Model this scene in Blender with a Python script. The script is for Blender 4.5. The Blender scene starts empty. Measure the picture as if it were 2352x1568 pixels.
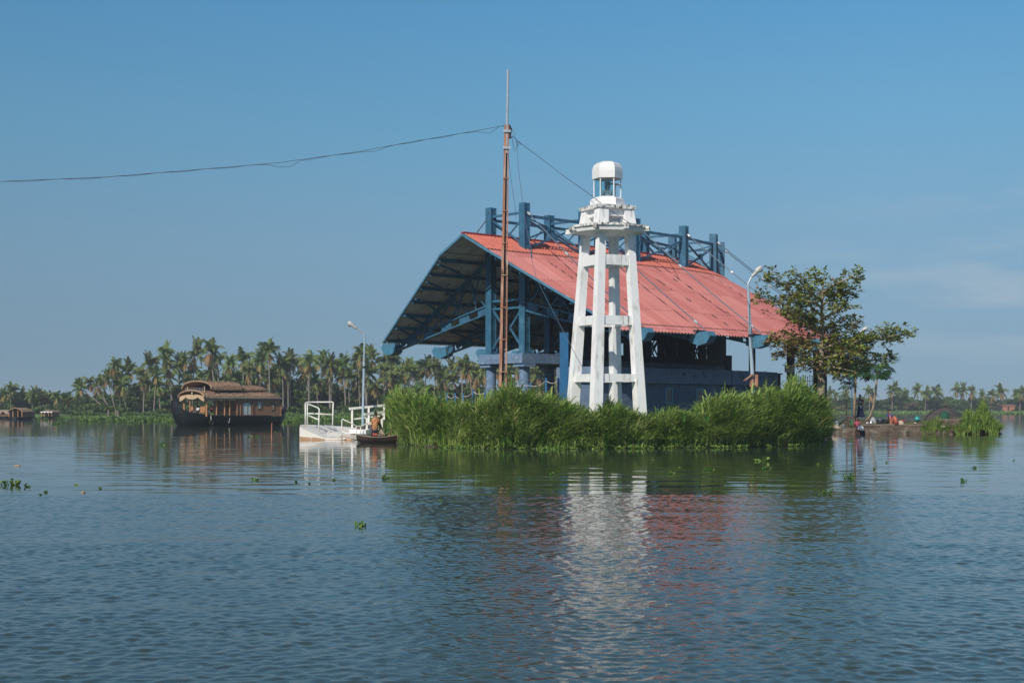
import bpy, math, random
import numpy as np
from mathutils import Vector, Matrix
R = math.radians
random.seed(7)
rng = np.random.default_rng(11)
SC = bpy.context.scene
COL = SC.collection

# ---------------------------------------------------------------- camera
# picture units: 2352 wide; horizon row 936; focal length 3300 units
F = 3300.0; CX = 1176.0; HY = 936.0; H0 = 2.0
cam_d = bpy.data.cameras.new('camera')
cam_d.sensor_width = 36.0
cam_d.lens = 36.0 * F / 2352.0
cam_d.shift_y = (HY - 784.0) / 2352.0
cam_d.clip_start = 0.5; cam_d.clip_end = 20000
cam = bpy.data.objects.new('camera', cam_d); COL.objects.link(cam)
cam.location = (0, 0, H0); cam.rotation_euler = (R(90), 0, 0)
SC.camera = cam

# ---------------------------------------------------------------- light
SUN_EL = 38.0
SX, SY = -0.48, -0.877
world = bpy.data.worlds.new("World"); SC.world = world
world.use_nodes = True
nt = world.node_tree; nt.nodes.clear()
sky = nt.nodes.new('ShaderNodeTexSky'); sky.sky_type = 'NISHITA'; sky.sun_disc = False
sky.sun_elevation = R(SUN_EL); sky.sun_rotation = math.atan2(SX, SY)
sky.altitude = 0; sky.air_density = 1.15; sky.dust_density = 0.6; sky.ozone_density = 2.2
bg = nt.nodes.new('ShaderNodeBackground'); bg.inputs[1].default_value = 0.075
wo = nt.nodes.new('ShaderNodeOutputWorld')
tc = nt.nodes.new('ShaderNodeTexCoord')
# thin wisps of cloud, low in the sky towards the right
mp = nt.nodes.new('ShaderNodeMapping'); mp.inputs['Scale'].default_value = (7, 7, 34)
nz = nt.nodes.new('ShaderNodeTexNoise'); nz.inputs['Scale'].default_value = 1.6; nz.inputs['Detail'].default_value = 6
rp = nt.nodes.new('ShaderNodeMapRange'); rp.inputs[1].default_value = 0.47; rp.inputs[2].default_value = 0.72
rp.inputs[4].default_value = 0.27
sep = nt.nodes.new('ShaderNodeSeparateXYZ')
mx = nt.nodes.new('ShaderNodeMapRange'); mx.inputs[1].default_value = 0.10; mx.inputs[2].default_value = 0.36
mz = nt.nodes.new('ShaderNodeMapRange'); mz.inputs[1].default_value = 0.17; mz.inputs[2].default_value = 0.10
mz0 = nt.nodes.new('ShaderNodeMapRange'); mz0.inputs[1].default_value = 0.01; mz0.inputs[2].default_value = 0.05
m1 = nt.nodes.new('ShaderNodeMath'); m1.operation = 'MULTIPLY'
m2 = nt.nodes.new('ShaderNodeMath'); m2.operation = 'MULTIPLY'
m3 = nt.nodes.new('ShaderNodeMath'); m3.operation = 'MULTIPLY'
mixc = nt.nodes.new('ShaderNodeMixRGB'); mixc.inputs[2].default_value = (8.4, 8.3, 8.4, 1)
L = nt.links.new
L(tc.outputs['Generated'], mp.inputs[0]); L(mp.outputs[0], nz.inputs['Vector']); L(nz.outputs[0], rp.inputs[0])
L(tc.outputs['Generated'], sep.inputs[0]); L(sep.outputs[0], mx.inputs[0]); L(sep.outputs[2], mz.inputs[0]); L(sep.outputs[2], mz0.inputs[0])
# low sky: pale grey-blue air at the horizon turning to clear blue; the sky texture takes over higher up
BGS = 0.075
cr = nt.nodes.new('ShaderNodeValToRGB'); zr = nt.nodes.new('ShaderNodeMapRange'); zr.inputs[1].default_value = 0.0; zr.inputs[2].default_value = 0.30
L(sep.outputs[2], zr.inputs[0]); L(zr.outputs[0], cr.inputs[0])
def lin(r, g, b_): return tuple(((v / 255 + .055) / 1.055) ** 2.4 for v in (r, g, b_))
stops = [(0.0, (127, 156, 174)), (0.12, (127, 158, 180)), (0.35, (123, 161, 188)), (0.62, (106, 159, 194)), (0.9, (88, 148, 193)), (1.0, (81, 142, 189))]
while len(cr.color_ramp.elements) < len(stops): cr.color_ramp.elements.new(.5)
for e_, (p_, c3) in zip(cr.color_ramp.elements, stops): e_.position = p_; e_.color = (*lin(*c3), 1)
xr = nt.nodes.new('ShaderNodeMapRange'); xr.inputs[1].default_value = -0.36; xr.inputs[2].default_value = 0.25; xr.inputs[3].default_value = .89 / BGS; xr.inputs[4].default_value = 1.13 / BGS
L(sep.outputs[0], xr.inputs[0])
scm = nt.nodes.new('ShaderNodeVectorMath'); scm.operation = 'SCALE'; L(cr.outputs[0], scm.inputs[0]); L(xr.outputs[0], scm.inputs['Scale'])
low = nt.nodes.new('ShaderNodeMapRange'); low.inputs[1].default_value = .55; low.inputs[2].default_value = .26
L(sep.outputs[2], low.inputs[0])
lowmix = nt.nodes.new('ShaderNodeMixRGB'); L(low.outputs[0], lowmix.inputs[0]); L(sky.outputs[0], lowmix.inputs[1]); L(scm.outputs[0], lowmix.inputs[2])
L(rp.outputs[0], m1.inputs[0]); L(mx.outputs[0], m1.inputs[1]); L(m1.outputs[0], m2.inputs[0]); L(mz.outputs[0], m2.inputs[1])
L(m2.outputs[0], m3.inputs[0]); L(mz0.outputs[0], m3.inputs[1])
L(m3.outputs[0], mixc.inputs[0]); L(lowmix.outputs[0], mixc.inputs[1]); L(mixc.outputs[0], bg.inputs[0]); L(bg.outputs[0], wo.inputs[0])

sun_d = bpy.data.lights.new('sun', 'SUN'); sun_d.energy = 4.0; sun_d.angle = R(0.5); sun_d.color = (1.0, 0.93, 0.82)
sun = bpy.data.objects.new('sun', sun_d); COL.objects.link(sun)
c_ = math.cos(R(SUN_EL))
sd = Vector((SX * c_, SY * c_, math.sin(R(SUN_EL)))).normalized()
sun.rotation_euler = sd.to_track_quat('Z', 'Y').to_euler()
SC.view_settings.view_transform = 'Standard'; SC.view_settings.look = 'None'
SC.view_settings.exposure = 0.0; SC.view_settings.gamma = 1.0

# ---------------------------------------------------------------- helpers
def P(x, y, Y):
    return Vector(((x - CX) / F * Y, Y, H0 + (HY - y) / F * Y))
def PX(x, Y): return (x - CX) / F * Y
def PZ(y, Y): return H0 + (HY - y) / F * Y
def WL(x, y):                       # point on the water surface
    return P(x, y, H0 * F / (y - HY))
def crop(ox, oy, s):
    def f(zx, zy, Y=None):
        x = (ox + zx / s) * .6125; y = (oy + zy / s) * .6125
        return (x, y) if Y is None else P(x, y, Y)
    return f

def tag(o, label=None, cat=None, group=None, kind=None):
    if label: o['label'] = label
    if cat: o['category'] = cat
    if group: o['group'] = group
    if kind: o['kind'] = kind
    return o
def thing(name, label, cat, loc=(0, 0, 0), rz=0, group=None):
    o = bpy.data.objects.new(name, None); COL.objects.link(o)
    o.empty_display_size = .3
    o.location = loc; o.rotation_euler = (0, 0, rz)
    return tag(o, label, cat, group)
def wloc(o):
    v = Vector((0, 0, 0))
    while o is not None:
        v += o.location; o = o.parent
    return v
def copy_tree(o, parent=None):
    c = o.copy(); COL.objects.link(c); c.parent = parent
    for ch in list(o.children): copy_tree(ch, c)
    return c

class MB:
    def __init__(s):
        s.v = []; s.f = []; s.m = []; s.uv = []; s.k = 0
    def add(s, vs, fs, uvs=None):
        n = len(s.v)
        s.v += [tuple(v) for v in vs]
        for q in fs:
            s.f.append(tuple(i + n for i in q)); s.m.append(s.k)
        if uvs is not None:
            for q in fs: s.uv += [uvs[i] for i in q]
        return s
    def hexa(s, b, t):
        """b, t: four bottom and four top points, counter-clockwise"""
        return s.add(list(b) + list(t), [(3, 2, 1, 0), (4, 5, 6, 7), (0, 1, 5, 4), (1, 2, 6, 5), (2, 3, 7, 6), (3, 0, 4, 7)])
    def box(s, c, size, rz=0, ax=None):
        c = Vector(c); hx, hy, hz = size[0] / 2, size[1] / 2, size[2] / 2
        ex = Vector((math.cos(rz), math.sin(rz), 0)); ey = Vector((-math.sin(rz), math.cos(rz), 0)); ez = Vector((0, 0, 1))
        if ax: ex, ey, ez = ax
        q = [(-1, -1), (1, -1), (1, 1), (-1, 1)]
        return s.hexa([c + ex * hx * a + ey * hy * b - ez * hz for a, b in q], [c + ex * hx * a + ey * hy * b + ez * hz for a, b in q])
    def beam(s, p0, p1, w, h, up=(0, 0, 1), w1=None, h1=None):
        p0 = Vector(p0); p1 = Vector(p1); d = (p1 - p0).normalized(); up = Vector(up)
        if abs(d.dot(up)) > .98: up = Vector((0, 1, 0))
        sx = d.cross(up).normalized(); uz = sx.cross(d).normalized()
        w1 = w if w1 is None else w1; h1 = h if h1 is None else h1
        q = [(-1, -1), (1, -1), (1, 1), (-1, 1)]
        b = [p0 + sx * w / 2 * a + uz * h / 2 * c for a, c in q]
        t = [p1 + sx * w1 / 2 * a + uz * h1 / 2 * c for a, c in q]
        return s.hexa(b, t)
    def tube(s, pts, r, n=8, caps=True):
        pts = [Vector(p) for p in pts]; m = len(pts)
        rs = r if isinstance(r, (list, tuple)) else [r] * m
        vs = []; ref = Vector((0, 0, 1))
        d0 = (pts[1] - pts[0]).normalized()
        if abs(d0.dot(ref)) > .9: ref = Vector((1, 0, 0))
        for i in range(m):
            d = (pts[min(i + 1, m - 1)] - pts[max(i - 1, 0)]).normalized()
            a = d.cross(ref)
            if a.length < 1e-3: a = d.orthogonal()
            a.normalize(); b = d.cross(a).normalized()
            for k in range(n):
                t = 2 * math.pi * k / n
                vs.append(pts[i] + (a * math.cos(t) + b * math.sin(t)) * rs[i])
        fs = []
        for i in range(m - 1):
            for k in range(n):
                k2 = (k + 1) % n
                fs.append((i * n + k, i * n + k2, (i + 1) * n + k2, (i + 1) * n + k))
        if caps: fs += [tuple(reversed(range(n))), tuple((m - 1) * n + k for k in range(n))]
        return s.add(vs, fs)
    def lathe(s, prof, o=(0, 0, 0), n=12, sx=1, sy=1, rot=0):
        """prof: (radius, z) from bottom to top"""
        o = Vector(o); vs = []
        for r, z in prof:
            for k in range(n):
                t = 2 * math.pi * k / n + rot
                vs.append(o + Vector((r * math.cos(t) * sx, r * math.sin(t) * sy, z)))
        fs = []; m = len(prof)
        for i in range(m - 1):
            for k in range(n):
                k2 = (k + 1) % n
                fs.append((i * n + k, i * n + k2, (i + 1) * n + k2, (i + 1) * n + k))
        if prof[0][0] > 1e-4: fs.append(tuple(reversed(range(n))))
        if prof[-1][0] > 1e-4: fs.append(tuple((m - 1) * n + k for k in range(n)))
        return s.add(vs, fs)
    def rings(s, rs, n=12, caps=True):
        """rs: (centre, rx, ry) rings stacked; ellipse axes x, y"""
        vs = []
        for c, rx, ry in rs:
            c = Vector(c)
            for k in range(n):
                t = 2 * math.pi * k / n
                vs.append(c + Vector((rx * math.cos(t), ry * math.sin(t), 0)))
        m = len(rs)
        fs = [(i * n + k, i * n + (k + 1) % n, (i + 1) * n + (k + 1) % n, (i + 1) * n + k) for i in range(m - 1) for k in range(n)]
        if caps: fs += [tuple(reversed(range(n))), tuple((m - 1) * n + k for k in range(n))]
        return s.add(vs, fs)
    def prism(s, poly, ex, ey, ez, o, th):
        """poly in (ex, ey), thickness th along ez, centred"""
        o = Vector(o); ex = Vector(ex); ey = Vector(ey); ez = Vector(ez); n = len(poly)
        a = [o + ex * x + ey * y - ez * th / 2 for x, y in poly]; b = [o + ex * x + ey * y + ez * th / 2 for x, y in poly]
        fs = [tuple(reversed(range(n))), tuple(range(n, 2 * n))] + [(i, (i + 1) % n, n + (i + 1) % n, n + i) for i in range(n)]
        return s.add(a + b, fs)
    def loft(s, secs, closed=False, caps=False):
        n = len(secs[0]); vs = [p for c in secs for p in c]; fs = []
        e = n if closed else n - 1
        for i in range(len(secs) - 1):
            for k in range(e):
                k2 = (k + 1) % n
                fs.append((i * n + k, i * n + k2, (i + 1) * n + k2, (i + 1) * n + k))
        if caps: fs += [tuple(reversed(range(n))), tuple((len(secs) - 1) * n + k for k in range(n))]
        return s.add(vs, fs)
    def ball(s, c, r, n=10, m=7, sc=(1, 1, 1)):
        pr = [(max(1e-5, math.sin(math.pi * i / m)) * r, -math.cos(math.pi * i / m) * r * sc[2]) for i in range(m + 1)]
        return s.lathe(pr, c, n, sc[0], sc[1])
    def build(s, name, mats, parent=None, smooth=False, local=False):
        me = bpy.data.meshes.new(name)
        vs = s.v
        if parent is not None and not local:
            w = wloc(parent); vs = [(a - w.x, b - w.y, c - w.z) for a, b, c in vs]
        me.from_pydata(vs, [], s.f)
        if not isinstance(mats, (list, tuple)): mats = [mats]
        for m in mats: me.materials.append(m)
        if len(mats) > 1: me.polygons.foreach_set('material_index', s.m)
        if s.uv:
            ul = me.uv_layers.new(name='UVMap')
            ul.data.foreach_set('uv', [c for p in s.uv for c in p])
        if smooth: me.polygons.foreach_set('use_smooth', [True] * len(me.polygons))
        me.update()
        o = bpy.data.objects.new(name, me); COL.objects.link(o)
        if parent is not None: o.parent = parent
        return o

def fast_mesh(name, V, Q, mats, mi=None, parent=None, uv=None):
    """V (n,3) float, Q (m,4) int quads"""
    me = bpy.data.meshes.new(name)
    me.vertices.add(len(V)); me.vertices.foreach_set('co', np.asarray(V, dtype=np.float32).ravel())
    k = Q.shape[1]
    me.loops.add(Q.size); me.loops.foreach_set('vertex_index', Q.astype(np.int32).ravel())
    me.polygons.add(len(Q)); me.polygons.foreach_set('loop_start', np.arange(0, Q.size, k, dtype=np.int32))
    for m in (mats if isinstance(mats, (list, tuple)) else [mats]): me.materials.append(m)
    if mi is not None: me.polygons.foreach_set('material_index', np.asarray(mi, dtype=np.int32))
    me.update(calc_edges=True); me.validate()
    o = bpy.data.objects.new(name, me); COL.objects.link(o)
    if parent is not None: o.parent = parent
    return o

# ---------------------------------------------------------------- materials
def newmat(name):
    m = bpy.data.materials.new(name); m.use_nodes = True
    nt = m.node_tree; b = nt.nodes['Principled BSDF']
    return m, nt, b
def srgb(h):
    h = h.lstrip('#'); c = [int(h[i:i + 2], 16) / 255 for i in (0, 2, 4)]
    return tuple(x / 12.92 if x <= .04045 else ((x + .055) / 1.055) ** 2.4 for x in c)
def noise_node(nt, scale, detail=4, vec=None, sc=None, coord='Object'):
    t = nt.nodes.new('ShaderNodeTexCoord'); n = nt.nodes.new('ShaderNodeTexNoise')
    n.inputs['Scale'].default_value = scale; n.inputs['Detail'].default_value = detail
    mp = nt.nodes.new('ShaderNodeMapping'); mp.inputs['Scale'].default_value = sc or (1, 1, 1)
    nt.links.new(t.outputs[coord], mp.inputs[0]); nt.links.new(mp.outputs[0], n.inputs['Vector'])
    return n
def ramp(nt, src, a, b, lo=0., hi=1.):
    r = nt.nodes.new('ShaderNodeMapRange'); r.inputs[1].default_value = a; r.inputs[2].default_value = b
    r.inputs[3].default_value = lo; r.inputs[4].default_value = hi
    nt.links.new(src, r.inputs[0]); return r.outputs[0]
def mixrgb(nt, fac, a, b, blend='MIX'):
    m = nt.nodes.new('ShaderNodeMixRGB'); m.blend_type = blend
    for i, v in ((0, fac), (1, a), (2, b)):
        if isinstance(v, (int, float)): m.inputs[i].default_value = v
        elif isinstance(v, tuple): m.inputs[i].default_value = (*v[:3], 1)
        else: nt.links.new(v, m.inputs[i])
    return m.outputs[0]
def mat(name, col, rough=.7, var=.18, scale=3., metal=0., bump=0., bscale=20., sc=None, spots=None, coord='Object', spec=None):
    """plain procedural surface: two-scale noise variation, optional (colour, low, high, scale) stain spots, bump"""
    m, nt, b = newmat(name)
    n = noise_node(nt, scale, 5, sc=sc, coord=coord)
    lo = tuple(c * (1 - var) for c in col); hi = tuple(min(1, c * (1 + var)) for c in col)
    c = mixrgb(nt, ramp(nt, n.outputs[0], .3, .7), lo, hi)
    for sp in (spots or []):
        n2 = noise_node(nt, sp[3], 6, sc=sp[4] if len(sp) > 4 else None, coord=coord)
        c = mixrgb(nt, ramp(nt, n2.outputs[0], sp[1], sp[2]), c, sp[0])
    nt.links.new(c, b.inputs['Base Color'])
    b.inputs['Roughness'].default_value = rough; b.inputs['Metallic'].default_value = metal
    if spec is not None: b.inputs['Specular IOR Level'].default_value = spec
    if bump:
        nb = noise_node(nt, bscale, 5, sc=sc, coord=coord); bn = nt.nodes.new('ShaderNodeBump')
        bn.inputs['Strength'].default_value = .7; bn.inputs['Distance'].default_value = bump
        nt.links.new(nb.outputs[0], bn.inputs['Height']); nt.links.new(bn.outputs[0], b.inputs['Normal'])
    return m
def leafmat(name, cols, rough=.55, trans=.25, scale=1.2, rand=True, spots=None):
    """foliage: colour varies over the crown and from plant to plant; part of the light passes through"""
    m, nt, b = newmat(name)
    n = noise_node(nt, scale, 4)
    c = mixrgb(nt, ramp(nt, n.outputs[0], .34, .66), cols[0], cols[1])
    if len(cols) > 2:
        n2 = noise_node(nt, scale * 3.1, 3)
        c = mixrgb(nt, ramp(nt, n2.outputs[0], .5, .72), c, cols[2])
    if rand:
        oi = nt.nodes.new('ShaderNodeObjectInfo'); hs = nt.nodes.new('ShaderNodeHueSaturation')
        nt.links.new(ramp(nt, oi.outputs['Random'], 0, 1, .475, .515), hs.inputs['Hue'])
        nt.links.new(ramp(nt, oi.outputs['Random'], 0, 1, .75, 1.2), hs.inputs['Value'])
        nt.links.new(c, hs.inputs['Color']); c = hs.outputs[0]
    nt.links.new(c, b.inputs['Base Color']); b.inputs['Roughness'].default_value = rough
    b.inputs['Specular IOR Level'].default_value = .3
    if trans:
        tr = nt.nodes.new('ShaderNodeBsdfTranslucent'); ms = nt.nodes.new('ShaderNodeMixShader')
        nt.links.new(c, tr.inputs[0]); ms.inputs[0].default_value = trans
        out = nt.nodes['Material Output']
        nt.links.new(b.outputs[0], ms.inputs[1]); nt.links.new(tr.outputs[0], ms.inputs[2]); nt.links.new(ms.outputs[0], out.inputs[0])
    return m

M = {}
grime = (.07, .068, .06)
M['steel'] = mat('blue painted steel', (.035, .125, .215), .45, .22, 2.2, spots=[((.10, .05, .03), .66, .72, 5.), ((.08, .19, .27), .6, .75, 1.1)])
M['steel_fin'] = mat('light blue painted steel', (.06, .19, .30), .45, .2, 3, spots=[((.16, .08, .05), .64, .7, 4.)])
M['concrete_blue'] = mat('blue washed concrete', (.13, .21, .33), .85, .2, 3, bump=.01, spots=[((.26, .32, .42), .55, .68, 5.), ((.06, .07, .09), .66, .74, 2.5)])
M['wall_blue'] = mat('dark blue wall', (.10, .155, .24), .8, .18, 1.2, spots=[((.03, .045, .07), .6, .72, 3.)])
M['balcony_blue'] = mat('grey blue render', (.15, .215, .32), .85, .15, 1.5, spots=[((.05, .07, .10), .6, .7, 2.)])
M['panel_blue'] = mat('bright blue paint', (.03, .15, .33), .5, .15, 2)
M['window_blue'] = mat('turquoise window paint', (.10, .33, .47), .5, .1, 5)
M['glass_dark'] = mat('dark glass', (.012, .02, .03), .08, .1, 3)
M['white'] = mat('whitewashed concrete', (.86, .865, .87), .8, .03, 1.4, bump=.006, bscale=12,
                 spots=[((.30, .29, .27), .61, .73, 6.5, (1, 1, .14)), ((.50, .50, .46), .60, .72, 2.6, (1, 1, .3)), ((.66, .65, .62), .58, .74, 1.6, (1, 1, .5))])
M['white_stained'] = mat('streaked whitewash', (.82, .82, .82), .85, .05, 2, bump=.008, bscale=10,
                 spots=[((.45, .44, .42), .58, .70, 5.0, (1, 1, .25)), (grime, .66, .72, 8.0, (1, 1, .4))])
M['white_dirty'] = mat('mouldy whitewash', (.74, .74, .73), .9, .1, 2, bump=.01, bscale=9,
                 spots=[((.34, .33, .31), .50, .62, 4.2), (grime, .55, .62, 7.5, (1, 1, .6))])
M['white_plastic'] = mat('white fibreglass', (.80, .80, .79), .35, .04, 2, spots=[((.55, .54, .52), .62, .8, 2.2, (1, 1, .3))])
M['white_paint'] = mat('white enamel paint', (.80, .79, .74), .4, .06, 3, spots=[((.45, .28, .16), .68, .75, 6.)])
M['rust'] = mat('rusted steel', (.34, .15, .09), .8, .35, 2.5, bump=.008, sc=(1, 1, .3),
                spots=[((.52, .33, .25), .50, .66, 4., (1, 1, .15)), ((.09, .035, .02), .60, .70, 6., (1, 1, .3))])
M['galv'] = mat('galvanised pole', (.42, .46, .50), .4, .15, 4, metal=.3, spots=[((.2, .13, .1), .66, .75, 7.)])
M['galv_blue'] = mat('pale blue pole paint', (.33, .44, .54), .45, .12, 3)
M['cable'] = mat('cable', (.03, .04, .055), .6, .2, 3)
M['cable_blue'] = mat('blue grey stay cable', (.07, .12, .18), .5, .2, 3)
M['rope'] = mat('white rope', (.55, .53, .48), .9, .15, 10)
M['lamp_glass'] = mat('lamp glass', (.30, .33, .34), .12, .1, 6, spec=.8)
M['lamp_head'] = mat('lamp housing', (.55, .55, .52), .45, .15, 8, spots=[((.15, .12, .09), .58, .7, 6.)])
M['bark'] = mat('bark', (.17, .13, .095), .9, .3, 4, bump=.02, sc=(1, 1, .4))
M['bark_palm'] = mat('palm bark', (.26, .235, .20), .9, .25, 3, bump=.02, sc=(1, 1, 3))
M['bark_pale'] = mat('pale bark', (.30, .24, .17), .9, .25, 4, bump=.01)
M['earth'] = mat('damp earth', (.075, .055, .035), .95, .35, 1.5, bump=.05, bscale=4, spots=[((.06, .09, .025), .5, .62, .8), ((.14, .11, .08), .62, .7, 3.)])
M['turf'] = mat('bank turf', (.06, .11, .025), .95, .35, 1.1, bump=.08, bscale=3)
M['stone'] = mat('old stone masonry', (.115, .085, .065), .9, .35, 1.8, bump=.05, bscale=6, spots=[((.22, .19, .16), .55, .68, 2.6), ((.04, .045, .02), .58, .68, 1.7)])
M['coping'] = mat('worn cement coping', (.24, .20, .16), .9, .25, 3, bump=.02)
M['skin'] = mat('brown skin', (.16, .075, .045), .55, .12, 6)
M['hair'] = mat('black hair', (.008, .007, .007), .5, .2, 20)
M['eye'] = mat('eye', (.02, .015, .012), .2, .1, 10)
def leafq(n): return M[n]
M['frond'] = leafmat('palm fronds', [(.08, .14, .035), (.17, .23, .06), (.28, .27, .08)], scale=.9)
M['frond_dry'] = leafmat('dry palm fronds', [(.30, .19, .07), (.40, .27, .11), (.20, .16, .06)], scale=1.5)
M['leaf_dark'] = leafmat('dark green leaves', [(.035, .075, .020), (.085, .135, .038), (.14, .18, .05)], scale=.5)
M['leaf_mid'] = leafmat('mid green leaves', [(.05, .115, .025), (.115, .20, .045), (.19, .26, .06)], scale=.6)
M['leaf_brown'] = leafmat('brownish leaves', [(.12, .115, .05), (.20, .17, .09), (.10, .14, .045)], scale=.6)
M['grass'] = leafmat('reed grass', [(.18, .31, .055), (.29, .42, .09), (.42, .50, .16)], scale=1.5, trans=.45, rand=False)
M['grass_dark'] = leafmat('reed grass in bunches', [(.11, .22, .03), (.17, .30, .05)], scale=1.5, trans=.3, rand=False)
M['grass_light'] = leafmat('young reed grass', [(.34, .46, .11), (.46, .54, .19)], scale=1.5, trans=.45, rand=False)
M['grass_dry'] = leafmat('dry grass', [(.30, .27, .12), (.22, .24, .09)], scale=2, rand=False)
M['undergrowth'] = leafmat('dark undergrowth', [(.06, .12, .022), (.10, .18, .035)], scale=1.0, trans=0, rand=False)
M['hyacinth'] = leafmat('water hyacinth leaves', [(.09, .19, .03), (.17, .27, .05), (.32, .38, .10)], scale=2.2, trans=.2, rand=False)
M['floating'] = leafmat('floating weeds', [(.05, .11, .02), (.10, .19, .035), (.2, .28, .05)], scale=.4, trans=.1, rand=False)
M['taro'] = leafmat('taro leaf', [(.03, .12, .02), (.09, .22, .05)], scale=2, trans=.25)
M['almond'] = leafmat('almond tree leaves', [(.13, .19, .04), (.26, .32, .06), (.44, .46, .09)], scale=1.1, trans=.3, rand=False)
M['almond_red'] = leafmat('reddish old leaves', [(.21, .12, .06), (.30, .15, .08), (.22, .22, .07)], scale=1.5, trans=.25, rand=False)
M['papaya'] = leafmat('papaya leaves', [(.018, .06, .018), (.035, .095, .025)], scale=1, trans=.2, rand=False)
M['thatch'] = mat('thatch', (.33, .205, .135), .95, .3, 5, bump=.04, bscale=14, sc=(.35, 1, 1), spots=[((.12, .075, .05), .55, .7, 3.), ((.36, .25, .17), .62, .75, 6.)])
M['canvas'] = mat('tan canvas', (.52, .38, .24), .9, .15, 4, bump=.02, bscale=5)
M['hull_black'] = mat('tarred hull', (.008, .010, .016), .45, .3, 2)
M['wood'] = mat('varnished wood', (.22, .10, .045), .6, .3, 3, sc=(1, 1, .4))
M['wood_orange'] = mat('orange wood post', (.42, .20, .08), .55, .2, 3)  # lighter orange-brown wood for posts, chairs and deck edge
M['bamboo'] = mat('woven bamboo wall', (.30, .16, .09), .8, .25, 9, bump=.01, bscale=30, sc=(.6, .6, 3))
M['curtain'] = mat('white curtain', (.55, .62, .60), .8, .12, 6, sc=(6, 6, .5))
M['grey_trim'] = mat('grey trim', (.33, .33, .33), .6, .15, 5)
M['tyre'] = mat('old tyre', (.03, .03, .03), .85, .3, 8)
M['alu'] = mat('aluminium pot', (.62, .63, .64), .28, .1, 8, metal=.9)
M['pot_dark'] = mat('sooty pot', (.05, .06, .065), .45, .3, 6, metal=.5)
M['turquoise'] = mat('turquoise plastic', (.03, .34, .33), .3, .12, 4)
M['sack'] = mat('pale sack', (.52, .42, .33), .9, .25, 5, bump=.02)
M['brick'] = mat('brick house wall', (.36, .15, .10), .85, .15, 2)
M['dark'] = mat('dark timber', (.02, .025, .03), .9, .3, 3)
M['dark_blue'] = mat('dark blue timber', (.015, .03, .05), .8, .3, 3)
def cloth(name, c, spots=None): 
    M[name] = mat(name, c, .85, .18, 5, bump=.01, spots=spots); return M[name]
cloth('orange plaid shirt', (.48, .20, .085), [((.20, .06, .03), .52, .56, 9.), ((.62, .42, .25), .58, .62, 14.)])
cloth('beige shirt', (.55, .42, .28)); cloth('grey trousers', (.075, .085, .10)); cloth('dark shorts', (.04, .045, .07))
cloth('red shorts', (.38, .09, .06)); cloth('maroon blouse', (.22, .03, .045)); cloth('dark blue sari', (.015, .025, .08), [((.25, .3, .4), .66, .72, 9.)])
cloth('lilac shawl', (.28, .30, .42), [((.6, .6, .65), .56, .6, 12.)])
cloth('blue blouse', (.03, .05, .28)); cloth('coral sari', (.48, .115, .09), [((.45, .3, .05), .62, .68, 7.)])
cloth('rose blouse', (.40, .07, .12)); cloth('navy skirt', (.015, .018, .04)); cloth('green cloth', (.015, .12, .05), [((.35, .08, .05), .66, .7, 9.)])
cloth('pale pink shirt', (.60, .45, .58)); cloth('red cloth', (.35, .03, .05)); cloth('white shirt', (.62, .62, .64))

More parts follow.
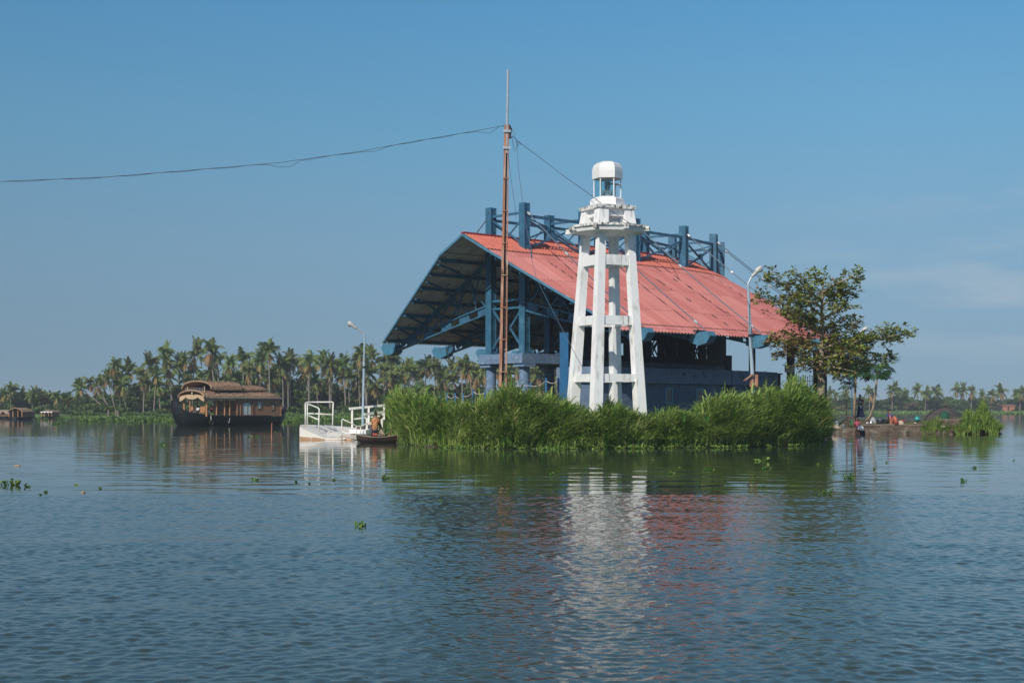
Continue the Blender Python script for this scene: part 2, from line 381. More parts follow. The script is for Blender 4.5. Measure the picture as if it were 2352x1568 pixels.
# red corrugated roof: UV u = metres along the building, v = metres down the slope
def roof_mat():
    m, nt, b = newmat('red corrugated sheet')
    uv = nt.nodes.new('ShaderNodeUVMap'); uv.uv_map = 'UVMap'
    def nz(scale, sc, det=5):
        n = nt.nodes.new('ShaderNodeTexNoise'); n.inputs['Scale'].default_value = scale; n.inputs['Detail'].default_value = det
        mp = nt.nodes.new('ShaderNodeMapping'); mp.inputs['Scale'].default_value = (sc[0], sc[1], 1)
        nt.links.new(uv.outputs[0], mp.inputs[0]); nt.links.new(mp.outputs[0], n.inputs['Vector']); return n.outputs[0]
    c = mixrgb(nt, ramp(nt, nz(.35, (1, .5)), .3, .7), (.46, .145, .128), (.57, .20, .178))
    c = mixrgb(nt, ramp(nt, nz(2.6, (1, .06)), .35, .7, 0, .45), c, (.40, .105, .10))      # sheet to sheet
    c = mixrgb(nt, ramp(nt, nz(.8, (1, .12)), .60, .70, 0, .5), c, (.42, .20, .19))      # bleached runs
    sp = nt.nodes.new('ShaderNodeSeparateXYZ'); nt.links.new(uv.outputs[0], sp.inputs[0])
    md = nt.nodes.new('ShaderNodeMath'); md.operation = 'PINGPONG'; md.inputs[1].default_value = 1.05
    wob = nt.nodes.new('ShaderNodeMath'); wob.operation = 'MULTIPLY_ADD'; wob.inputs[1].default_value = .25
    nt.links.new(nz(.5, (1, 1), 2), wob.inputs[0]); nt.links.new(sp.outputs[0], wob.inputs[2]); nt.links.new(wob.outputs[0], md.inputs[0])
    seam = ramp(nt, md.outputs[0], .05, .025)
    dash = ramp(nt, nz(1.5, (.4, 1), 2), .52, .58)
    mu = nt.nodes.new('ShaderNodeMath'); mu.operation = 'MULTIPLY'; nt.links.new(seam, mu.inputs[0]); nt.links.new(dash, mu.inputs[1])
    c = mixrgb(nt, mu.outputs[0], c, (.07, .035, .035))
    c = mixrgb(nt, ramp(nt, nz(5.5, (1, 1), 2), .74, .77), c, (.75, .62, .58))           # droppings
    mv = nt.nodes.new('ShaderNodeMath'); mv.operation = 'PINGPONG'; mv.inputs[1].default_value = 1.35; nt.links.new(sp.outputs[1], mv.inputs[0])
    lap = ramp(nt, mv.outputs[0], .05, .02, 0, .55); c = mixrgb(nt, lap, c, (.20, .07, .065))          # sheet laps across the slope
    c = mixrgb(nt, ramp(nt, nz(1.1, (1, .25), 6), .64, .74, 0, .6), c, (.30, .13, .11))        # dull weathered runs
    def flo(src, d):
        x = nt.nodes.new('ShaderNodeMath'); x.operation = 'DIVIDE'; x.inputs[1].default_value = d; nt.links.new(src, x.inputs[0])
        y = nt.nodes.new('ShaderNodeMath'); y.operation = 'FLOOR'; nt.links.new(x.outputs[0], y.inputs[0]); return y.outputs[0]
    cx_ = nt.nodes.new('ShaderNodeCombineXYZ'); nt.links.new(flo(wob.outputs[0], 1.05), cx_.inputs[0]); nt.links.new(flo(sp.outputs[1], 2.7), cx_.inputs[1])
    wn = nt.nodes.new('ShaderNodeTexWhiteNoise'); nt.links.new(cx_.outputs[0], wn.inputs['Vector'])
    hsv = nt.nodes.new('ShaderNodeHueSaturation'); nt.links.new(c, hsv.inputs['Color'])
    nt.links.new(ramp(nt, wn.outputs['Value'], 0, 1, .86, 1.10), hsv.inputs['Value']); nt.links.new(ramp(nt, wn.outputs['Value'], 0, 1, 1.02, .90), hsv.inputs['Saturation']); c = hsv.outputs[0]
    nt.links.new(c, b.inputs['Base Color']); b.inputs['Roughness'].default_value = .62
    return m
M['roof'] = roof_mat()
M['roof_cap'] = mat('red ridge sheet', (.52, .145, .105), .6, .12, 2, spots=[((.40, .12, .10), .6, .7, 3.)])
M['roof_under'] = mat('bare sheet underside', (.42, .44, .42), .8, .2, 1.4, spots=[((.42, .42, .38), .66, .72, 5., (1, 1, .3)), ((.12, .12, .10), .6, .7, 1.6)])
# ---------------------------------------------------------------- water, ground
def water():
    """one sheet: finely meshed real ripples where the viewer is near, coarser further out, flat beyond"""
    m, nt, b = newmat('backwater')
    g = nt.nodes.new('ShaderNodeNewGeometry')
    sp = nt.nodes.new('ShaderNodeSeparateXYZ'); nt.links.new(g.outputs['Position'], sp.inputs[0])
    def nz(scale, sc, det=3, rot=0, dist=0.):
        n = nt.nodes.new('ShaderNodeTexNoise'); n.inputs['Scale'].default_value = scale; n.inputs['Detail'].default_value = det
        n.inputs['Distortion'].default_value = dist
        mp = nt.nodes.new('ShaderNodeMapping'); mp.inputs['Scale'].default_value = sc; mp.inputs['Rotation'].default_value = (0, 0, rot)
        nt.links.new(g.outputs['Position'], mp.inputs[0]); nt.links.new(mp.outputs[0], n.inputs['Vector']); return n.outputs[0]
    bn = nt.nodes.new('ShaderNodeBump'); bn.inputs['Strength'].default_value = 1.0; bn.inputs['Distance'].default_value = .004
    nt.links.new(nz(9, (1, .8, 1), 3), bn.inputs['Height'])
    nearf = ramp(nt, sp.outputs[1], 38, 22); nt.links.new(nearf, bn.inputs['Strength'])
    nt.links.new(bn.outputs[0], b.inputs['Normal'])
    c = mixrgb(nt, ramp(nt, nz(.03, (1, 1, 1), 2), .35, .65), (.030, .046, .036), (.042, .056, .036))
    nt.links.new(c, b.inputs['Base Color'])
    nt.links.new(ramp(nt, sp.outputs[1], 42, 14, .05, .095), b.inputs['Roughness']); b.inputs['IOR'].default_value = 1.333
    r = np.random.default_rng(42)
    def waves(n, l0, l1, slope, spread):
        lam = np.exp(r.uniform(math.log(l0), math.log(l1), n)); k = 2 * math.pi / lam; th = r.normal(R(80), R(spread), n)
        return lam, k * np.cos(th), k * np.sin(th), slope * math.sqrt(2 / n) / k, r.uniform(0, 6.283, n)
    sets = [waves(110, .075, .30, 1, 75), waves(40, .5, 2.9, 1, 28)]
    blobs = (r.uniform(-1, 1, (14, 2)) * .11, r.uniform(0, 6.283, 14))
    def field(X, Y):
        s = sum(np.sin(X * a_ * .55 + Y * b_ + p) for (a_, b_), p in zip(blobs[0], blobs[1])); return s / 3.7
    def height(X, Y, c):
        f = field(X, Y)
        ruf = np.clip((42 + 4 * f - Y) / 10, 0, 1); ruf = ruf * ruf * (3 - 2 * ruf)
        a_r = .018 + .125 * ruf * (1 + .25 * f); a_r = a_r * np.clip((70 - Y) / 25, 0, 1)
        a_s = .014 + .002 * ruf + .004 * f; a_s = np.clip(a_s, .003, 1) * np.clip((230 - Y) / 120, 0.0, 1)
        Z = np.zeros_like(X)
        for (lam, kx, ky, am, ph), A in zip(sets, (a_r, a_s)):
            S_ = np.zeros_like(X)
            for i in range(len(lam)):
                if lam[i] < 2.5 * c: continue
                s = np.sin(kx[i] * X + ky[i] * Y + ph[i]); S_ += am[i] * (s + .22 * s * s)
            Z += A * S_
        return Z
    strips = [(5.0, 13.5, .031), (13.5, 21.0, .042), (21.0, 33.0, .062), (33.0, 49.0, .11), (49.0, 100.0, .30), (100.0, 232.0, .8)]
    V = []; Q = []; base = 0; prev = None
    for si, (y0, y1, c) in enumerate(strips):
        hw = .50 * y1 + 3; nx = int(2 * hw / c); ny = int((y1 - y0) / c)
        xs = np.linspace(-hw, hw, nx + 1); ys = np.linspace(y0, y1, ny + 1); X, Y = np.meshgrid(xs, ys)
        Z = height(X, Y, c)
        fade = np.clip((hw - np.abs(X)) / 1.5, 0, 1); Z *= fade
        if prev is not None: Z[0] = np.interp(xs, prev[0], prev[1], left=0, right=0)
        if si + 1 < len(strips):
            cn = strips[si + 1][2]; hwn = .50 * strips[si + 1][1] + 3; nxn = int(2 * hwn / cn); xn = np.linspace(-hwn, hwn, nxn + 1)
            zn = height(xn, np.full_like(xn, y1), cn); zn = zn * (np.abs(xn) < hw - .2); Z[-1] = np.interp(xs, xn, zn); prev = (xn, zn)
            prev = (xs, Z[-1])
        else: Z[-1] = 0
        V.append(np.stack([X.ravel(), Y.ravel(), Z.ravel()], 1))
        I = np.arange((nx + 1) * (ny + 1)).reshape(ny + 1, nx + 1) + base
        Q.append(np.stack([I[:-1, :-1].ravel(), I[:-1, 1:].ravel(), I[1:, 1:].ravel(), I[1:, :-1].ravel()], 1)); base += (nx + 1) * (ny + 1)
        # flat water left and right of the strip
        for sg in (-1, 1):
            q = [(sg * hw, y0, 0), (sg * 9000, y0, 0), (sg * 9000, y1, 0), (sg * hw, y1, 0)]
            if sg < 0: q = q[::-1]
            V.append(np.array(q, float)); Q.append(np.arange(4)[None, :] + base); base += 4
    for q in ([(-9000, 232, 0), (9000, 232, 0), (9000, 9000, 0), (-9000, 9000, 0)], [(-9000, -200, 0), (9000, -200, 0), (9000, 5, 0), (-9000, 5, 0)]):
        V.append(np.array(q, float)); Q.append(np.arange(4)[None, :] + base); base += 4
    o = fast_mesh('water', np.concatenate(V), np.concatenate(Q), m)
    o.data.polygons.foreach_set('use_smooth', [True] * len(o.data.polygons))
    return tag(o, kind='structure')
water()

def ground_patch(name, outline, z, mat_, skirt=1.2, wob=.15, back=None, inner=2.2):
    """an islet: outline at the water's edge, rising to z a little way in; last ring filled"""
    n = len(outline); cx = sum(p[0] for p in outline) / n; cy = sum(p[1] for p in outline) / n
    mb = MB(); vs = []
    for k, (fr, zz) in enumerate(((0, -.6), (.0, .05), (1, z * .85), (2, z))):
        for x, y in outline:
            d = math.hypot(cx - x, cy - y); t = fr * inner / 2 / d
            vs.append((x + (cx - x) * t, y + (cy - y) * t, zz + (random.uniform(-wob, wob) if k > 1 else 0)))
    vs.append((cx, cy, z))
    fs = [(k * n + i, k * n + (i + 1) % n, (k + 1) * n + (i + 1) % n, (k + 1) * n + i) for k in range(3) for i in range(n)]
    fs += [(3 * n + i, 3 * n + (i + 1) % n, 4 * n) for i in range(n)]
    mb.add(vs, fs); o = mb.build(name, mat_); tag(o, kind='structure'); return o
def densify(pl, step):
    out = []
    for a, b in zip(pl, pl[1:] + pl[:1]):
        d = math.dist(a, b); n = max(1, int(d / step))
        for i in range(n):
            t = i / n; out.append((a[0] + (b[0] - a[0]) * t + random.uniform(-.12, .12) * (i > 0), a[1] + (b[1] - a[1]) * t + random.uniform(-.12, .12) * (i > 0)))
    return out
# island waterline in picture units (x, y) -> world
front_px = [(893, 1006), (905, 1014), (925, 1019.5), (960, 1024), (1050, 1029), (1155, 1030.5), (1300, 1030.5), (1500, 1029), (1700, 1027), (1850, 1024), (1884, 1022), (1897, 1014)]
FRONT = [(WL(x, y).x, WL(x, y).y) for x, y in front_px]
island_outline = FRONT + [(21.5, 98), (24.2, 110), (33, 126), (29, 143), (5, 146), (-10, 132), (-9.5, 104)]
ground_patch('island_ground', densify(island_outline, 1.5), .62, M['earth'])

# ---------------------------------------------------------------- pavilion
ND = [(-.27, 86.07), (3.376, 89.5), (6.8, 93.05), (10.24, 96.7), (12.7, 100.85), (13.86, 105.6)]
TA = [42.5, 44, 47.5, 55, 66.5, 79]
def frame(w):
    if w <= 0:
        t = R(TA[0]); a = Vector((math.cos(t), math.sin(t), 0)); return Vector((*ND[0], 0)) + a * w * 5, a
    if w >= 5:
        t = R(TA[5]); a = Vector((math.cos(t), math.sin(t), 0)); return Vector((*ND[5], 0)) + a * (w - 5) * 5, a
    i = min(int(w), 4); u = w - i
    p0 = Vector((*ND[i], 0)); p1 = Vector((*ND[i + 1], 0)); L_ = (p1 - p0).length
    m0 = Vector((math.cos(R(TA[i])), math.sin(R(TA[i])), 0)) * L_; m1 = Vector((math.cos(R(TA[i + 1])), math.sin(R(TA[i + 1])), 0)) * L_
    p = p0 * (2 * u ** 3 - 3 * u * u + 1) + m0 * (u ** 3 - 2 * u * u + u) + p1 * (-2 * u ** 3 + 3 * u * u) + m1 * (u ** 3 - u * u)
    tt = R(TA[i] + (TA[i + 1] - TA[i]) * u)
    return p, Vector((math.cos(tt), math.sin(tt), 0))
def S(w, s, z):
    """point at node parameter w, s metres towards the camera side, height z"""
    p, a = frame(w); n = Vector((a.y, -a.x, 0)); q = p + n * s; q.z = z; return q
HW = 10.4
def rz_(s):
    s = abs(s)
    return 12.12 - .5 * s if s < 2 else 11.12 - (s - 2) * (11.12 - 6.32) / 8.4
def wst(s):
    s = abs(s); return -.70 if s <= 2 else -.70 + (s - 2) / 8.4 * .44
pav = thing('pavilion', 'large open pavilion with curved red corrugated roof on blue steel frames on the island', 'pavilion', (ND[0][0], ND[0][1], .6))

def sheet(name, s0, s1, rows, lift, w0=None, w1=5.32, mt=None, pitch=.27, amp=.04, parent=pav):
    mb = MB(); mt = mt or M['roof']
    total = (w1 + .7) * 5.02; nc = int(total / pitch * 4)
    ws = [-.7 + (w1 + .7) * i / nc for i in range(nc + 1)]
    def pt(w, s, k, dz):
        ws_ = wst(s) if w0 is None else w0
        cl = w < ws_; w = max(w, ws_)
        p = S(w, s, rz_(s) + lift + dz + amp * math.sin(k * math.pi / 2)); return p, cl
    for layer, dz in ((0, 0), (1, -.022)):
        vs = []; cls = []; uvs = []
        for r in range(rows + 1):
            s = s0 + (s1 - s0) * r / rows
            for i, w in enumerate(ws):
                p, cl = pt(w, s, i, dz); vs.append(p); cls.append(cl); uvs.append(((w + .7) * 5.02, abs(s)))
        fs = []
        nn = nc + 1
        for r in range(rows):
            for i in range(nc):
                a, b, c, d = r * nn + i, r * nn + i + 1, (r + 1) * nn + i + 1, (r + 1) * nn + i
                if cls[b] and cls[c]: continue
                q = (a, b, c, d)
                if (s1 > s0) == (s1 > 0): q = q[::-1]
                fs.append(q if layer == 0 else q[::-1])
        mb.k = layer; mb.add(vs, fs, uvs)
    return mb.build(name, [mt, M['roof_under']], parent)
for sg in (1, -1):
    sheet('roof_sheet', sg * 1.85, sg * 9.85, 10, 0)
    sheet('eave_sheet', sg * 9.6, sg * 10.5, 2, -.06)
    sheet('ridge_sheet', sg * .02, sg * 2.15, 3, .07, w0=-.70, w1=5.34, mt=M['roof_cap'])
mb = MB()
for i in range(60):
    w = -.71 + 6.07 * i / 60; w2 = -.71 + 6.07 * (i + 1) / 60
    mb.beam(S(w, 0, 12.2), S(w2, 0, 12.2), .34, .07)
mb.build('ridge_capping', M['red cloth'], pav)
# fascia on the open gable
for sg in (1, -1):
    mb = MB(); pr = [(0, -.71), (2, -.71)] + [(s, wst(s) - .01) for s in np.linspace(3, 10.45, 8)]
    for (sa, wa), (sb, wb) in zip(pr, pr[1:]):
        mb.beam(S(wa, sg * sa, rz_(sa) - .05), S(wb, sg * sb, rz_(sb) - .05), .05, .13)
    mb.build('fascia', M['steel_fin'], pav)
# purlins, rafters
for sg in (1, -1):
    for s in (2.3, 3.6, 4.9, 6.2, 7.5, 8.8, 10.1):
        mb = MB(); ws = np.linspace(wst(s) + .01, 5.15, 26)
        for a, b in zip(ws, ws[1:]): mb.beam(S(a, sg * s, rz_(s) - .17), S(b, sg * s, rz_(s) - .17), .10, .2)
        mb.build('purlin', M['steel'], pav)
    for i in range(6):
        mb = MB(); mb.beam(S(i, sg * .2, 11.7), S(i, sg * 2, rz_(2) - .38), .14, .2); mb.beam(S(i, sg * 2, rz_(2) - .38), S(i, sg * 10.2, rz_(10.2) - .38), .14, .22)
        mb.build('rafter', M['steel'], pav)
def armz(s): return 8.0 - (abs(s) - 1.5) * (8.0 - 5.72) / 10.3
# arms with openings, fins at their ends, web members
for i in range(6):
    for sg in (1, -1):
        end = 11.4 if sg > 0 else (11.9 if i == 0 else 12.3)
        sl = -(2.0) / 10.3
        p, a = frame(i)
        n = Vector((a.y, -a.x, 0)) * sg
        mb = MB()
        def Q(s, dz): return S(i, sg * s, armz(s) + dz)
        mb.beam(Q(1.7, .24), Q(end - .6, .24), .26, .09); mb.beam(Q(1.7, -.24), Q(end - .6, -.24), .26, .09)
        s = 1.7
        while s < end - .8:
            mb.beam(Q(s, 0), Q(min(s + .95, end - .7), 0), .1, .40); s += 1.75
        arm = mb.build('arm', M['steel'], pav)
        fb = MB(); zc = armz(end - .9)
        poly = [(end - 1.35, -.28), (end - .7, -.48), (end - .15, -.36), (end + .15, .05), (end - .1, .32), (end - 1.35, .22)]
        fb.prism(poly, n, Vector((0, 0, 1)), a, Vector((p.x, p.y, zc)), .62)
        fb.build('fin', M['steel_fin'], arm)
        # web
        hubs = []
        for s in (2.9, 4.5, 6.1, 7.7, 9.0):
            zt = rz_(s) - .38; zb = armz(s) + .28; zh = zb + (zt - zb) * .48; hubs.append((s, zh)); mb = MB()
            for ds in (-1.25, -.5, .5, 1.25):
                s2 = s + ds
                if 1.7 < s2 < 10: mb.beam(S(i, sg * s, zh), S(i, sg * s2, rz_(s2) - .42), .07, .07)
            for ds in (-.9, 0, .9):
                s2 = s + ds
                if 1.7 < s2 < 10: mb.beam(S(i, sg * s, zh), S(i, sg * s2, armz(s2) + .26), .07, .07)
            mb.build('truss_web', M['steel'], pav)
        # curved brackets reaching along the purlins
        for dw in ((-1,) if i == 0 else (-1, 1) if i < 3 else ()):
            for (s, zh) in hubs:
                mb = MB()
                wt = wst(s - .4) + .02 if i == 0 else i + dw * .45
                p0 = S(wt, sg * (s - .35), rz_(s - .35) - .28); p3 = S(i, sg * (s + .1), zh - .7 if zh - .7 > armz(s) else zh - .2); pm = S(i, sg * (s - .1), rz_(s) - .5)
                pts = [p0 * (1 - t) ** 2 + pm * 2 * t * (1 - t) + p3 * t * t for t in np.linspace(0, 1, 7)]
                for q0, q1 in zip(pts, pts[1:]): mb.beam(q0, q1, .09, .13)
                mb.build('curved_bracket', M['steel'], pav)
# posts, pillars and cables
PS = 1.49; TOP = 14.1
for i in range(6):
    for sg in (1, -1):
        p, a = frame(i); n = Vector((a.y, -a.x, 0)); c = S(i, sg * PS, 0)
        mb = MB(); zc = (5.2 + TOP) / 2; hh = TOP - 5.2
        mb.box((c.x, c.y, zc), (.30, .40, hh - .02), ax=(a, n, Vector((0, 0, 1))))
        for e in (-1, 1):
            q = c + a * e * .20; mb.box((q.x, q.y, zc), (.05, .5, hh), ax=(a, n, Vector((0, 0, 1))))
        for z in np.arange(5.8, TOP, .85):
            for e in (-1, 1):
                q = c + n * e * .21; mb.box((q.x, q.y, z), (.33, .05, .06), ax=(a, n, Vector((0, 0, 1))))
        post = mb.build('post', M['steel'], pav)
        mb = MB(); mb.box((c.x, c.y, 5.26), (.7, .7, .1), ax=(a, n, Vector((0, 0, 1)))); mb.build('base_plate', M['steel'], post)
        mb = MB(); mb.lathe([(.31, .3), (.31, 4.46)], (c.x, c.y, 0), 16); mb.build('pillar', M['concrete_blue'], pav, smooth=False)
        # stay cable from post head to fin
        e_ = 10.9 if sg > 0 else 11.4
        q0 = S(i, sg * (PS + .25), 13.55); q1 = S(i, sg * e_, 6.45)
        mb = MB(); k_ = [q0.lerp(q1, t) - Vector((0, 0, .18 * math.sin(math.pi * t))) for t in np.linspace(0, 1, 9)]
        mb.tube(k_, .033, 6); cb = mb.build('stay_cable', M['cable_blue'], pav)
        for t in (.015, .36, .93):
            mb = MB(); u = q0.lerp(q1, t) - Vector((0, 0, .18 * math.sin(math.pi * t))); d = (q1 - q0).normalized()
            mb.tube([u - d * .16, u - d * .06, u + d * .06, u + d * .16], [.045, .085, .085, .045], 8)
            mb.build('turnbuckle', M['galv'], cb)
        if sg > 0:
            mb = MB(); mb.box(S(i, 10.55, 6.36), (.9, .25, .1), ax=(a, n, Vector((0, 0, 1)))); mb.build('cable_slot_flashing', M['dark_blue'], pav)
# bracing
for i in range(5):
    for sg in (1, -1):
        mb = MB(); s = sg * PS
        A = lambda w, z: S(w, s, z)
        mb.beam(A(i, 13.35), A(i + 1, 13.35), .12, .16)
        zl = 11.35
        mb.beam(A(i, 13.2), A(i + 1, zl), .1, .1); mb.beam(A(i + .5, (13.2 + zl) / 2 + .0) , A(i + 1, 13.2), .1, .1); mb.beam(A(i, zl), A(i + .5, (13.2 + zl) / 2), .1, .1)
        p, a = frame(i + .5); n = Vector((a.y, -a.x, 0))
        mb.box(S(i + .5, s + .0, (13.2 + zl) / 2), (.42, .14, .42), ax=(a, n, Vector((0, 0, 1))))
        mb.build('cross_brace', M['steel'], pav)
    mb = MB(); mb.beam(S(i, PS, 13.3), S(i + 1, -PS, 13.3), .07, .07); mb.build('plan_brace', M['steel'], pav)
for i in range(6):
    mb = MB(); mb.beam(S(i, -PS, 13.55), S(i, PS, 13.55), .1, .14); mb.beam(S(i, -PS, 13.4), S(i, PS, 11.6), .07, .09); mb.beam(S(i, PS - .3, 13.1), S(i, -.3, 12.0), .06, .08)
    mb.build('top_strut', M['steel'], pav)
    mb = MB(); mb.beam(S(i, -PS - .3, 8.42), S(i, PS + .3, 8.42), .14, .14); mb.beam(S(i, -PS + .2, 7.95), S(i, PS - .2, 7.95), .12, .12)
    for e in (-1, 1):
        mb.beam(S(i, e * (PS - .2), 7.9), S(i, e * .25, 6.75), .09, .12); mb.beam(S(i, e * .25, 6.75), S(i, e * (PS - .2), 5.55), .09, .12)
    mb.build('portal_brace', M['steel'], pav)
# deck beam under the posts
def band(mb, w0, w1, s0, s1, z0, z1, n=12):
    for k in range(n):
        a, b = w0 + (w1 - w0) * k / n, w0 + (w1 - w0) * (k + 1) / n
        mb.hexa([S(a, s1, z0), S(b, s1, z0), S(b, s0, z0), S(a, s0, z0)], [S(a, s1, z1), S(b, s1, z1), S(b, s0, z1), S(a, s0, z1)])
mb = MB(); band(mb, -.12, 5.1, -1.95, 1.95, 4.62, 5.2); 
for i in range(6):
    for e in (-1, 1):
        band(mb, i - .1, i + .1, e * 1.49 - .45, e * 1.49 + .45, 4.42, 4.618, 1)
mb.build('deck_beam', M['concrete_blue'], pav)
# two-storey block below the near roof slope
blk0, blk1 = .22, 3.66
mb = MB(); band(mb, blk0, blk1, 3.3, 6.3, .6, 3.45); mb.build('lower_wall', M['wall_blue'], pav)
mb = MB(); band(mb, blk0 - .03, blk1 + .02, 3.2, 6.55, 3.452, 3.6); band(mb, blk0 - .03, blk1 + .02, 6.35, 6.55, 3.6, 4.36); band(mb, blk0 - .03, blk0 + .01, 3.2, 6.35, 3.6, 4.36, 1); mb.build('balcony', M['balcony_blue'], pav)
for (wx, open_) in ((1535, 0), (1606, 1)):
    # find the wall parameter seen at picture column wx
    best = min(np.linspace(blk0, blk1, 400), key=lambda w: abs(CX + F * S(w, 6.32, 0).x / S(w, 6.32, 0).y - wx))
    p, a = frame(best); n = Vector((a.y, -a.x, 0)); c = S(best, 6.32, 2.72); AX = (a, n, Vector((0, 0, 1)))
    mb = MB()
    W_, H_ = .62, .86
    for e in (-1, 1): mb.box(c + a * e * W_ / 2, (.09, .1, H_ + .09), ax=AX)
    for e in (-1, 1): mb.box(c + Vector((0, 0, e * H_ / 2)), (W_ - .09, .1, .09), ax=AX)
    wd = mb.build('window', M['window_blue'], pav)
    mb = MB(); mb.box(c, (W_ - .1, .03, H_ - .1), ax=AX); mb.build('pane', M['glass_dark'], wd)
# dark inner wall with lattice openings, seen beneath the near eave
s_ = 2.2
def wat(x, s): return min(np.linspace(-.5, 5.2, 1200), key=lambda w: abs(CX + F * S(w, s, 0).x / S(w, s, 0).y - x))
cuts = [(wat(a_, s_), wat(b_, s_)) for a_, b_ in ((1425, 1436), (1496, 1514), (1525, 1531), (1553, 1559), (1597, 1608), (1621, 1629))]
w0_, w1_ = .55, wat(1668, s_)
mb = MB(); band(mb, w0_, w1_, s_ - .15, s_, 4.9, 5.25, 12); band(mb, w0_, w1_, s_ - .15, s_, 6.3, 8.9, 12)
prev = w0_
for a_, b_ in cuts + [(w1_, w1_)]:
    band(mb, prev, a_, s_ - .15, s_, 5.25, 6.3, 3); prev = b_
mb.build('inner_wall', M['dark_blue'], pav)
for a_, b_ in cuts[1:]:
    mb = MB(); q = s_ - .07; m_ = (a_ + b_) / 2
    mb.beam(S(a_, q, 5.25), S(b_, q, 6.3), .07, .07); mb.beam(S(b_, q, 5.25), S(a_, q, 6.3), .07, .07)
    mb.beam(S(a_, q, 5.8), S(m_, q, 6.3), .07, .07); mb.beam(S(a_, q, 5.8), S(m_, q, 5.25), .07, .07)
    mb.build('lattice', M['steel'], pav)
# back gallery at the far side below the roof
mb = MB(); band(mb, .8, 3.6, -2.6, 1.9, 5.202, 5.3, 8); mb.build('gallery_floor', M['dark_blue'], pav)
# outer columns on the right
def column_px(x0, x1, Y, z1, nm='outer_column', mt='dark_blue'):
    c = PX((x0 + x1) / 2, Y); w = (x1 - x0) / F * Y
    mb = MB(); mb.box((c, Y, (z1 + .4) / 2), (w / 1.25, w / 1.6, z1 - .4), rz=R(25)); return mb.build(nm, M[mt], pav)
column_px(1664, 1681, 91, 5.3); column_px(1720, 1735, 93, 6.9); 
cbx = column_px(1807, 1825, 95, 6.6); column_px(1868, 1899, 97, 6.5)
mb = MB(); c = P(1812.5, 847, 94.4); mb.box(c, (.55, .16, .46), rz=R(8)); mb.box(c + Vector((0, -.09, .1)), (.3, .02, .02)); mb.build('meter_box', M['sack'], cbx)

KP = 1.18
Lp = pav.location.copy(); Cc = Vector((0, 0, H0)); pav.location = Cc + (Lp - Cc) * KP; pav.scale = (KP, KP, KP)

# things beneath the right end of the roof
def wall_px(name, label, cat, x0, x1, ytop, Y0, Y1, mt, th=.2, cap=True):
    a = Vector((PX(x0, Y0), Y0, .5)); b = Vector((PX(x1, Y1), Y1, .5)); z1 = PZ(ytop, (Y0 + Y1) / 2)
    t = thing(name, label, cat, (a + b) / 2)
    mb = MB(); mid = Vector((0, 0, (z1 - .5) / 2)); mb.beam(a + mid, b + mid, th, z1 - .5); mb.build('wall_body', mt, t)
    if cap:
        d = (b - a).normalized() * .15
        mb = MB(); up = Vector((0, 0, z1 - .5 + .052)); mb.beam(a + up - d, b + up + d, th + .18, .1); mb.build('wall_coping', mt, t)
    return t
wall_px('low_wall', 'dark low wall under the right end of the pavilion, left of the rusty box lamp post', 'wall', 1670, 1712, 871, 110, 111, M['dark_blue'])
sw = wall_px('slatted_barrier', 'dark timber barrier with a flat top rail behind the rusty box lamp post', 'barrier', 1711, 1791, 859.5, 113.5, 115.5, M['dark'])
mb = MB(); c = P(1768, 868, 114.2); mb.beam(c + Vector((-.5, 0, .45)), c + Vector((.35, 0, -.9)), .42, .05, up=(0, 1, 0)); mb.build('hanging_cloth', M['bark'], sw)
def picket():
    t = thing('picket_fence', 'pale blue grey metal picket fence behind the almond tree trunk', 'fence', P(1847, 936, 118.0) - Vector((0, 0, 1.4)))
    for k in range(9):
        x = 1829 + k * 5.2; Y = 118 + k * .12
        p = Vector((PX(x, Y), Y, .5)); z1 = PZ(863 + (k % 3) * 2, Y)
        mb = MB(); mb.box((p.x, p.y, (z1 + .5) / 2), (.05, .05, z1 - .5)); mb.ball((p.x, p.y, z1 + .04), .06, 8, 5); mb.build('picket', M['steel_fin'], t)
    mb = MB(); mb.beam(P(1827, 875, 118.06), P(1872, 875, 119.1), .05, .05); mb.build('fence_rail', M['steel_fin'], t)
picket()
t = thing('blue_pillar', 'tall flat bright blue pillar just left of the white light tower', 'pillar', (PX(1297, 79), 79, .6))
mb = MB(); z1 = PZ(763, 79); mb.box((PX(1295.5, 79), 79, (z1 + .6) / 2), (.40, .34, z1 - .6), rz=R(14)); o = mb.build('pillar_shaft', [M['panel_blue']], t)
mb = MB(); mb.box((PX(1295.5, 79), 79, z1 + .02), (.44, .38, .04), rz=R(14)); mb.build('pillar_cap', M['dark_blue'], t)

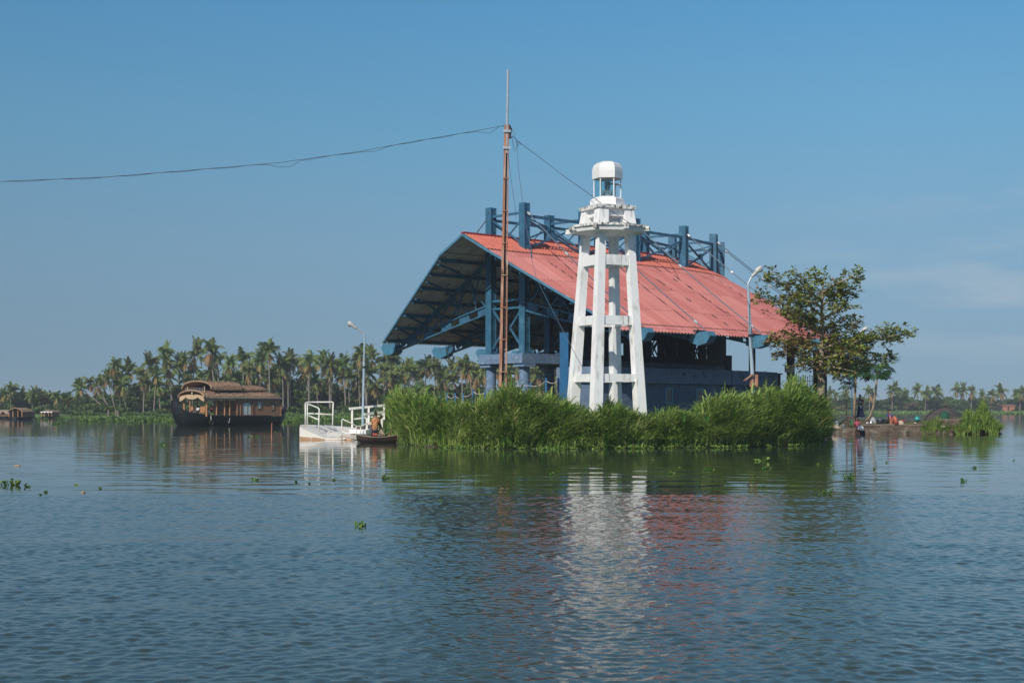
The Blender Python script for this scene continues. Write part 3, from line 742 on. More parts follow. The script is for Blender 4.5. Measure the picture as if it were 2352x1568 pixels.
# ---------------------------------------------------------------- light tower
def tower():
    Y0 = 74.6; k = Y0 / 74.0; cx = PX(1391.5, Y0)
    t = thing('light_tower', 'white four legged concrete light tower with domed lantern, stained platforms, in front of the pavilion', 'lighthouse', (cx, Y0, .6))
    ph = R(-20); diag = [(math.cos(ph + j * math.pi / 2), math.sin(ph + j * math.pi / 2)) for j in range(4)]   # R, B, L, F
    z_of = lambda y: PZ(y, Y0)
    rb, rt = 1.90 * k, 1.16 * k; zb, zt = .5, z_of(533)
    topx = PX(1395, Y0) - cx
    def leg(j, z):
        u = (z - zb) / (zt - zb); r = rb + (rt - rb) * u
        return Vector((cx + topx * u + diag[j][0] * r, Y0 + diag[j][1] * r, z))
    e1 = Vector((math.cos(ph + math.pi / 4), math.sin(ph + math.pi / 4), 0)); e2 = Vector((-e1.y, e1.x, 0))
    for j in range(4):
        a, b = leg(j, zb), leg(j, zt); q = [(-1, -1), (1, -1), (1, 1), (-1, 1)]; wa, wb = .265, .195
        mb = MB(); mb.hexa([a + e1 * wa * x + e2 * wa * y for x, y in q], [b + e1 * wb * x + e2 * wb * y for x, y in q]); mb.build('leg', M['white'], t)
    # ring beams
    for (ya, yb) in ((589, 612), (727.5, 748), (859.5, 877)):
        z1, z0 = z_of(ya), z_of(yb)
        for j in range(4):
            a = leg(j, (z0 + z1) / 2); b = leg((j + 1) % 4, (z0 + z1) / 2); d = (b - a).normalized()
            mb = MB(); mb.beam(a + d * .24, b - d * .24, .30, z1 - z0); mb.build('ring_beam', M['white'], t)
    top = Vector((cx + topx, Y0, 0))
    # main platform: flared soffit and ragged slab with beam ends
    zs0, zs1 = z_of(536), z_of(524)
    def oct_(r, z, cut=.42, jit=0):
        pts = []
        for j in range(4):
            d0 = Vector((*diag[j], 0)); d1 = Vector((*diag[(j + 1) % 4], 0))
            pts.append(top + (d0 * (1 - cut * .22) + (d1 - d0) * 0) * r * 1.0 + Vector((0, 0, z)))
            pts.append(top + (d0 + d1) * .5 * r * 1.22 + Vector((0, 0, z)))
        return pts
    mb = MB(); n = 8
    A = oct_(1.30, zs0 - .12); B = oct_(2.15, zs1 - .28); C = oct_(2.25, zs1 - .02); 
    mb.add(A + B + C, [tuple(reversed(range(8))), tuple(range(16, 24))] + [(i, (i + 1) % 8, 8 + (i + 1) % 8, 8 + i) for i in range(8)] + [(8 + i, 8 + (i + 1) % 8, 16 + (i + 1) % 8, 16 + i) for i in range(8)])
    mb.build('platform', M['white'], t)
    mb = MB()
    for i in range(8):
        a, b = C[i], C[(i + 1) % 8]
        for q in range(7):
            u = q / 7; v = (q + 1) / 7; p0, p1 = a.lerp(b, u), a.lerp(b, v)
            hh = random.uniform(.03, .06)
            mb.beam(p0 + Vector((0, 0, hh / 2)), p1 + Vector((0, 0, hh / 2)), .10 + random.uniform(0, .03), hh + .08)
    for j in range(4):
        d = Vector((*diag[j], 0)); d1 = Vector((*diag[(j + 1) % 4], 0)); m_ = (d + d1).normalized()
        for dd, r_ in ((d, 2.22), (m_, 2.05)):
            mb.beam(top + dd * 1.2 + Vector((0, 0, zs1 - .12)), top + dd * (r_ + .04) + Vector((0, 0, zs1 - .12)), .18, .24)
    mb.build('platform_edge', M['white_dirty'], t)
    # upper stage
    za, zc = zs1 + .0, z_of(483)
    for j in range(4):
        d = Vector((*diag[j], 0)); a = top + d * 1.16 * k; b = top + d * 1.02 * k; a.z = za; b.z = zc; q = [(-1, -1), (1, -1), (1, 1), (-1, 1)]
        mb = MB(); mb.hexa([a + e1 * .29 * x + e2 * .29 * y for x, y in q], [b + e1 * .27 * x + e2 * .27 * y for x, y in q]); mb.build('upper_pier', M['white_stained'], t)
        d1 = Vector((*diag[(j + 1) % 4], 0)); p0 = top + d * 1.0 * k; p1 = top + d1 * 1.0 * k; p0.z = p1.z = z_of(491); dd = (p1 - p0).normalized()
        mb = MB(); mb.beam(p0 + dd * .2, p1 - dd * .2, .26, .40); mb.build('upper_beam', M['white_stained'], t)
    mb = MB(); mb.box(top + Vector((0, 0, zc + .09)), (2.06, 2.06, .16), ax=(e1, e2, Vector((0, 0, 1)))); mb.build('upper_slab', M['white'], t)
    mb = MB()
    for e in range(4):
        ea, eb = (e1, e2) if e % 2 == 0 else (e2, e1); sgn = 1 if e < 2 else -1
        for q in range(8):
            c = top + ea * sgn * 1.04 + eb * ((q + .5) / 8 - .5) * 2.16 + Vector((0, 0, zc + .08))
            mb.box(c, (.08, .273, .17 + random.uniform(0, .04)), ax=(ea, eb, Vector((0, 0, 1))))
    mb.build('slab_edge', M['white_dirty'], t)
    zz = zc + .18; hexrot = R(-65)
    mb = MB(); mb.lathe([(.90, zz + .005), (.90, z_of(459)), (.68, z_of(455)), (.68, z_of(454))], top, 6, rot=hexrot); mb.build('lantern_base', M['white'], t)
    mb = MB()
    z0, z1 = z_of(454), z_of(388)
    for q in range(6):
        th = hexrot + q * math.pi / 3; p = top + Vector((math.cos(th) * .69, math.sin(th) * .69, 0))
        mb.tube([p + Vector((0, 0, z0)), p + Vector((0, 0, z1))], .035, 6)
    lf = mb.build('lantern_frame', M['white_plastic'], t)
    gm, gnt, gb = newmat('lantern glass'); gb.inputs['Base Color'].default_value = (.75, .9, .92, 1); gb.inputs['Roughness'].default_value = .03
    gb.inputs['Transmission Weight'].default_value = 1.0; gb.inputs['IOR'].default_value = 1.05
    for q in (2, 3, 5, 4):
        t0 = hexrot + q * math.pi / 3; t1 = t0 + math.pi / 3
        a = top + Vector((math.cos(t0) * .665, math.sin(t0) * .665, 0)); b = top + Vector((math.cos(t1) * .665, math.sin(t1) * .665, 0))
        mb = MB(); u = Vector((0, 0, (z0 + z1) / 2)); mb.beam(a + u, b + u, .012, z1 - z0 - .02); mb.build('glass_pane', gm, lf)
    hd = 1.0
    zd0, zd1 = z_of(396), z_of(372)
    mb = MB(); H = zd1 - z_of(411)
    z_ = z_of(411)
    mb.lathe([(.70, z_ + .03), (.79, z_ - .02), (.795, z_ + H * .40), (.775, z_ + H * .60), (.70, z_ + H * .80), (.54, z_ + H * .93), (.30, z_ + H * 1.0), (.02, z_ + H * 1.01)], top, 6, rot=hexrot)
    mb.build('dome', M['white_plastic'], t)
    lm = MB(); lz = z_of(455)
    lm.lathe([(.26, lz), (.26, lz + .34), (.20, lz + .40), (.10, lz + .42)], top, 12); lm.k = 1
    lm.lathe([(.09, lz + .42), (.15, lz + .55), (.17, lz + .62), (.15, lz + .64), (.15, lz + .84), (.02, lz + .86)], top, 12)
    lm.build('beacon', [M['white_dirty'], M['lamp_glass']], t, smooth=True)
    mb = MB(); c = top + Vector((.42, -.1, lz + .70)); mb.box(c, (.55, .42, .04), ax=(Vector((.98, 0, -.12)).normalized(), Vector((0, 1, 0)), Vector((.12, 0, .98)).normalized()))
    mb.tube([c, Vector((c.x, c.y, lz + .02))], .025, 6)
    mb.build('solar_panel', M['galv'], t)
    mb = MB(); mb.box(top + Vector((.70, .35, zz + .2)), (.2, .2, .4)); mb.build('battery_box', M['concrete_blue'], t)
    return t
tower()

# ---------------------------------------------------------------- mast with its lines
def mast():
    Y = 79.0; base = P(1156, 936, Y); base.z = .6
    t = thing('lattice_mast', 'tall rusty steel mast with thin pale pole on top, in front of the pavilion gable', 'mast', base)
    tp = P(1164, 287, Y)
    def at(y): 
        return P(1155 + (887 - y) / (887 - 287) * 9, y, Y)
    b = Vector((P(1153.5, 936, Y).x, Y, .5))
    for dx, wa, wb in ((-.13, .17, .11), (.145, .09, .06)):
        mb = MB(); mb.beam(b + Vector((dx * 1.25, 0, 0)), tp + Vector((dx * .62, 0, 0)), wa, .2, up=(0, 1, 0), w1=wb, h1=.14); mb.build('channel', M['rust'], t)
    mb = MB(); mb.beam(b + Vector((.0, .07, 0)), tp + Vector((0, .05, 0)), .14, .04, up=(0, 1, 0), w1=.1); mb.build('back_strip', M['dark'], t)
    L_ = (tp - b)
    for u in np.linspace(.1, .93, 9):
        c = b + L_ * u; w = .46 - .2 * u
        mb = MB(); mb.box(c + Vector((0, -.03, 0)), (w, .2, .05)); mb.build('batten', M['rust'], t)
    for y in (302, 340):
        mb = MB(); mb.box(at(y) + Vector((0.02, -.1, 0)), (.42, .08, .14)); mb.build('clamp', M['galv'], t)
    mb = MB(); mb.tube([at(352) + Vector((.02, 0, 0)), P(1167, 160, Y)], .068, 8); mb.build('top_pole', M['galv'], t)
    mb = MB(); mb.tube([P(1170, 287, Y), P(1172, 296, Y), P(1171, 312, Y), P(1172, 318, Y)], [.05, .1, .06, .09], 8); mb.build('insulator', M['dark'], t)
mast()
def cat(p0, p1, sag, n=24):
    return [p0.lerp(p1, t) - Vector((0, 0, sag * 4 * t * (1 - t))) for t in np.linspace(0, 1, n)]
Ym = 78.9
# overhead line to the left, two strands twisted together with slack loops
A0 = P(1158, 289, Ym); pxs = [(1158, 289), (1080, 303), (940, 327), (820, 349), (640, 374), (450, 390), (240, 407), (0, 417), (-160, 421)]
pts = [P(x, y, Ym - (1158 - x) / 1158 * 4) for x, y in pxs]
fine = []
for a, b in zip(pts, pts[1:]):
    for t_ in np.linspace(0, 1, 8)[:-1]: fine.append(a.lerp(b, t_))
fine.append(pts[-1])
mb = MB(); mb.tube(fine, .013, 5)
st = []
for k, p in enumerate(fine):
    x = CX + F * p.x / p.y
    dz = .03 * math.sin(k * 1.7) - .02
    for cxx, w_, dep in ((660, 34, .32), (856, 24, .14), (1120, 26, .22)):
        if abs(x - cxx) < w_: dz -= dep * math.cos((x - cxx) / w_ * math.pi / 2)
    st.append(p + Vector((0, .03, dz)))
# refine loops
mb.tube(st, .011, 5)
tag(mb.build('overhead_wire', M['cable']), 'two strand overhead wire running left from the mast across the sky', 'wire')
mb = MB()
w2 = [P(1176, 312, Ym), P(1190, 325, Ym), P(1240, 362, 78.6), P(1300, 408, 78), P(1357, 448, 73.6), P(1402, 484, 73.5), P(1450, 515, 73.8)]
mb.tube(w2, .015, 5)
w2b = [P(1450, 515, 73.8), P(1500, 560, 77), P(1560, 612, 80)]
mb.tube([P(1450, 515, 73.8), P(1520, 572, 79), P(1603, 752, 80.9)][:2] + [P(1560, 640, 82.5)], .014, 5)
tag(mb.build('overhead_wire', M['cable']), 'thin dark wire from the mast top down past the lantern of the light tower', 'wire')
mb = MB()
mb.tube([P(1172, 290, Ym), P(1181, 305, Ym), P(1187, 330, 78.7), P(1192, 400, 78.3), P(1208, 520, 77.5), P(1221, 575, 77)], .013, 5)
mb.tube([P(1221, 592, 77), P(1232, 640, 76.5), P(1278, 730, 75.5), P(1330, 830, 74.2), P(1368, 892, 73.3)], .013, 5)
mb.tube([P(1220.5, 575, 77), P(1220.8, 584, 77), P(1221, 592, 77)], .05, 6)
tag(mb.build('stay_wire', M['cable_blue']), 'thin stay wire with small insulator dropping from the mast past the roof', 'wire')
mb = MB()
mb.tube([P(1167, 352, Ym), P(1171, 390, Ym), P(1175, 420, Ym), P(1182, 470, Ym), P(1186, 500, Ym)], .009, 5)
for (xa, xb, d) in ((1176, 1187, 30), (1187, 1191, 20), (1190, 1196, 16)):
    mb.tube([P(xa, 314 + (xa - 1176) * .8, Ym), P(xa + (xb - xa) * .35, 314 + d * .9, Ym), P((xa + xb) / 2, 314 + d * 1.15, Ym), P(xb, 314 + d * .8, Ym), P(xb, 318 + (xb - 1176) * .8, Ym)], .012, 5)
tag(mb.build('loose_wire', M['cable']), 'loose loops of wire dangling at the head of the rusty mast', 'wire')

# ---------------------------------------------------------------- street lamps
def street_lamp(label, base, top, elbow, head, Y, r, mpole, hd=1.0, flip=False, boxes=False):
    b = P(base[0], base[1], Y); b.z = .6 if Y > 60 else 0
    b2 = Vector((b.x, b.y, .5))
    t = thing('street_lamp', label, 'street lamp', b, group='street lamps')
    tp = P(*top, Y); el = P(*elbow, Y); hh = P(*head, Y)
    mb = MB(); mb.tube([b2, b2.lerp(tp, .7), b2.lerp(tp, .71), tp], [r * 1.15, r, r * .78, r * .7], 10); mb.build('pole', mpole, t, smooth=False)
    mb = MB(); mb.tube([tp - Vector((0, 0, .1)), tp, el], r * .5, 8); mb.build('arm', M['galv'], t)
    d = (hh - el).normalized(); sx = Vector((0, 1, 0)); up = sx.cross(d).normalized()
    if up.z < 0: up = -up
    L_ = (hh - el).length
    def sec(u, w, h, dz): 
        c = el + d * L_ * u + up * dz
        return [c + sx * w * math.cos(a) + up * h * math.sin(a) for a in np.linspace(0, 2 * math.pi, 11)[:-1]]
    mb = MB(); mb.loft([sec(0, .05, .05, 0), sec(.08, .08, .08, 0), sec(.45, .11, .10, 0), sec(.62, .17, .13, .03), sec(.9, .17, .12, .03), sec(1.0, .1, .05, .02)], closed=True, caps=True)
    h = mb.build('lamp_head', M['lamp_head'], t, smooth=True)
    mb = MB(); mb.loft([sec(.5, .08, .03, -.05), sec(.6, .14, .10, -.06), sec(.78, .15, .15, -.07), sec(.94, .12, .10, -.05), sec(1.0, .03, .02, -.02)], closed=True, caps=True)
    mb.build('lens', M['lamp_glass'], h, smooth=True)
    mb = MB(); q = b2.lerp(tp, .66); mb.tube([q - Vector((0, 0, .06)), q + Vector((0, 0, .06))], r * 1.35, 10); mb.build('collar', M['dark'], t)
    return t
street_lamp('pale blue street lamp left of the pavilion gable, its head pointing left', (833, 936), (837.5, 767), (820, 755), (799, 740), 92, .075, M['galv_blue'])
sl = street_lamp('street lamp with two rusty boxes on its pole before the right half of the roof', (1735, 936), (1718, 652), (1726, 636), (1750, 612), 77.5, .10, M['galv_blue'])
Yb = 77.2
mb = MB(); c = P(1732, 874, Yb); mb.box(c + Vector((-.12, .1, 0)), (.17, .14, .66), rz=R(12)); mb.box(c + Vector((.15, .1, .0)), (.17, .14, .66), rz=R(-12)); mb.build('rusty_box', M['rust'], sl)
mb = MB(); c = P(1719, 866.5, Yb); mb.box(c, (.62, .3, .05), ax=(Vector((.8, 0, .6)), Vector((0, 1, 0)), Vector((-.6, 0, .8)))); mb.build('tilted_plate', M['rust'], sl)
mb = MB(); mb.tube([P(1716, 690, Yb), P(1708, 640, Yb), P(1700, 720, Yb)][:1] + [P(1721, 700, Yb), P(1722, 760, Yb), P(1727, 800, Yb), P(1731, 830, Yb), P(1733, 868, Yb)], .02, 5); mb.build('pole_cable', M['cable'], sl)
street_lamp('street lamp beyond the almond tree with white head pointing up right', (1956.5, 950), (1957, 777), (1972, 765), (1993, 752), 109, .038, M['steel'])
# ---------------------------------------------------------------- vegetation
def frond(V, Q, MI, base, az, el, Ln, droop, rs, dry, nseg=9, leaf=.62):
    d = np.array([math.cos(az) * math.cos(el), math.sin(az) * math.cos(el), math.sin(el)])
    side = np.array([-math.sin(az), math.cos(az), 0]); p = np.array(base, float); pts = [p.copy()]; ds = []
    for k in range(nseg):
        ds.append(d.copy()); p = p + d * Ln / nseg; pts.append(p.copy())
        d = d + np.array([0, 0, -droop / nseg * (1 + k * .18)]); d /= np.linalg.norm(d)
    ds.append(d)
    for k in range(1, nseg + 1):
        for j in (0, .5):
            if k == nseg and j: continue
            c = pts[k] * (1 - j) + pts[min(k + 1, nseg)] * j; dd = ds[min(k, nseg - 1)]
            ll = leaf * math.sin(math.pi * min(.96, (k + j) / (nseg + .6)) ** .8) + .12
            for sg in (-1, 1):
                hang = -.35 - rs.random() * .5
                t = side * sg * .8 + dd * .55 + np.array([0, 0, hang]); t = t / np.linalg.norm(t) * ll * rs.uniform(.8, 1.15)
                wv = dd * .075
                n = len(V); V += [c - wv, c + wv, c + t * .6 + wv * .8 + np.array([0, 0, .03]), c + t]; Q.append((n, n + 1, n + 2, n + 3)); MI.append(1 if dry else 0)
    for k in range(nseg):
        n = len(V); w = .045 * (1 - k / nseg * .7); V += [pts[k] - side * w, pts[k] + side * w, pts[k + 1] + side * w * .8, pts[k + 1] - side * w * .8]; Q.append((n, n + 1, n + 2, n + 3)); MI.append(1 if dry else 0)
def crown_mesh(seed, n_up=15, n_dry=6, Ln=2.35):
    rs = random.Random(seed); V = []; Q = []; MI = []
    for k in range(n_up):
        az = k * 2.39996 + rs.uniform(-.3, .3); el = R(rs.uniform(2, 82) if k > 3 else rs.uniform(60, 88))
        frond(V, Q, MI, (0, 0, 0), az, el, Ln * rs.uniform(.8, 1.08), rs.uniform(1.0, 2.0), rs, False)
    for k in range(n_dry):
        az = k * 2.39996 + rs.uniform(-.4, .4); el = R(rs.uniform(-55, -8))
        frond(V, Q, MI, (0, 0, -.1), az, el, Ln * rs.uniform(.55, .85), rs.uniform(.8, 1.8), rs, rs.random() < .75, leaf=.5)
    me = fast_mesh('crown', np.array(V), np.array(Q), [M['frond'], M['frond_dry']], MI)
    d = me.data; bpy.data.objects.remove(me); return d
CROWNS = [crown_mesh(s, n_up=u, n_dry=d_) for s, u, d_ in ((1, 17, 7), (2, 15, 9), (3, 19, 4), (4, 13, 8), (5, 18, 6))]
ORD = ['first', 'second', 'third', 'fourth', 'fifth', 'sixth', 'seventh', 'eighth', 'ninth', 'tenth', 'eleventh', 'twelfth', 'thirteenth', 'fourteenth', 'fifteenth', 'sixteenth', 'seventeenth', 'eighteenth', 'nineteenth', 'twentieth']
def ordinal(i):
    if i < 20: return ORD[i]
    t = {2: 'twenty', 3: 'thirty', 4: 'forty', 5: 'fifty', 6: 'sixty', 7: 'seventy', 8: 'eighty', 9: 'ninety'}
    if (i + 1) % 10 == 0: return {3: 'thirtieth', 4: 'fortieth', 5: 'fiftieth', 6: 'sixtieth', 7: 'seventieth', 8: 'eightieth', 9: 'ninetieth'}[(i + 1) // 10]
    return t[(i + 1) // 10] + '-' + ORD[(i + 1) % 10 - 1]
def palm(cx, cy, bx, by, Y, sc, label, group, ci, bz=None):
    """crown centre (cx, cy), foot (bx, by) in picture units at depth Y"""
    top = P(cx, cy, Y); foot = P(bx, by, Y); foot.z = .25 if bz is None else bz
    t = thing('coconut_palm', label, 'palm tree', foot, group=group)
    a = foot - Vector((0, 0, .4)); mid = a.lerp(top, .5) + Vector(((foot.x - top.x) * .12 + random.uniform(-.15, .15), 0, 0)) ; mid.z = a.z + (top.z - a.z) * (.45)
    pts = [a * (1 - u) ** 2 + mid * 2 * u * (1 - u) + top * u * u for u in np.linspace(0, 1, 8)]
    mb = MB(); mb.tube(pts, [.15 * sc] + [.10 * sc] * 3 + [.085 * sc] * 4, 6); mb.build('trunk', M['bark_palm'], t)
    c = bpy.data.objects.new('crown', CROWNS[ci % 5]); COL.objects.link(c); c.parent = t
    c.location = top - foot; c.rotation_euler = (random.uniform(-.3, .3), random.uniform(-.3, .3), random.uniform(0, 6.28)); w_ = random.uniform(.82, 1.12); c.scale = (sc * w_, sc * w_, sc * random.uniform(.95, 1.3))
    return t
z6 = crop(250, 1250, 2.767)
LP = []   # (crown x, crown y, foot x, foot y, scale)
for a in [(140, 565, 500, 800, .95), (235, 515, 520, 815, .75), (335, 545, 470, 815, .95), (500, 345, 640, 838, 1.05), (520, 480, 655, 838, 1.25), (650, 400, 600, 800, 1.1),
          (775, 440, 760, 830, .95), (865, 335, 860, 830, 1.0), (1025, 245, 1075, 725, 1.2), (1050, 360, 1110, 705, 1.1), (1165, 370, 1180, 800, 1.1), (1290, 420, 1250, 830, 1.05),
          (1330, 230, 1300, 830, 1.2), (1490, 200, 1560, 800, 1.2), (1560, 300, 1590, 830, 1.15), (1690, 340, 1690, 830, .9), (1830, 290, 1835, 830, 1.2), (1905, 370, 1930, 830, .9),
          (2015, 290, 1990, 830, 1.05), (2100, 200, 2110, 830, 1.2), (2025, 430, 2030, 830, 1.1), (2170, 430, 2200, 830, 1.15), (2300, 320, 2300, 830, 1.0), (2250, 380, 2240, 830, .9),
          (930, 440, 900, 830, .95), (1220, 300, 1215, 830, .85), (420, 480, 520, 830, .9)]:
    x, y = z6(a[0], a[1]); bx, by = z6(a[2], a[3]); LP.append((x, y, bx, by, a[4]))
zL = crop(1050, 1180, 4.1267)
for a in [(160, 740, 160, 1500, 1.1), (40, 790, 60, 1500, .9), (300, 760, 330, 1500, .7), (450, 730, 440, 1500, 1.15), (640, 740, 655, 1500, 1.0), (770, 800, 770, 1500, 1.05), (430, 880, 440, 1500, 1.0),
          (985, 810, 1015, 1500, 1.15), (940, 960, 930, 1500, .9), (1270, 620, 1350, 1500, 1.1), (1200, 690, 1240, 1400, .75), (1420, 690, 1450, 1480, 1.1), (1180, 860, 1190, 1500, .95), (1360, 940, 1340, 1500, 1.15),
          (1640, 730, 1610, 1400, 1.2), (1780, 740, 1760, 1400, 1.1), (1620, 890, 1600, 1400, 1.05), (1790, 990, 1800, 1400, 1.0)]:
    x, y = zL(a[0], a[1]); bx, by = zL(a[2], a[3]); LP.append((x, y, bx, by, a[4]))
zG = crop(1400, 1400, 2.94)
for a in [(230, 60, 250, 260, 1.1), (440, -20, 420, 260, 1.05), (590, -60, 540, 260, 1.15), (780, 70, 820, 280, 1.25), (700, -40, 640, 260, 1.1), (880, -30, 900, 280, 1.1), (980, -70, 985, 290, 1.1), (1030, -40, 1040, 290, 1.05), (1130, 40, 1120, 290, 1.25),
          (1500, 20, 1550, 290, 1.15), (1800, 20, 1800, 290, 1.25), (2030, -20, 2040, 290, 1.1), (1580, -40, 1570, 290, 1.0), (330, 10, 300, 260, 1.1), (1230, -10, 1240, 290, 1.1)]:
    x, y = zG(a[0], a[1]); bx, by = zG(a[2], a[3]); LP.append((x, y, bx, by, a[4]))
r5 = random.Random(55)
for k in range(30):
    x = 290 + k * 34 + r5.uniform(-12, 12); y = 868 + r5.uniform(-16, 22); LP.append((x, y, x + r5.uniform(-12, 16), 950, r5.uniform(.9, 1.15)))
LP.sort(key=lambda a: a[0])
for i, (x, y, bx, by, sc) in enumerate(LP):
    lean = 'strongly leaning left' if bx - x > 45 else 'leaning left' if bx - x > 14 else 'leaning right' if bx - x < -10 else 'tall upright' if y < 826 else 'shorter upright' if y > 860 else 'upright'
    Y = 305 + (i * 37 % 11) * 2.2
    palm(x, y, bx, min(by, 953), Y, sc * 1.28 * Y / 315, lean + ' coconut palm, ' + ordinal(i) + ' from the left on the left shore', 'coconut palms on the left shore', i * 3 + (i // 4), bz=.4)
# far left and right shores
FL = [(26, 898, 25, 1.25), (75, 905, 76, 1.0), (95, 909, 92, 1.0), (105, 911, 108, .9), (130, 912, 132, 1.0), (155, 913, 152, .95), (8, 906, 10, 1.0), (50, 910, 48, 1.0), (178, 915, 180, .9), (118, 918, 120, 1.0), (60, 920, 62, 1.0)]
FL.sort()
for i, (x, y, bx, sc) in enumerate(FL):
    palm(x, y + 3, bx, 950, 352 + i % 4 * 4, sc * 1.05, 'hazy coconut palm, ' + ordinal(i) + ' from the left edge on the far left shore', 'coconut palms on the far left shore', i)
z4_ = crop(3400, 1400, 5.345); z3_ = crop(3080, 1420, 5.6)
RP = [z4_(*p) + (s,) for *p, s in ((205, 350, 1.5), (600, 395, 2.2), (1000, 330, 1.6), (1125, 350, 1.6), (1310, 350, 1.5), (1895, 370, 1.8), (1530, 430, 1.2), (2290, 400, 1.8), (2180, 450, 1.5), (1720, 420, 1.4), (420, 420, 1.5))]
RP += [z3_(*p) + (s,) for *p, s in ((170, 320, 1.3), (300, 340, 1.3), (1490, 250, 1.6), (1600, 300, 1.4), (1030, 300, 1.6), (1700, 430, 2.4), (2200, 330, 1.5), (470, 350, 1.1), (520, 310, 1.2))]
RP += [(1500, 905, 1.5), (1560, 900, 1.6), (1690, 902, 1.5), (1745, 900, 1.6), (1790, 905, 1.5), (1848, 903, 1.5)]
RP.sort()
for i, (x, y, sc) in enumerate(RP):
    palm(x, y + 2, x + (i * 7 % 5 - 2) * 1.5, 943, 556 + i % 5 * 5, sc * .98, 'distant coconut palm, ' + ordinal(i) + ' from the left on the right far shore', 'coconut palms on the right far shore', i + 1)

# broadleaf trees: crowns of many leaf cards over uneven lobes
def cards(c, n, r, size, rs, flat=.8, up=.5):
    V = []; Q = []
    for k in range(n):
        u = rs.normal(size=3); u /= np.linalg.norm(u); rad = rs.uniform(.55, 1.03); p = np.array(c) + u * np.array(r) * rad
        a = rs.normal(size=3); a -= a.dot(u) * u * .6; a /= np.linalg.norm(a); b = np.cross(a, u + rs.normal(size=3) * .5); b /= np.linalg.norm(b) + 1e-9
        s = size * rs.uniform(.6, 1.3); m = len(V); V += [p - a * s - b * s * .45, p + a * s * .2 - b * s * .6, p + a * s + b * s * .3, p - a * s * .3 + b * s * .55]; Q.append((m, m + 1, m + 2, m + 3))
    return V, Q
def crown_tree(seed, W, H, n_lobes=15, per=150, size=.36):
    rs = np.random.default_rng(seed); V = []; Q = []
    for k in range(n_lobes):
        u = rs.uniform(-1, 1, 3); z = rs.uniform(.28, .95)
        wz = math.sqrt(max(.05, 1 - (z - .5) ** 2 * 3.2))
        c = (u[0] * W * .36 * wz, u[1] * W * .36 * wz, z * H); r = rs.uniform(.15, .27) * W
        v, q = cards(c, per, (r, r, r * .8), size, rs); n = len(V); V += v; Q += [tuple(i + n for i in t) for t in q]
    o = fast_mesh('crown', np.array(V), np.array(Q), [M['leaf_dark']]); d = o.data; bpy.data.objects.remove(o); return d
TREES = {}
for kind in ('leaf_dark', 'leaf_mid', 'leaf_brown'):
    TREES[kind] = []
    for s in range(3):
        d = crown_tree(20 + s + len(kind), 6, 6); d.materials.clear(); d.materials.append(M[kind]); TREES[kind].append(d)
def broadleaf(x, ytop, w, Y, kind, label, group, i, zb=.2):
    W = w / F * Y; H = PZ(ytop, Y) - zb; b = Vector((PX(x, Y), Y, zb))
    nm = {'leaf_dark': 'shade_tree', 'leaf_mid': 'leafy_tree', 'leaf_brown': 'dry_tree'}[kind]
    t = thing(nm, label, 'tree', b, group=group)
    mb = MB(); mb.tube([(0, 0, -.3), (W * .02, 0, H * .3), (-W * .02, 0, H * .6)], [W * .035, W * .028, W * .015], 6); mb.tube([(W * .02, 0, H * .3), (W * .2, 0, H * .62)], [W * .02, W * .01], 5); mb.tube([(W * .01, 0, H * .28), (-W * .22, .3, H * .6)], [W * .02, W * .01], 5)
    mb.build('trunk', M['bark'], t, local=True)
    c = bpy.data.objects.new('crown', TREES[kind][i % 3]); COL.objects.link(c); c.parent = t
    c.scale = (W / 5.6, W / 5.6, H / 6.0); c.rotation_euler = (0, 0, i * 1.7)
KD = {'leaf_dark': 'dark green', 'leaf_mid': 'bright green', 'leaf_brown': 'brownish dry'}
lb = [(252, 905, 48, 'leaf_mid'), (285, 896, 55, 'leaf_dark'), (312, 886, 62, 'leaf_dark'), (345, 890, 60, 'leaf_dark'), (378, 902, 60, 'leaf_brown'), (410, 890, 50, 'leaf_dark'), (450, 880, 60, 'leaf_dark'), (500, 868, 70, 'leaf_dark'), (545, 862, 80, 'leaf_dark'),
      (590, 866, 70, 'leaf_dark'), (640, 873, 70, 'leaf_dark'), (672, 868, 60, 'leaf_dark'), (700, 890, 50, 'leaf_mid'), (728, 872, 62, 'leaf_dark'), (752, 884, 55, 'leaf_dark'), (775, 895, 48, 'leaf_brown'), (800, 893, 44, 'leaf_brown'), (828, 868, 46, 'leaf_brown'),
      (850, 888, 52, 'leaf_brown'), (872, 892, 40, 'leaf_dark'), (905, 893, 55, 'leaf_dark'), (940, 888, 50, 'leaf_mid'), (975, 890, 60, 'leaf_dark'), (1015, 905, 50, 'leaf_brown'), (1050, 886, 60, 'leaf_dark'), (1085, 892, 50, 'leaf_dark'), (1120, 890, 60, 'leaf_mid'),
      (1165, 888, 70, 'leaf_dark'), (1210, 892, 60, 'leaf_brown'), (1250, 885, 66, 'leaf_dark'), (1290, 890, 60, 'leaf_mid'), (1330, 890, 60, 'leaf_dark'), (1380, 895, 70, 'leaf_dark'), (395, 918, 60, 'leaf_mid'), (665, 912, 60, 'leaf_mid'), (225, 925, 50, 'leaf_mid'), (700, 918, 46, 'leaf_dark')]
for k in range(44):
    x = 235 + k * 26 + r5.uniform(-8, 8); lb.append((x, (915 if x < 270 else 886) + r5.uniform(-8, 16), r5.uniform(44, 66), ('leaf_mid', 'leaf_dark', 'leaf_mid', 'leaf_brown')[k % 4]))
lb.sort()
for i, (x, yt, w, kd) in enumerate(lb):
    broadleaf(x, yt, w * 1.1, 322 + (i * 5) % 3 * 6, kd, KD[kd] + ' leafy tree, ' + ordinal(i) + ' from the left among the left shore trees', 'leafy trees on the left shore', i)
fl = [(x, 903 + (k * 7 % 5) * 2.2, 34 + (k * 5 % 3) * 6) for k, x in enumerate(range(-14, 262, 17))]
fl[4] = (62, 899, 46)
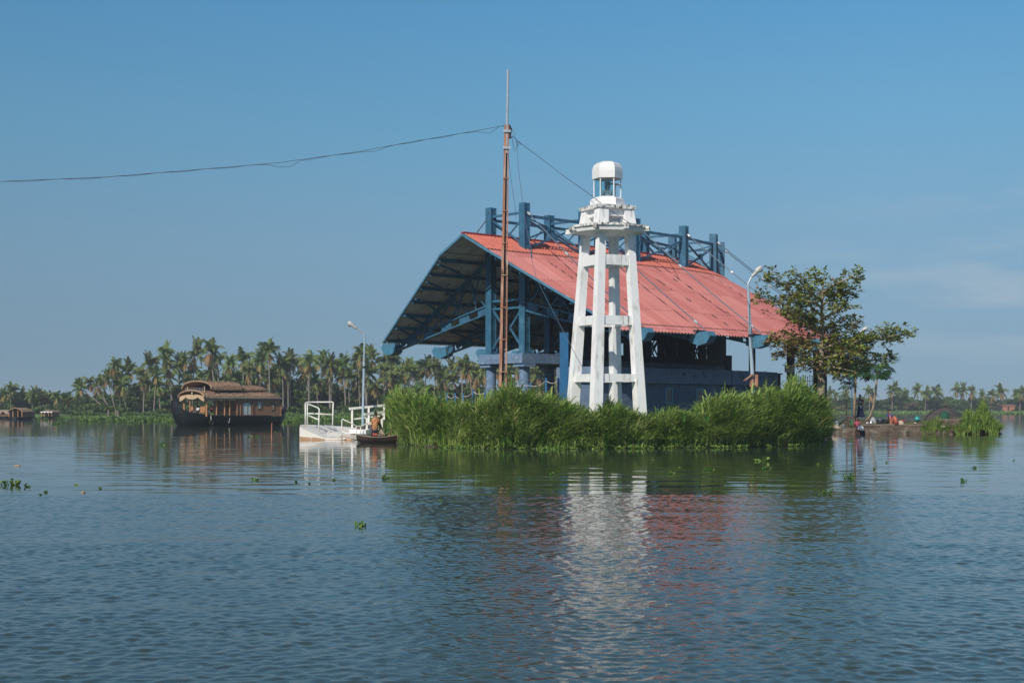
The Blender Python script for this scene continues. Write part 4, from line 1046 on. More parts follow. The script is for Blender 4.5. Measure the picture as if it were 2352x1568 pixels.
for i, (x, yt, w) in enumerate(fl):
    kd = ('leaf_dark', 'leaf_dark', 'leaf_mid')[i % 3]
    broadleaf(x, yt, w, 358 + i % 3 * 6, kd, 'hazy ' + KD[kd] + ' tree, ' + ordinal(i) + ' from the left on the far left shore', 'leafy trees on the far left shore', i)
rb = [(x, 911 + (k * 7 % 6) * 1.8, 36 + (k * 5 % 4) * 5) for k, x in enumerate(list(range(1470, 1900, 30)) + list(range(1905, 2380, 16)))]
for i, (x, yt, w) in enumerate(rb):
    kd = ('leaf_dark', 'leaf_mid', 'leaf_dark', 'leaf_brown')[(i * 5) % 4]
    broadleaf(x, yt + (6 if kd == 'leaf_brown' else 0), w, 566 + i % 3 * 8, kd, 'distant ' + KD[kd] + ' tree, ' + ordinal(i) + ' from the left on the right far shore', 'leafy trees on the right far shore', i)

# shores
def shore(name, x0, x1, Y0, Y1, z, seed, wob=3):
    rs = random.Random(seed); n = 40; fr = []; 
    for k in range(n + 1):
        X = x0 + (x1 - x0) * k / n; fr.append((X, Y0 + wob * math.sin(k * .9 + seed) * .5 + rs.uniform(-1, 1) * wob * .3))
    mb = MB(); vs = []
    for X, Y in fr: vs += [(X, Y, -.3), (X, Y + .6, z * .6), (X, Y + 4, z), (X, Y1, z * 1.3)]
    fs = [(k * 4 + j, (k + 1) * 4 + j, (k + 1) * 4 + j + 1, k * 4 + j + 1) for k in range(n) for j in range(3)]
    mb.add(vs, fs); return tag(mb.build(name, M['turf']), kind='structure')
shore('shore', -95, 60, 296, 345, .5, 1)
shore('shore', -190, -88, 344, 400, .5, 2)
shore('shore', 40, 240, 545, 640, .7, 3, 5)
def leafy_band(name, boxes, n, size, mt, seed, label, cat='undergrowth'):
    rs = np.random.default_rng(seed); V = []; Q = []
    for (x0, x1, Y0, Y1, z0, z1, fr) in boxes:
        m = int(n * fr); k = int(abs(x1 - x0) / 2.2) + 2
        cx_ = rs.uniform(x0, x1, k); cy_ = rs.uniform(Y0, Y1, k); ch = rs.uniform(.45, 1, k)
        idx = rs.integers(0, k, m)
        X = cx_[idx] + rs.normal(0, .9, m); Yy = np.clip(cy_[idx] + rs.normal(0, .8, m), Y0, Y1); Z = z0 + (z1 - z0) * ch[idx] * rs.uniform(0, 1, m) ** .8
        c = np.stack([X, Yy, Z], 1); a = rs.normal(size=(m, 3)); a /= np.linalg.norm(a, axis=1)[:, None]; b = np.cross(a, rs.normal(size=(m, 3))); b /= np.linalg.norm(b, axis=1)[:, None]
        s = (size * rs.uniform(.6, 1.4, m))[:, None]
        v = np.stack([c - a * s - b * s * .3, c + a * s * .1 - b * s * .6, c + a * s + b * s * .2, c - a * s * .2 + b * s * .6], 1).reshape(-1, 3)
        V.append(v); 
    V = np.concatenate(V); Q = np.arange(len(V)).reshape(-1, 4)
    o = fast_mesh(name, V, Q, [M[mt]]); tag(o, label, cat, kind='stuff'); return o
leafy_band('undergrowth', [(-92, 24, 299, 306, .2, 2.6, .55), (-92, 24, 308, 326, .4, 6.0, .45)], 40000, .30, 'leaf_dark', 5, 'dense green scrub along the foot of the left shore trees')
leafy_band('undergrowth', [(-190, -92, 347, 352, .2, 3.2, .4), (-190, -92, 356, 372, .4, 6, .6)], 12000, .4, 'leaf_dark', 6, 'hazy dark scrub along the far left shore')
leafy_band('undergrowth', [(45, 235, 549, 552, .2, 1.2, .25), (45, 235, 556, 580, .5, 4.8, .75)], 20000, .45, 'leaf_dark', 7, 'distant green scrub along the right far shore')
leafy_band('bank_grass', [(-90, 24, 296, 300, .1, 1.1, .7), (-64, -28, 288, 296, .0, .9, .3)], 12000, .22, 'leaf_mid', 8, 'bright green bank plants at the water edge of the left shore', 'grass')
leafy_band('bank_grass', [(45, 235, 540, 547, .0, .7, 1)], 7000, .35, 'grass', 9, 'strip of bright grass at the water edge of the right shore', 'grass')

# floating weed mats in front of the left shore
def mats(name, spots, mt, seed, label, size=.16, cat='water weeds'):
    rs = np.random.default_rng(seed); Vs = []
    for (x, y, w, n, hgt) in spots:
        c = WL(x, y); W = w / F * c.y; m = n
        X = c.x + rs.normal(0, W * .30, m); D = min(6, W * .8); Yy = c.y + rs.normal(0, D * .3, m); Z = rs.uniform(.01, hgt, m)
        p = np.stack([X, Yy, Z], 1); a = rs.normal(size=(m, 3)); a[:, 2] *= .7; a /= np.linalg.norm(a, axis=1)[:, None]; b = np.cross(a, rs.normal(size=(m, 3))); b /= np.linalg.norm(b, axis=1)[:, None]
        s = (size * rs.uniform(.6, 1.4, m) * c.y / 200)[:, None]
        Vs.append(np.stack([p - a * s, p - b * s * .7, p + a * s, p + b * s * .7], 1).reshape(-1, 3))
    V = np.concatenate(Vs); V[:, 2] = np.maximum(V[:, 2], .005)
    return tag(fast_mesh(name, V, np.arange(len(V)).reshape(-1, 4), [M[mt]]), label, cat, kind='stuff')
rs_ = random.Random(3)
mats('floating_weeds', [(rs_.uniform(190, 690), rs_.uniform(959, 971), rs_.uniform(10, 46), 60, .35) for _ in range(95)] + [(rs_.uniform(640, 900), rs_.uniform(958, 970), rs_.uniform(14, 50), 70, .4) for _ in range(55)], 'floating', 31, 'patchy mat of floating weeds in front of the left shore')
mats('floating_weeds', [(rs_.uniform(2270, 2350), 951, 20, 30, .3) for _ in range(6)] + [(rs_.uniform(60, 190), rs_.uniform(961, 966), 14, 20, .3) for _ in range(8)], 'floating', 32, 'thin streaks of floating weeds far out on the open water')

# ---------------------------------------------------------------- reed grass on the island
crest = [(870, 975), (885, 935), (900, 905), (930, 893), (960, 900), (1000, 910), (1040, 928), (1080, 925), (1110, 908), (1150, 893), (1180, 886), (1200, 896), (1230, 915), (1270, 915), (1310, 925), (1350, 932), (1400, 926), (1440, 946), (1490, 950), (1540, 946), (1605, 938), (1630, 918), (1665, 896), (1700, 900), (1740, 897), (1780, 888), (1820, 886), (1850, 886), (1868, 893), (1884, 920), (1892, 965), (1900, 1000)]
def crest_y(x): return 7 + 5 * math.sin(x * .051) * math.sin(x * .017 + 2) + float(np.interp(x, [c[0] for c in crest], [c[1] for c in crest]))
def front_y(x):
    xs = [p[0] for p in front_px]; ys = [p[1] for p in front_px]; return float(np.interp(x, xs, ys))
def reeds(n, seed):
    rs = np.random.default_rng(seed); V = np.zeros((n * 8, 3)); k = 0; keep = 0
    MI = []; pal = rs.random(4000)
    xs = rs.uniform(878, 1891, n); cl = np.round(xs / 9 + rs.normal(0, .3, n))
    crn = np.sin(cl * 12.9) * 43758.5; crn -= np.floor(crn)
    for i in range(n):
        x = xs[i]; fy = front_y(x); Yf = H0 * F / (fy - HY); cy = crest_y(x) + 22 * (crn[i] - .5)
        dep = rs.random() ** 1.15 * 4.6                                  # depth behind the water's edge
        if x < 930: dep += max(0, (930 - x)) * .10 * rs.random()
        Y = Yf + dep + rs.uniform(-.25, .25); X = (x - CX) / F * Y; tu = int(X / .55 + 40) * 31 + int(dep / .6)
        ztop = PZ(cy, Yf + 2.6)                                       # height of the grass mass behind
        prof = min(1, (.28 + dep / 2.0)); tip = max(.5, ztop * prof * (rs.uniform(.58, 1.0) if rs.random() < .95 else rs.uniform(.98, 1.16)) * (.86 + .2 * pal[(tu * 13) % 4000])); Ln = min(tip, rs.uniform(.75, 1.5)) * rs.uniform(.8, 1.1)
        root = max(.0, tip - Ln * .85)
        az = pal[tu % 4000] * 6.283 + rs.normal(0, 1.1); lean = (.25 + .7 * pal[(tu * 7) % 4000]) * rs.uniform(.5, 1.3); outw = .35 * (1 if dep < 1.5 else .3)
        dx = math.cos(az) * lean + .18; dy = math.sin(az) * lean - outw
        w = rs.uniform(.013, .044)
        sx = rs.uniform(-1, 1); 
        p = [np.array([X, Y, root]), None, None, None]
        p[1] = p[0] + np.array([dx * .22 * Ln, dy * .22 * Ln, Ln * .45]); p[2] = p[1] + np.array([dx * .38 * Ln, dy * .38 * Ln, Ln * .36]); p[3] = p[2] + np.array([dx * .55 * Ln, dy * .55 * Ln, Ln * (.16 - .32 * rs.random() * lean)])
        s = np.array([math.cos(az + 1.57 + sx), math.sin(az + 1.57 + sx) * .6, 0]); s /= np.linalg.norm(s)
        for j, wj in enumerate((w * .8, w * 1.1, w, w * .2)):
            V[i * 8 + j * 2] = p[j] - s * wj; V[i * 8 + j * 2 + 1] = p[j] + s * wj
        pv = pal[(tu * 3) % 4000] + rs.normal(0, .18); MI.append(1 if rs.random() < .085 else 2 if pv < .25 else 3 if pv > .8 else 0)
    b = np.arange(n)[:, None] * 8
    Q = np.concatenate([b + np.array([[j * 2, j * 2 + 1, j * 2 + 3, j * 2 + 2]]) for j in range(3)], 1).reshape(-1, 4)
    return V, Q, np.repeat(MI, 3)
V, Q, MI = reeds(62000, 77)
tag(fast_mesh('reed_grass', V, Q, [M['grass'], M['grass_dry'], M['grass_dark'], M['grass_light']], MI), 'tall bright green reed grass covering the front bank of the island', 'grass', kind='stuff')
# the leaf-littered mass under the blades
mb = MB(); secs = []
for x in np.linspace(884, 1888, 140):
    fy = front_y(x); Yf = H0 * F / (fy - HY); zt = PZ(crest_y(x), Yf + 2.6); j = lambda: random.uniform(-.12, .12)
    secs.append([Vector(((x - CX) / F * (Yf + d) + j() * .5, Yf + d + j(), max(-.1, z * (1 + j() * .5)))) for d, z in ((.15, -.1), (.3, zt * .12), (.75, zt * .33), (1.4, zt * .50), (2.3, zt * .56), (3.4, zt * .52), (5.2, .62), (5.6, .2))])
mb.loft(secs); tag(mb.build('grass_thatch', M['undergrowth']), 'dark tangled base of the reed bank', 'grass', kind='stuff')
# low creepers at the water's edge and in the reeds
rs2 = np.random.default_rng(5); Vs = []; Vh = []
for i in range(15000):
    x = rs2.uniform(900, 1888); fy = front_y(x); Yf = H0 * F / (fy - HY); d = rs2.random() ** 1.5 * 1.6; Y = Yf + d - .1
    patch = math.sin(x * .043 + 1) + math.sin(x * .019)
    if patch < -.2 and d > .5: continue
    p = np.array([(x - CX) / F * Y, Y - .1, rs2.uniform(.0, .35 + d * .75)]); a = rs2.normal(size=3); a /= np.linalg.norm(a); b = np.cross(a, rs2.normal(size=3)); b /= np.linalg.norm(b); s = rs2.uniform(.035, .085)
    Vs += [p - a * s, p - b * s * .6, p + a * s, p + b * s * .6]
V = np.array(Vs); tag(fast_mesh('creepers', V, np.arange(len(V)).reshape(-1, 4), [M['leaf_mid']]), 'small leafy creepers low on the reed bank', 'creepers', kind='stuff')
for i in range(5200):
    x = rs2.uniform(925, 1886); 
    if math.sin(x * .031) + math.sin(x * .11 + 2) < -.15: continue
    fy = front_y(x); Yf = H0 * F / (fy - HY); Y = Yf - rs2.random() ** 2 * .9 + .15
    p = np.array([(x - CX) / F * Y, Y, rs2.uniform(.01, .14)]); a = rs2.normal(size=3); a[2] *= .5; a /= np.linalg.norm(a); b = np.cross(a, rs2.normal(size=3)); b /= np.linalg.norm(b); s = rs2.uniform(.03, .075)
    Vh += [p - a * s, p - b * s * .8, p + a * s, p + b * s * .8]
V = np.array(Vh); V[:, 2] = np.maximum(V[:, 2], .004); tag(fast_mesh('waterline_weeds', V, np.arange(len(V)).reshape(-1, 4), [M['hyacinth']]), 'yellow green floating weeds fringing the reed bank', 'water weeds', kind='stuff')
# clump at the right end of the quay
def clump(x0, x1, ytop, Yc, n, seed, label, mt='grass', dep=1.6, z0=.1):
    rs = np.random.default_rng(seed); V = []; 
    for i in range(n):
        u = rs.random(); x = x0 + (x1 - x0) * u; env = math.sin(math.pi * min(.98, max(.02, u ** 1.25))) ** .6 * (.82 + .22 * math.sin(u * 17 + seed) + rs.uniform(-.1, .1))
        Y = Yc + rs.uniform(-dep, dep); zt = z0 + (PZ(ytop, Yc) - z0) * env * rs.uniform(.35, 1.05); Ln = rs.uniform(.5, 1.1); X = (x - CX) / F * Y
        az = rs.uniform(0, 6.283); le = rs.uniform(.2, .9); dx = math.cos(az) * le + (u - .5) * .9; dy = math.sin(az) * le
        p0 = np.array([X, Y, max(0, zt - Ln * .8)]); p1 = p0 + np.array([dx * .3 * Ln, dy * .3 * Ln, Ln * .5]); p2 = p1 + np.array([dx * .4 * Ln, dy * .4 * Ln, Ln * .22]); s = np.array([math.cos(az + 1.6), math.sin(az + 1.6), 0]) * rs.uniform(.018, .035)
        V += [p0 - s, p0 + s, p1 + s, p1 - s, p1 - s, p1 + s, p2 + s * .2, p2 - s * .2]
    V = np.array(V); return tag(fast_mesh('grass_clump', V, np.arange(len(V)).reshape(-1, 4), [M[mt]]), label, 'grass', kind='stuff')
clump(2196, 2292, 922, 109, 6500, 41, 'big bushy grass clump at the right end of the stone quay')
clump(2120, 2175, 955, 108.8, 1500, 42, 'ragged yellowish grass on the quay beside the upturned hull', dep=.8, z0=.6)
clump(1884, 1908, 925, 97, 700, 43, 'tall thin grass at the right end of the reed bank', dep=1.5)

# elephant ear leaves among the reeds
def taro(x, y, sz, i, lab):
    Yf = H0 * F / (front_y(x) - HY); Y = Yf + .25; c = P(x, y, Y)
    t = thing('elephant_ear_plant', lab, 'plant', (c.x, c.y + .2, .3), group='elephant ear plants in the reeds')
    mb = MB(); out = [(0, .12), (.16, .30), (.34, .22), (.36, -.02), (.26, -.32), (.10, -.62), (0, -.78), (-.10, -.62), (-.26, -.32), (-.36, -.02), (-.34, .22), (-.16, .30)]
    k = sz / F * Y / 1.0; rot = random.uniform(-.4, .4); ex = Vector((math.cos(rot), -.15, math.sin(rot))).normalized(); ey = Vector((-math.sin(rot) * .9, -.35, math.cos(rot))).normalized()
    pts = [c + ex * a * k + ey * b * k + Vector((0, -.1 * abs(a) * k, 0)) for a, b in out]; n = len(pts); mid = c + ey * -.2 * k + Vector((0, .05, 0))
    mb.add(pts + [mid], [(j, (j + 1) % n, n) for j in range(n)]); mb.build('leaf', M['taro'], t)
    mb = MB(); mb.tube([Vector((c.x, c.y + .2, .1)), c + Vector((0, .12, -.2)), c + ey * .12 * k], .02, 5); mb.build('stalk', M['taro'], t)
tl = [((1400 + 1860 / 2.94) * .6125, (1400 + 620 / 2.94) * .6125, 22, 'paired broad leaf low left of the tower legs'), ((1400 + 1908 / 2.94) * .6125, (1400 + 715 / 2.94) * .6125, 16, 'small broad leaf nearest the water left of the tower'),
      ((2300 + 720 / 2.767) * .6125, (1350 + 590 / 2.767) * .6125, 24, 'broad leaf in the reeds right of the tower'), ((2300 + 905 / 2.767) * .6125, (1350 + 690 / 2.767) * .6125, 26, 'largest pale broad leaf in the middle of the reed bank'),
      ((2300 + 965 / 2.767) * .6125, (1350 + 600 / 2.767) * .6125, 20, 'broad leaf just above the largest pale one'), ((2300 + 1548 / 2.767) * .6125, (1350 + 620 / 2.767) * .6125, 22, 'broad leaf below the rusty box lamp post'),
      ((2300 + 1553 / 2.767) * .6125, (1350 + 810 / 2.767) * .6125, 24, 'broad leaf at the waterline below the lamp post'), ((2300 + 1815 / 2.767) * .6125, (1350 + 815 / 2.767) * .6125, 24, 'left leaf of the dark pair near the right end of the reeds'),
      ((2300 + 1870 / 2.767) * .6125, (1350 + 815 / 2.767) * .6125, 22, 'right leaf of the dark pair near the right end of the reeds'), ((2300 + 1975 / 2.767) * .6125, (1350 + 780 / 2.767) * .6125, 18, 'small broad leaf nearest the right tip of the reed bank')]
for i, (x, y, s, l_) in enumerate(tl): taro(x, y, s * .9, i, l_)

# rope fence posts on the island
zG2 = zG
prs = [(672, 262), (735, 260), (815, 232), (903, 232), (990, 232), (1098, 185), (1235, 190), (1733, 120), (1905, 65), (2040, 65)]
tops = []
for i, (zx, zy) in enumerate(prs):
    Y = 96 - i * .9 if i < 7 else 88 - (i - 7) * 1.5; x, y = zG(zx, zy); tp = P(x, y, Y); tops.append(tp)
    lab = 'bright blue rope post, ' + ordinal(i) + ' from the left in the row behind the reeds'
    t = thing('rope_post', lab, 'post', (tp.x, tp.y, .6), group='blue rope posts')
    mb = MB(); mb.tube([(tp.x, tp.y, .5), (tp.x, tp.y, tp.z)], .055 if i < 7 else .065, 8); mb.build('post_shaft', M['panel_blue'], t)
    mb = MB(); mb.ball((tp.x, tp.y, tp.z + .02), .07, 8, 5); mb.build('post_knob', M['panel_blue'], t)
for nm, idx in (('sagging white rope strung between the left seven blue posts', range(0, 7)), ('sagging white rope strung between the right three blue posts', range(7, 10))):
    idx = list(idx); pl = []
    for a, b in zip(idx, idx[1:]): pl += cat(tops[a] - Vector((0, 0, .08)), tops[b] - Vector((0, 0, .08)), .16, 7)[:-1]
    pl.append(tops[idx[-1]] - Vector((0, 0, .08)))
    if idx[0] == 7: pl = [P(1156, 900, 88.5), P(1170, 893, 88.3), P(1190, 886, 88)] + pl
    mb = MB(); mb.tube(pl, .022, 5); tag(mb.build('rope', M['rope']), nm, 'rope')

# ---------------------------------------------------------------- the almond tree and the papayas
def leaf_cluster(V, Q, MI, c, n, ln, rs, red):
    for k in range(n):
        az = rs.uniform(0, 6.283); el = rs.uniform(-.5, 1.0); d = np.array([math.cos(az) * math.cos(el), math.sin(az) * math.cos(el), math.sin(el)])
        s = np.cross(d, [0, 0, 1.0]); s /= np.linalg.norm(s) + 1e-9; s = s * math.cos(rs.uniform(-.7, .7)) + np.array([0, 0, rs.uniform(-.5, .5)]); L_ = ln * rs.uniform(.7, 1.2); w = L_ * .27
        m = len(V); p = c + d * .03
        V += [p, p + d * L_ * .6 - s * w, p + d * L_ + np.array([0, 0, -.04]), p + d * L_ * .6 + s * w]; Q.append((m, m + 1, m + 2, m + 3)); MI.append(1 if rs.random() < red else 0)
def almond():
    Y0 = 90.5; zT = crop(2700, 1000, 2.24)
    foot = zT(850, 960, Y0); foot.z = .6
    t = thing('almond_tree', 'layered broad leaved tree with reddish lower leaves at the right end of the roof', 'tree', foot)
    rs = random.Random(12); D = lambda zx, zy, dy=0: (lambda p: p)(zT(zx, zy, Y0 + dy))
    mb = MB(); tr = [Vector((foot.x, Y0, .3)), D(850, 950), D(835, 880), D(850, 760), D(852, 680), D(857, 560), D(855, 420), D(858, 270), D(865, 150), D(880, 95)]
    mb.tube(tr, [.27, .25, .21, .17, .15, .12, .10, .07, .045, .02], 8)
    # (start on trunk, way points..., tip), density, red share
    br = [([(857, 560), (800, 500), (690, 420), (560, 330), (440, 300), (300, 240)], 1, .25), ([(857, 560), (800, 520), (640, 400), (520, 370)], -.5, .2), ([(855, 420), (760, 330), (620, 230), (500, 140), (370, 60)], .3, .15),
          ([(858, 300), (760, 210), (690, 140), (620, 80)], -.8, .15), ([(858, 330), (930, 260), (1040, 210), (1140, 250)], .8, .2), ([(862, 220), (960, 150), (1080, 100), (1200, 85)], -.4, .12), ([(865, 160), (830, 110), (800, 90), (740, 95)], .5, .1),
          ([(856, 440), (960, 380), (1050, 330), (1110, 350)], -1, .2), ([(857, 540), (930, 500), (1070, 490), (1190, 450)], .6, .2), ([(855, 470), (760, 440), (680, 470), (600, 400)], 1.2, .3),
          ([(850, 760), (760, 700), (640, 650), (500, 620), (380, 630)], -.6, .55), ([(850, 790), (720, 760), (600, 720), (480, 740)], .9, .6), ([(852, 700), (740, 640), (640, 600), (540, 600)], 0, .55), ([(840, 860), (760, 830), (700, 800), (640, 840)], -.9, .25),
          ([(852, 690), (960, 650), (1080, 640), (1250, 620), (1400, 590), (1590, 560)], -.3, .10), ([(852, 720), (1000, 680), (1150, 660), (1300, 610), (1500, 600)], .5, .1), ([(850, 780), (980, 740), (1100, 720), (1250, 700)], -1.1, .3),
          ([(835, 900), (950, 880), (1100, 830), (1250, 790), (1460, 765)], .4, .15), ([(835, 900), (940, 870), (1050, 800), (1180, 780)], -.7, .25), ([(852, 640), (900, 580), (960, 540), (1000, 520)], .2, .3), ([(850, 800), (900, 760), (960, 800), (1040, 850)], 1.1, .3),
          ([(853, 650), (930, 620), (1040, 600), (1120, 620)], .9, .4), ([(840, 860), (900, 840), (1000, 850), (1130, 880)], -.9, .2), ([(858, 350), (800, 300), (700, 290), (610, 250)], -1.1, .2), ([(860, 260), (900, 200), (960, 230), (1020, 180)], 1.2, .1)]
    V = []; Q = []; MI = []
    for pts, dy, red in br:
        n = len(pts); w = [D(zx, zy, dy * 1.5 * (k / (n - 1)) ** .7) for k, (zx, zy) in enumerate(pts)]
        mb.tube(w, [.075 * (1 - k / n) + .012 for k in range(n)], 6)
        for k in range(n - 1):
            seg = int((w[k + 1] - w[k]).length / .046) + 1
            for j in range(seg):
                u = (k + j / seg) / (n - 1)
                if u < .22: continue
                c = w[k].lerp(w[k + 1], j / seg); sp_ = .30 + .22 * math.sin(u * 3)
                c = c + Vector((rs.gauss(0, sp_ * .7), rs.gauss(0, sp_ * 1.3), rs.gauss(0, sp_ * .62) + .04))
                if rs.random() < .22: mb.tube([w[k].lerp(w[k + 1], j / seg), c], .012, 4)
                leaf_cluster(V, Q, MI, np.array(c), rs.randint(7, 10), .30, rs, red)
    mb.build('trunk', M['bark_pale'], t, smooth=True)
    V = np.array(V) - np.array(wloc(t))
    fast_mesh('foliage', V, np.array(Q), [M['almond'], M['almond_red']], MI, parent=t)
almond()
def papaya(foot, top, r, label, seed, bend=None, leaves=15, spread=1.05):
    rs = random.Random(seed)
    t = thing('papaya_tree', label, 'tree', foot, group='papaya trees')
    pts = [foot] + (bend or []) + [top]
    mb = MB(); mb.tube(pts, [r - (r * .35) * k / (len(pts) - 1) for k in range(len(pts))], 8); mb.build('trunk', M['bark_pale'], t, smooth=True)
    V = MB(); st = MB()
    for k in range(int(leaves * 2.5)):
        az = k * 2.4 + rs.uniform(-.3, .3); el = rs.uniform(-.35, .85); d = Vector((math.cos(az) * math.cos(el), math.sin(az) * math.cos(el), math.sin(el))); L_ = rs.uniform(.6, 1.0) * spread
        tip = top + d * L_ + Vector((0, 0, -.08)); st.tube([top, top.lerp(tip, .5) + Vector((0, 0, .06)), tip], .014, 4)
        h = Vector((d.x, d.y, 0)).normalized(); s = h.cross(Vector((0, 0, 1)))
        ex = (h * .75 + Vector((0, 0, -.65 - rs.random() * .4))).normalized()
        for q in range(7):
            a = (q - 3) * .52; dv = (ex * math.cos(a) + s * math.sin(a)).normalized(); ln = (.50 - abs(q - 3) * .06) * spread; wv = (s * math.cos(a) - ex * math.sin(a)) * ln * .105
            m = tip + dv * ln * .55; e = tip + dv * ln
            V.add([tip, m - wv, m - wv * 1.5 + dv * ln * .16, e, m + wv * 1.5 + dv * ln * .16, m + wv], [(0, 1, 2, 3), (0, 3, 4, 5)])
    st.build('leaf_stalks', M['papaya'], t); V.build('foliage', M['papaya'], t)
z5 = crop(2700, 1000, 2.24)
pf = z5(1125, 1250, 110.5); pf.z = .8
papaya(pf, z5(1140, 870, 110.2), .13, 'straight trunked papaya tree beside the standing woman', 3, [z5(1133, 1080, 110.4)], 17, 1.15)
pf = z5(1215, 1275, 110.8); pf.z = .9
papaya(pf, z5(1325, 880, 109.6), .12, 'bent papaya tree curving up right of the standing woman', 4, [z5(1262, 1255, 110.6), z5(1288, 1180, 110.3), z5(1308, 1040, 110)], 17, 1.15)
papaya(z5(1060, 1250, 111.5), z5(1075, 985, 111.2), .05, 'small drooping papaya shoot left of the straight papaya trunk', 5, None, 8, .7)
# ---------------------------------------------------------------- people
def person(label, J, face, hair='short', group=None, scale=1.0, hands=True, eyes=True):
    """J: absolute joint positions. One skinned body; returns the empty."""
    o = Vector(J['pelvis']); base = Vector((o.x, o.y, min(v[2] for v in J.values())))
    t = thing('person', label, 'person', base, group=group)
    vs = []; es = []; rad = []
    def add(p, r, par=None):
        vs.append(Vector(p) - base); rad.append(r if isinstance(r, tuple) else (r, r))
        if par is not None: es.append((par, len(vs) - 1))
        return len(vs) - 1
    k = scale; fd = Vector(face).normalized()
    pel = add(J['pelvis'], (.13 * k, .10 * k)); sp = add(Vector(J['pelvis']).lerp(Vector(J['neck']), .45), (.115 * k, .085 * k), pel)
    ch = add(Vector(J['pelvis']).lerp(Vector(J['neck']), .8), (.14 * k, .095 * k), sp); nk = add(J['neck'], .052 * k, ch)
    hd = Vector(J['head']); up = (hd - Vector(J['neck'])).normalized()
    h0 = add(hd - up * .055 * k + fd * .015, (.062 * k, .065 * k), nk); h1 = add(hd + up * .01, (.076 * k, .088 * k), h0); h2 = add(hd + up * .07 * k - fd * .01, (.07 * k, .082 * k), h1); add(hd + up * .105 * k - fd * .01, (.04 * k, .045 * k), h2)
    add(hd + fd * .098 * k - up * .012 * k, .013 * k, h1)                       # nose
    sd_ = fd.cross(up).normalized()
    for e in (-1, 1): add(hd + sd_ * e * .083 * k - fd * .01, (.012 * k, .02 * k), h1)     # ears
    for s in ('L', 'R'):
        sh = add(J['sh' + s], .052 * k, ch); el = add(J['el' + s], .038 * k, sh); wr = add(J['wr' + s], .027 * k, el)
        d = (Vector(J['wr' + s]) - Vector(J['el' + s])).normalized(); d = (d + Vector((0, 0, -.25))).normalized(); q = d.cross(Vector((0, 1, .3))).normalized()
        pm = add(Vector(J['wr' + s]) + d * .065 * k, (.034 * k, .018 * k), wr)
        if hands:
            for f, (off, ln) in enumerate(((-.03, .062), (-.01, .075), (.01, .070), (.03, .055))):
                a = Vector(J['wr' + s]) + d * .10 * k + q * off * k; c2 = d.cross(q) * .35
                f1 = add(a, .009 * k, pm); f2 = add(a + (d + c2 * .5).normalized() * ln * .5 * k, .0085 * k, f1); add(a + (d + c2 * .5).normalized() * ln * .5 * k + (d + c2 * 1.6).normalized() * ln * .5 * k, .007 * k, f2)
            a = Vector(J['wr' + s]) + d * .045 * k - q * .038 * k; th = add(a, .011 * k, pm); add(a + (d * .8 - q * .5).normalized() * .05 * k, .009 * k, th)
        hp = add(J['hip' + s], .085 * k, pel); kn = add(J['kn' + s], .056 * k, hp); an = add(J['an' + s], .038 * k, kn); f = Vector(J.get('foot' + s, Vector(J['an' + s]) + Vector((fd.x, fd.y, 0)).normalized() * .13 + Vector((0, 0, -.05)))); add(f, (.04 * k, .025 * k), an)
    me = bpy.data.meshes.new('body'); me.from_pydata([tuple(v) for v in vs], es, []); me.materials.append(M['skin'])
    b = bpy.data.objects.new('body', me); COL.objects.link(b); b.parent = t
    sk = b.modifiers.new('skin', 'SKIN'); sk.use_smooth_shade = True
    for i, r in enumerate(rad): me.skin_vertices[0].data[i].radius = r
    me.skin_vertices[0].data[0].use_root = True
    ss = b.modifiers.new('sub', 'SUBSURF'); ss.levels = 1; ss.render_levels = 1
    # hair
    mb = MB(); c = hd - fd * .022 * k + up * .045 * k
    axx, ayy = sd_, fd
    n = 12; rows = []
    for i in range(7):
        ph = math.pi * .62 * i / 6; r = math.sin(ph) * .098 * k; z = math.cos(ph) * .098 * k
        rows.append([c + axx * r * math.cos(2 * math.pi * j / n) * .95 + ayy * (r * math.sin(2 * math.pi * j / n) * 1.06 - (.03 * k if i > 3 else 0)) + up * z for j in range(n)])
    mb.loft(rows, closed=True)
    if hair == 'bun':
        cc = hd - fd * .12 * k + up * .0; mb.ball(cc, .06 * k, 8, 6)
    h = mb.build('hair', M['hair'], t, smooth=True)
    if eyes:
        for e in (-1, 1):
            mb = MB(); mb.ball(hd + fd * .083 * k + sd_ * e * .032 * k + up * .012 * k, .0125 * k, 8, 6); mb.build('eye', M['eye'], t, smooth=True)
        mb = MB(); mb.ball(hd + fd * .080 * k - up * .045 * k, .02 * k, 8, 5, sc=(1.2, .6, .35)); mb.build('mouth', M['maroon blouse'], t)
    return t
def oring(c, ax, rx, ry, n=14, side=None):
    ax = Vector(ax).normalized(); s = Vector(side) if side is not None else Vector((1, 0, 0)); s = (s - ax * s.dot(ax)).normalized(); u = ax.cross(s)
    return [Vector(c) + s * rx * math.cos(2 * math.pi * i / n) + u * ry * math.sin(2 * math.pi * i / n) for i in range(n)]
def garment(name, mt, t, chains, folds=0.0):
    """chains: lists of (centre, rx, ry); rings are set across each chain"""
    mb = MB()
    for ch, side in chains:
        secs = []
        for i, (c, rx, ry) in enumerate(ch):
            a = Vector(ch[max(i - 1, 0)][0]); b = Vector(ch[min(i + 1, len(ch) - 1)][0]); r = oring(c, (b - a), rx, ry, 16, side)
            if folds: r = [Vector(c) + (p - Vector(c)) * (1 + folds * math.sin(j * 2.4 + i) * (i / len(ch))) for j, p in enumerate(r)]
            secs.append(r)
        mb.loft(secs, closed=True, caps=True)
    return mb.build(name, M[mt], t, smooth=True)

zc = crop(1100, 1450, 5.227)
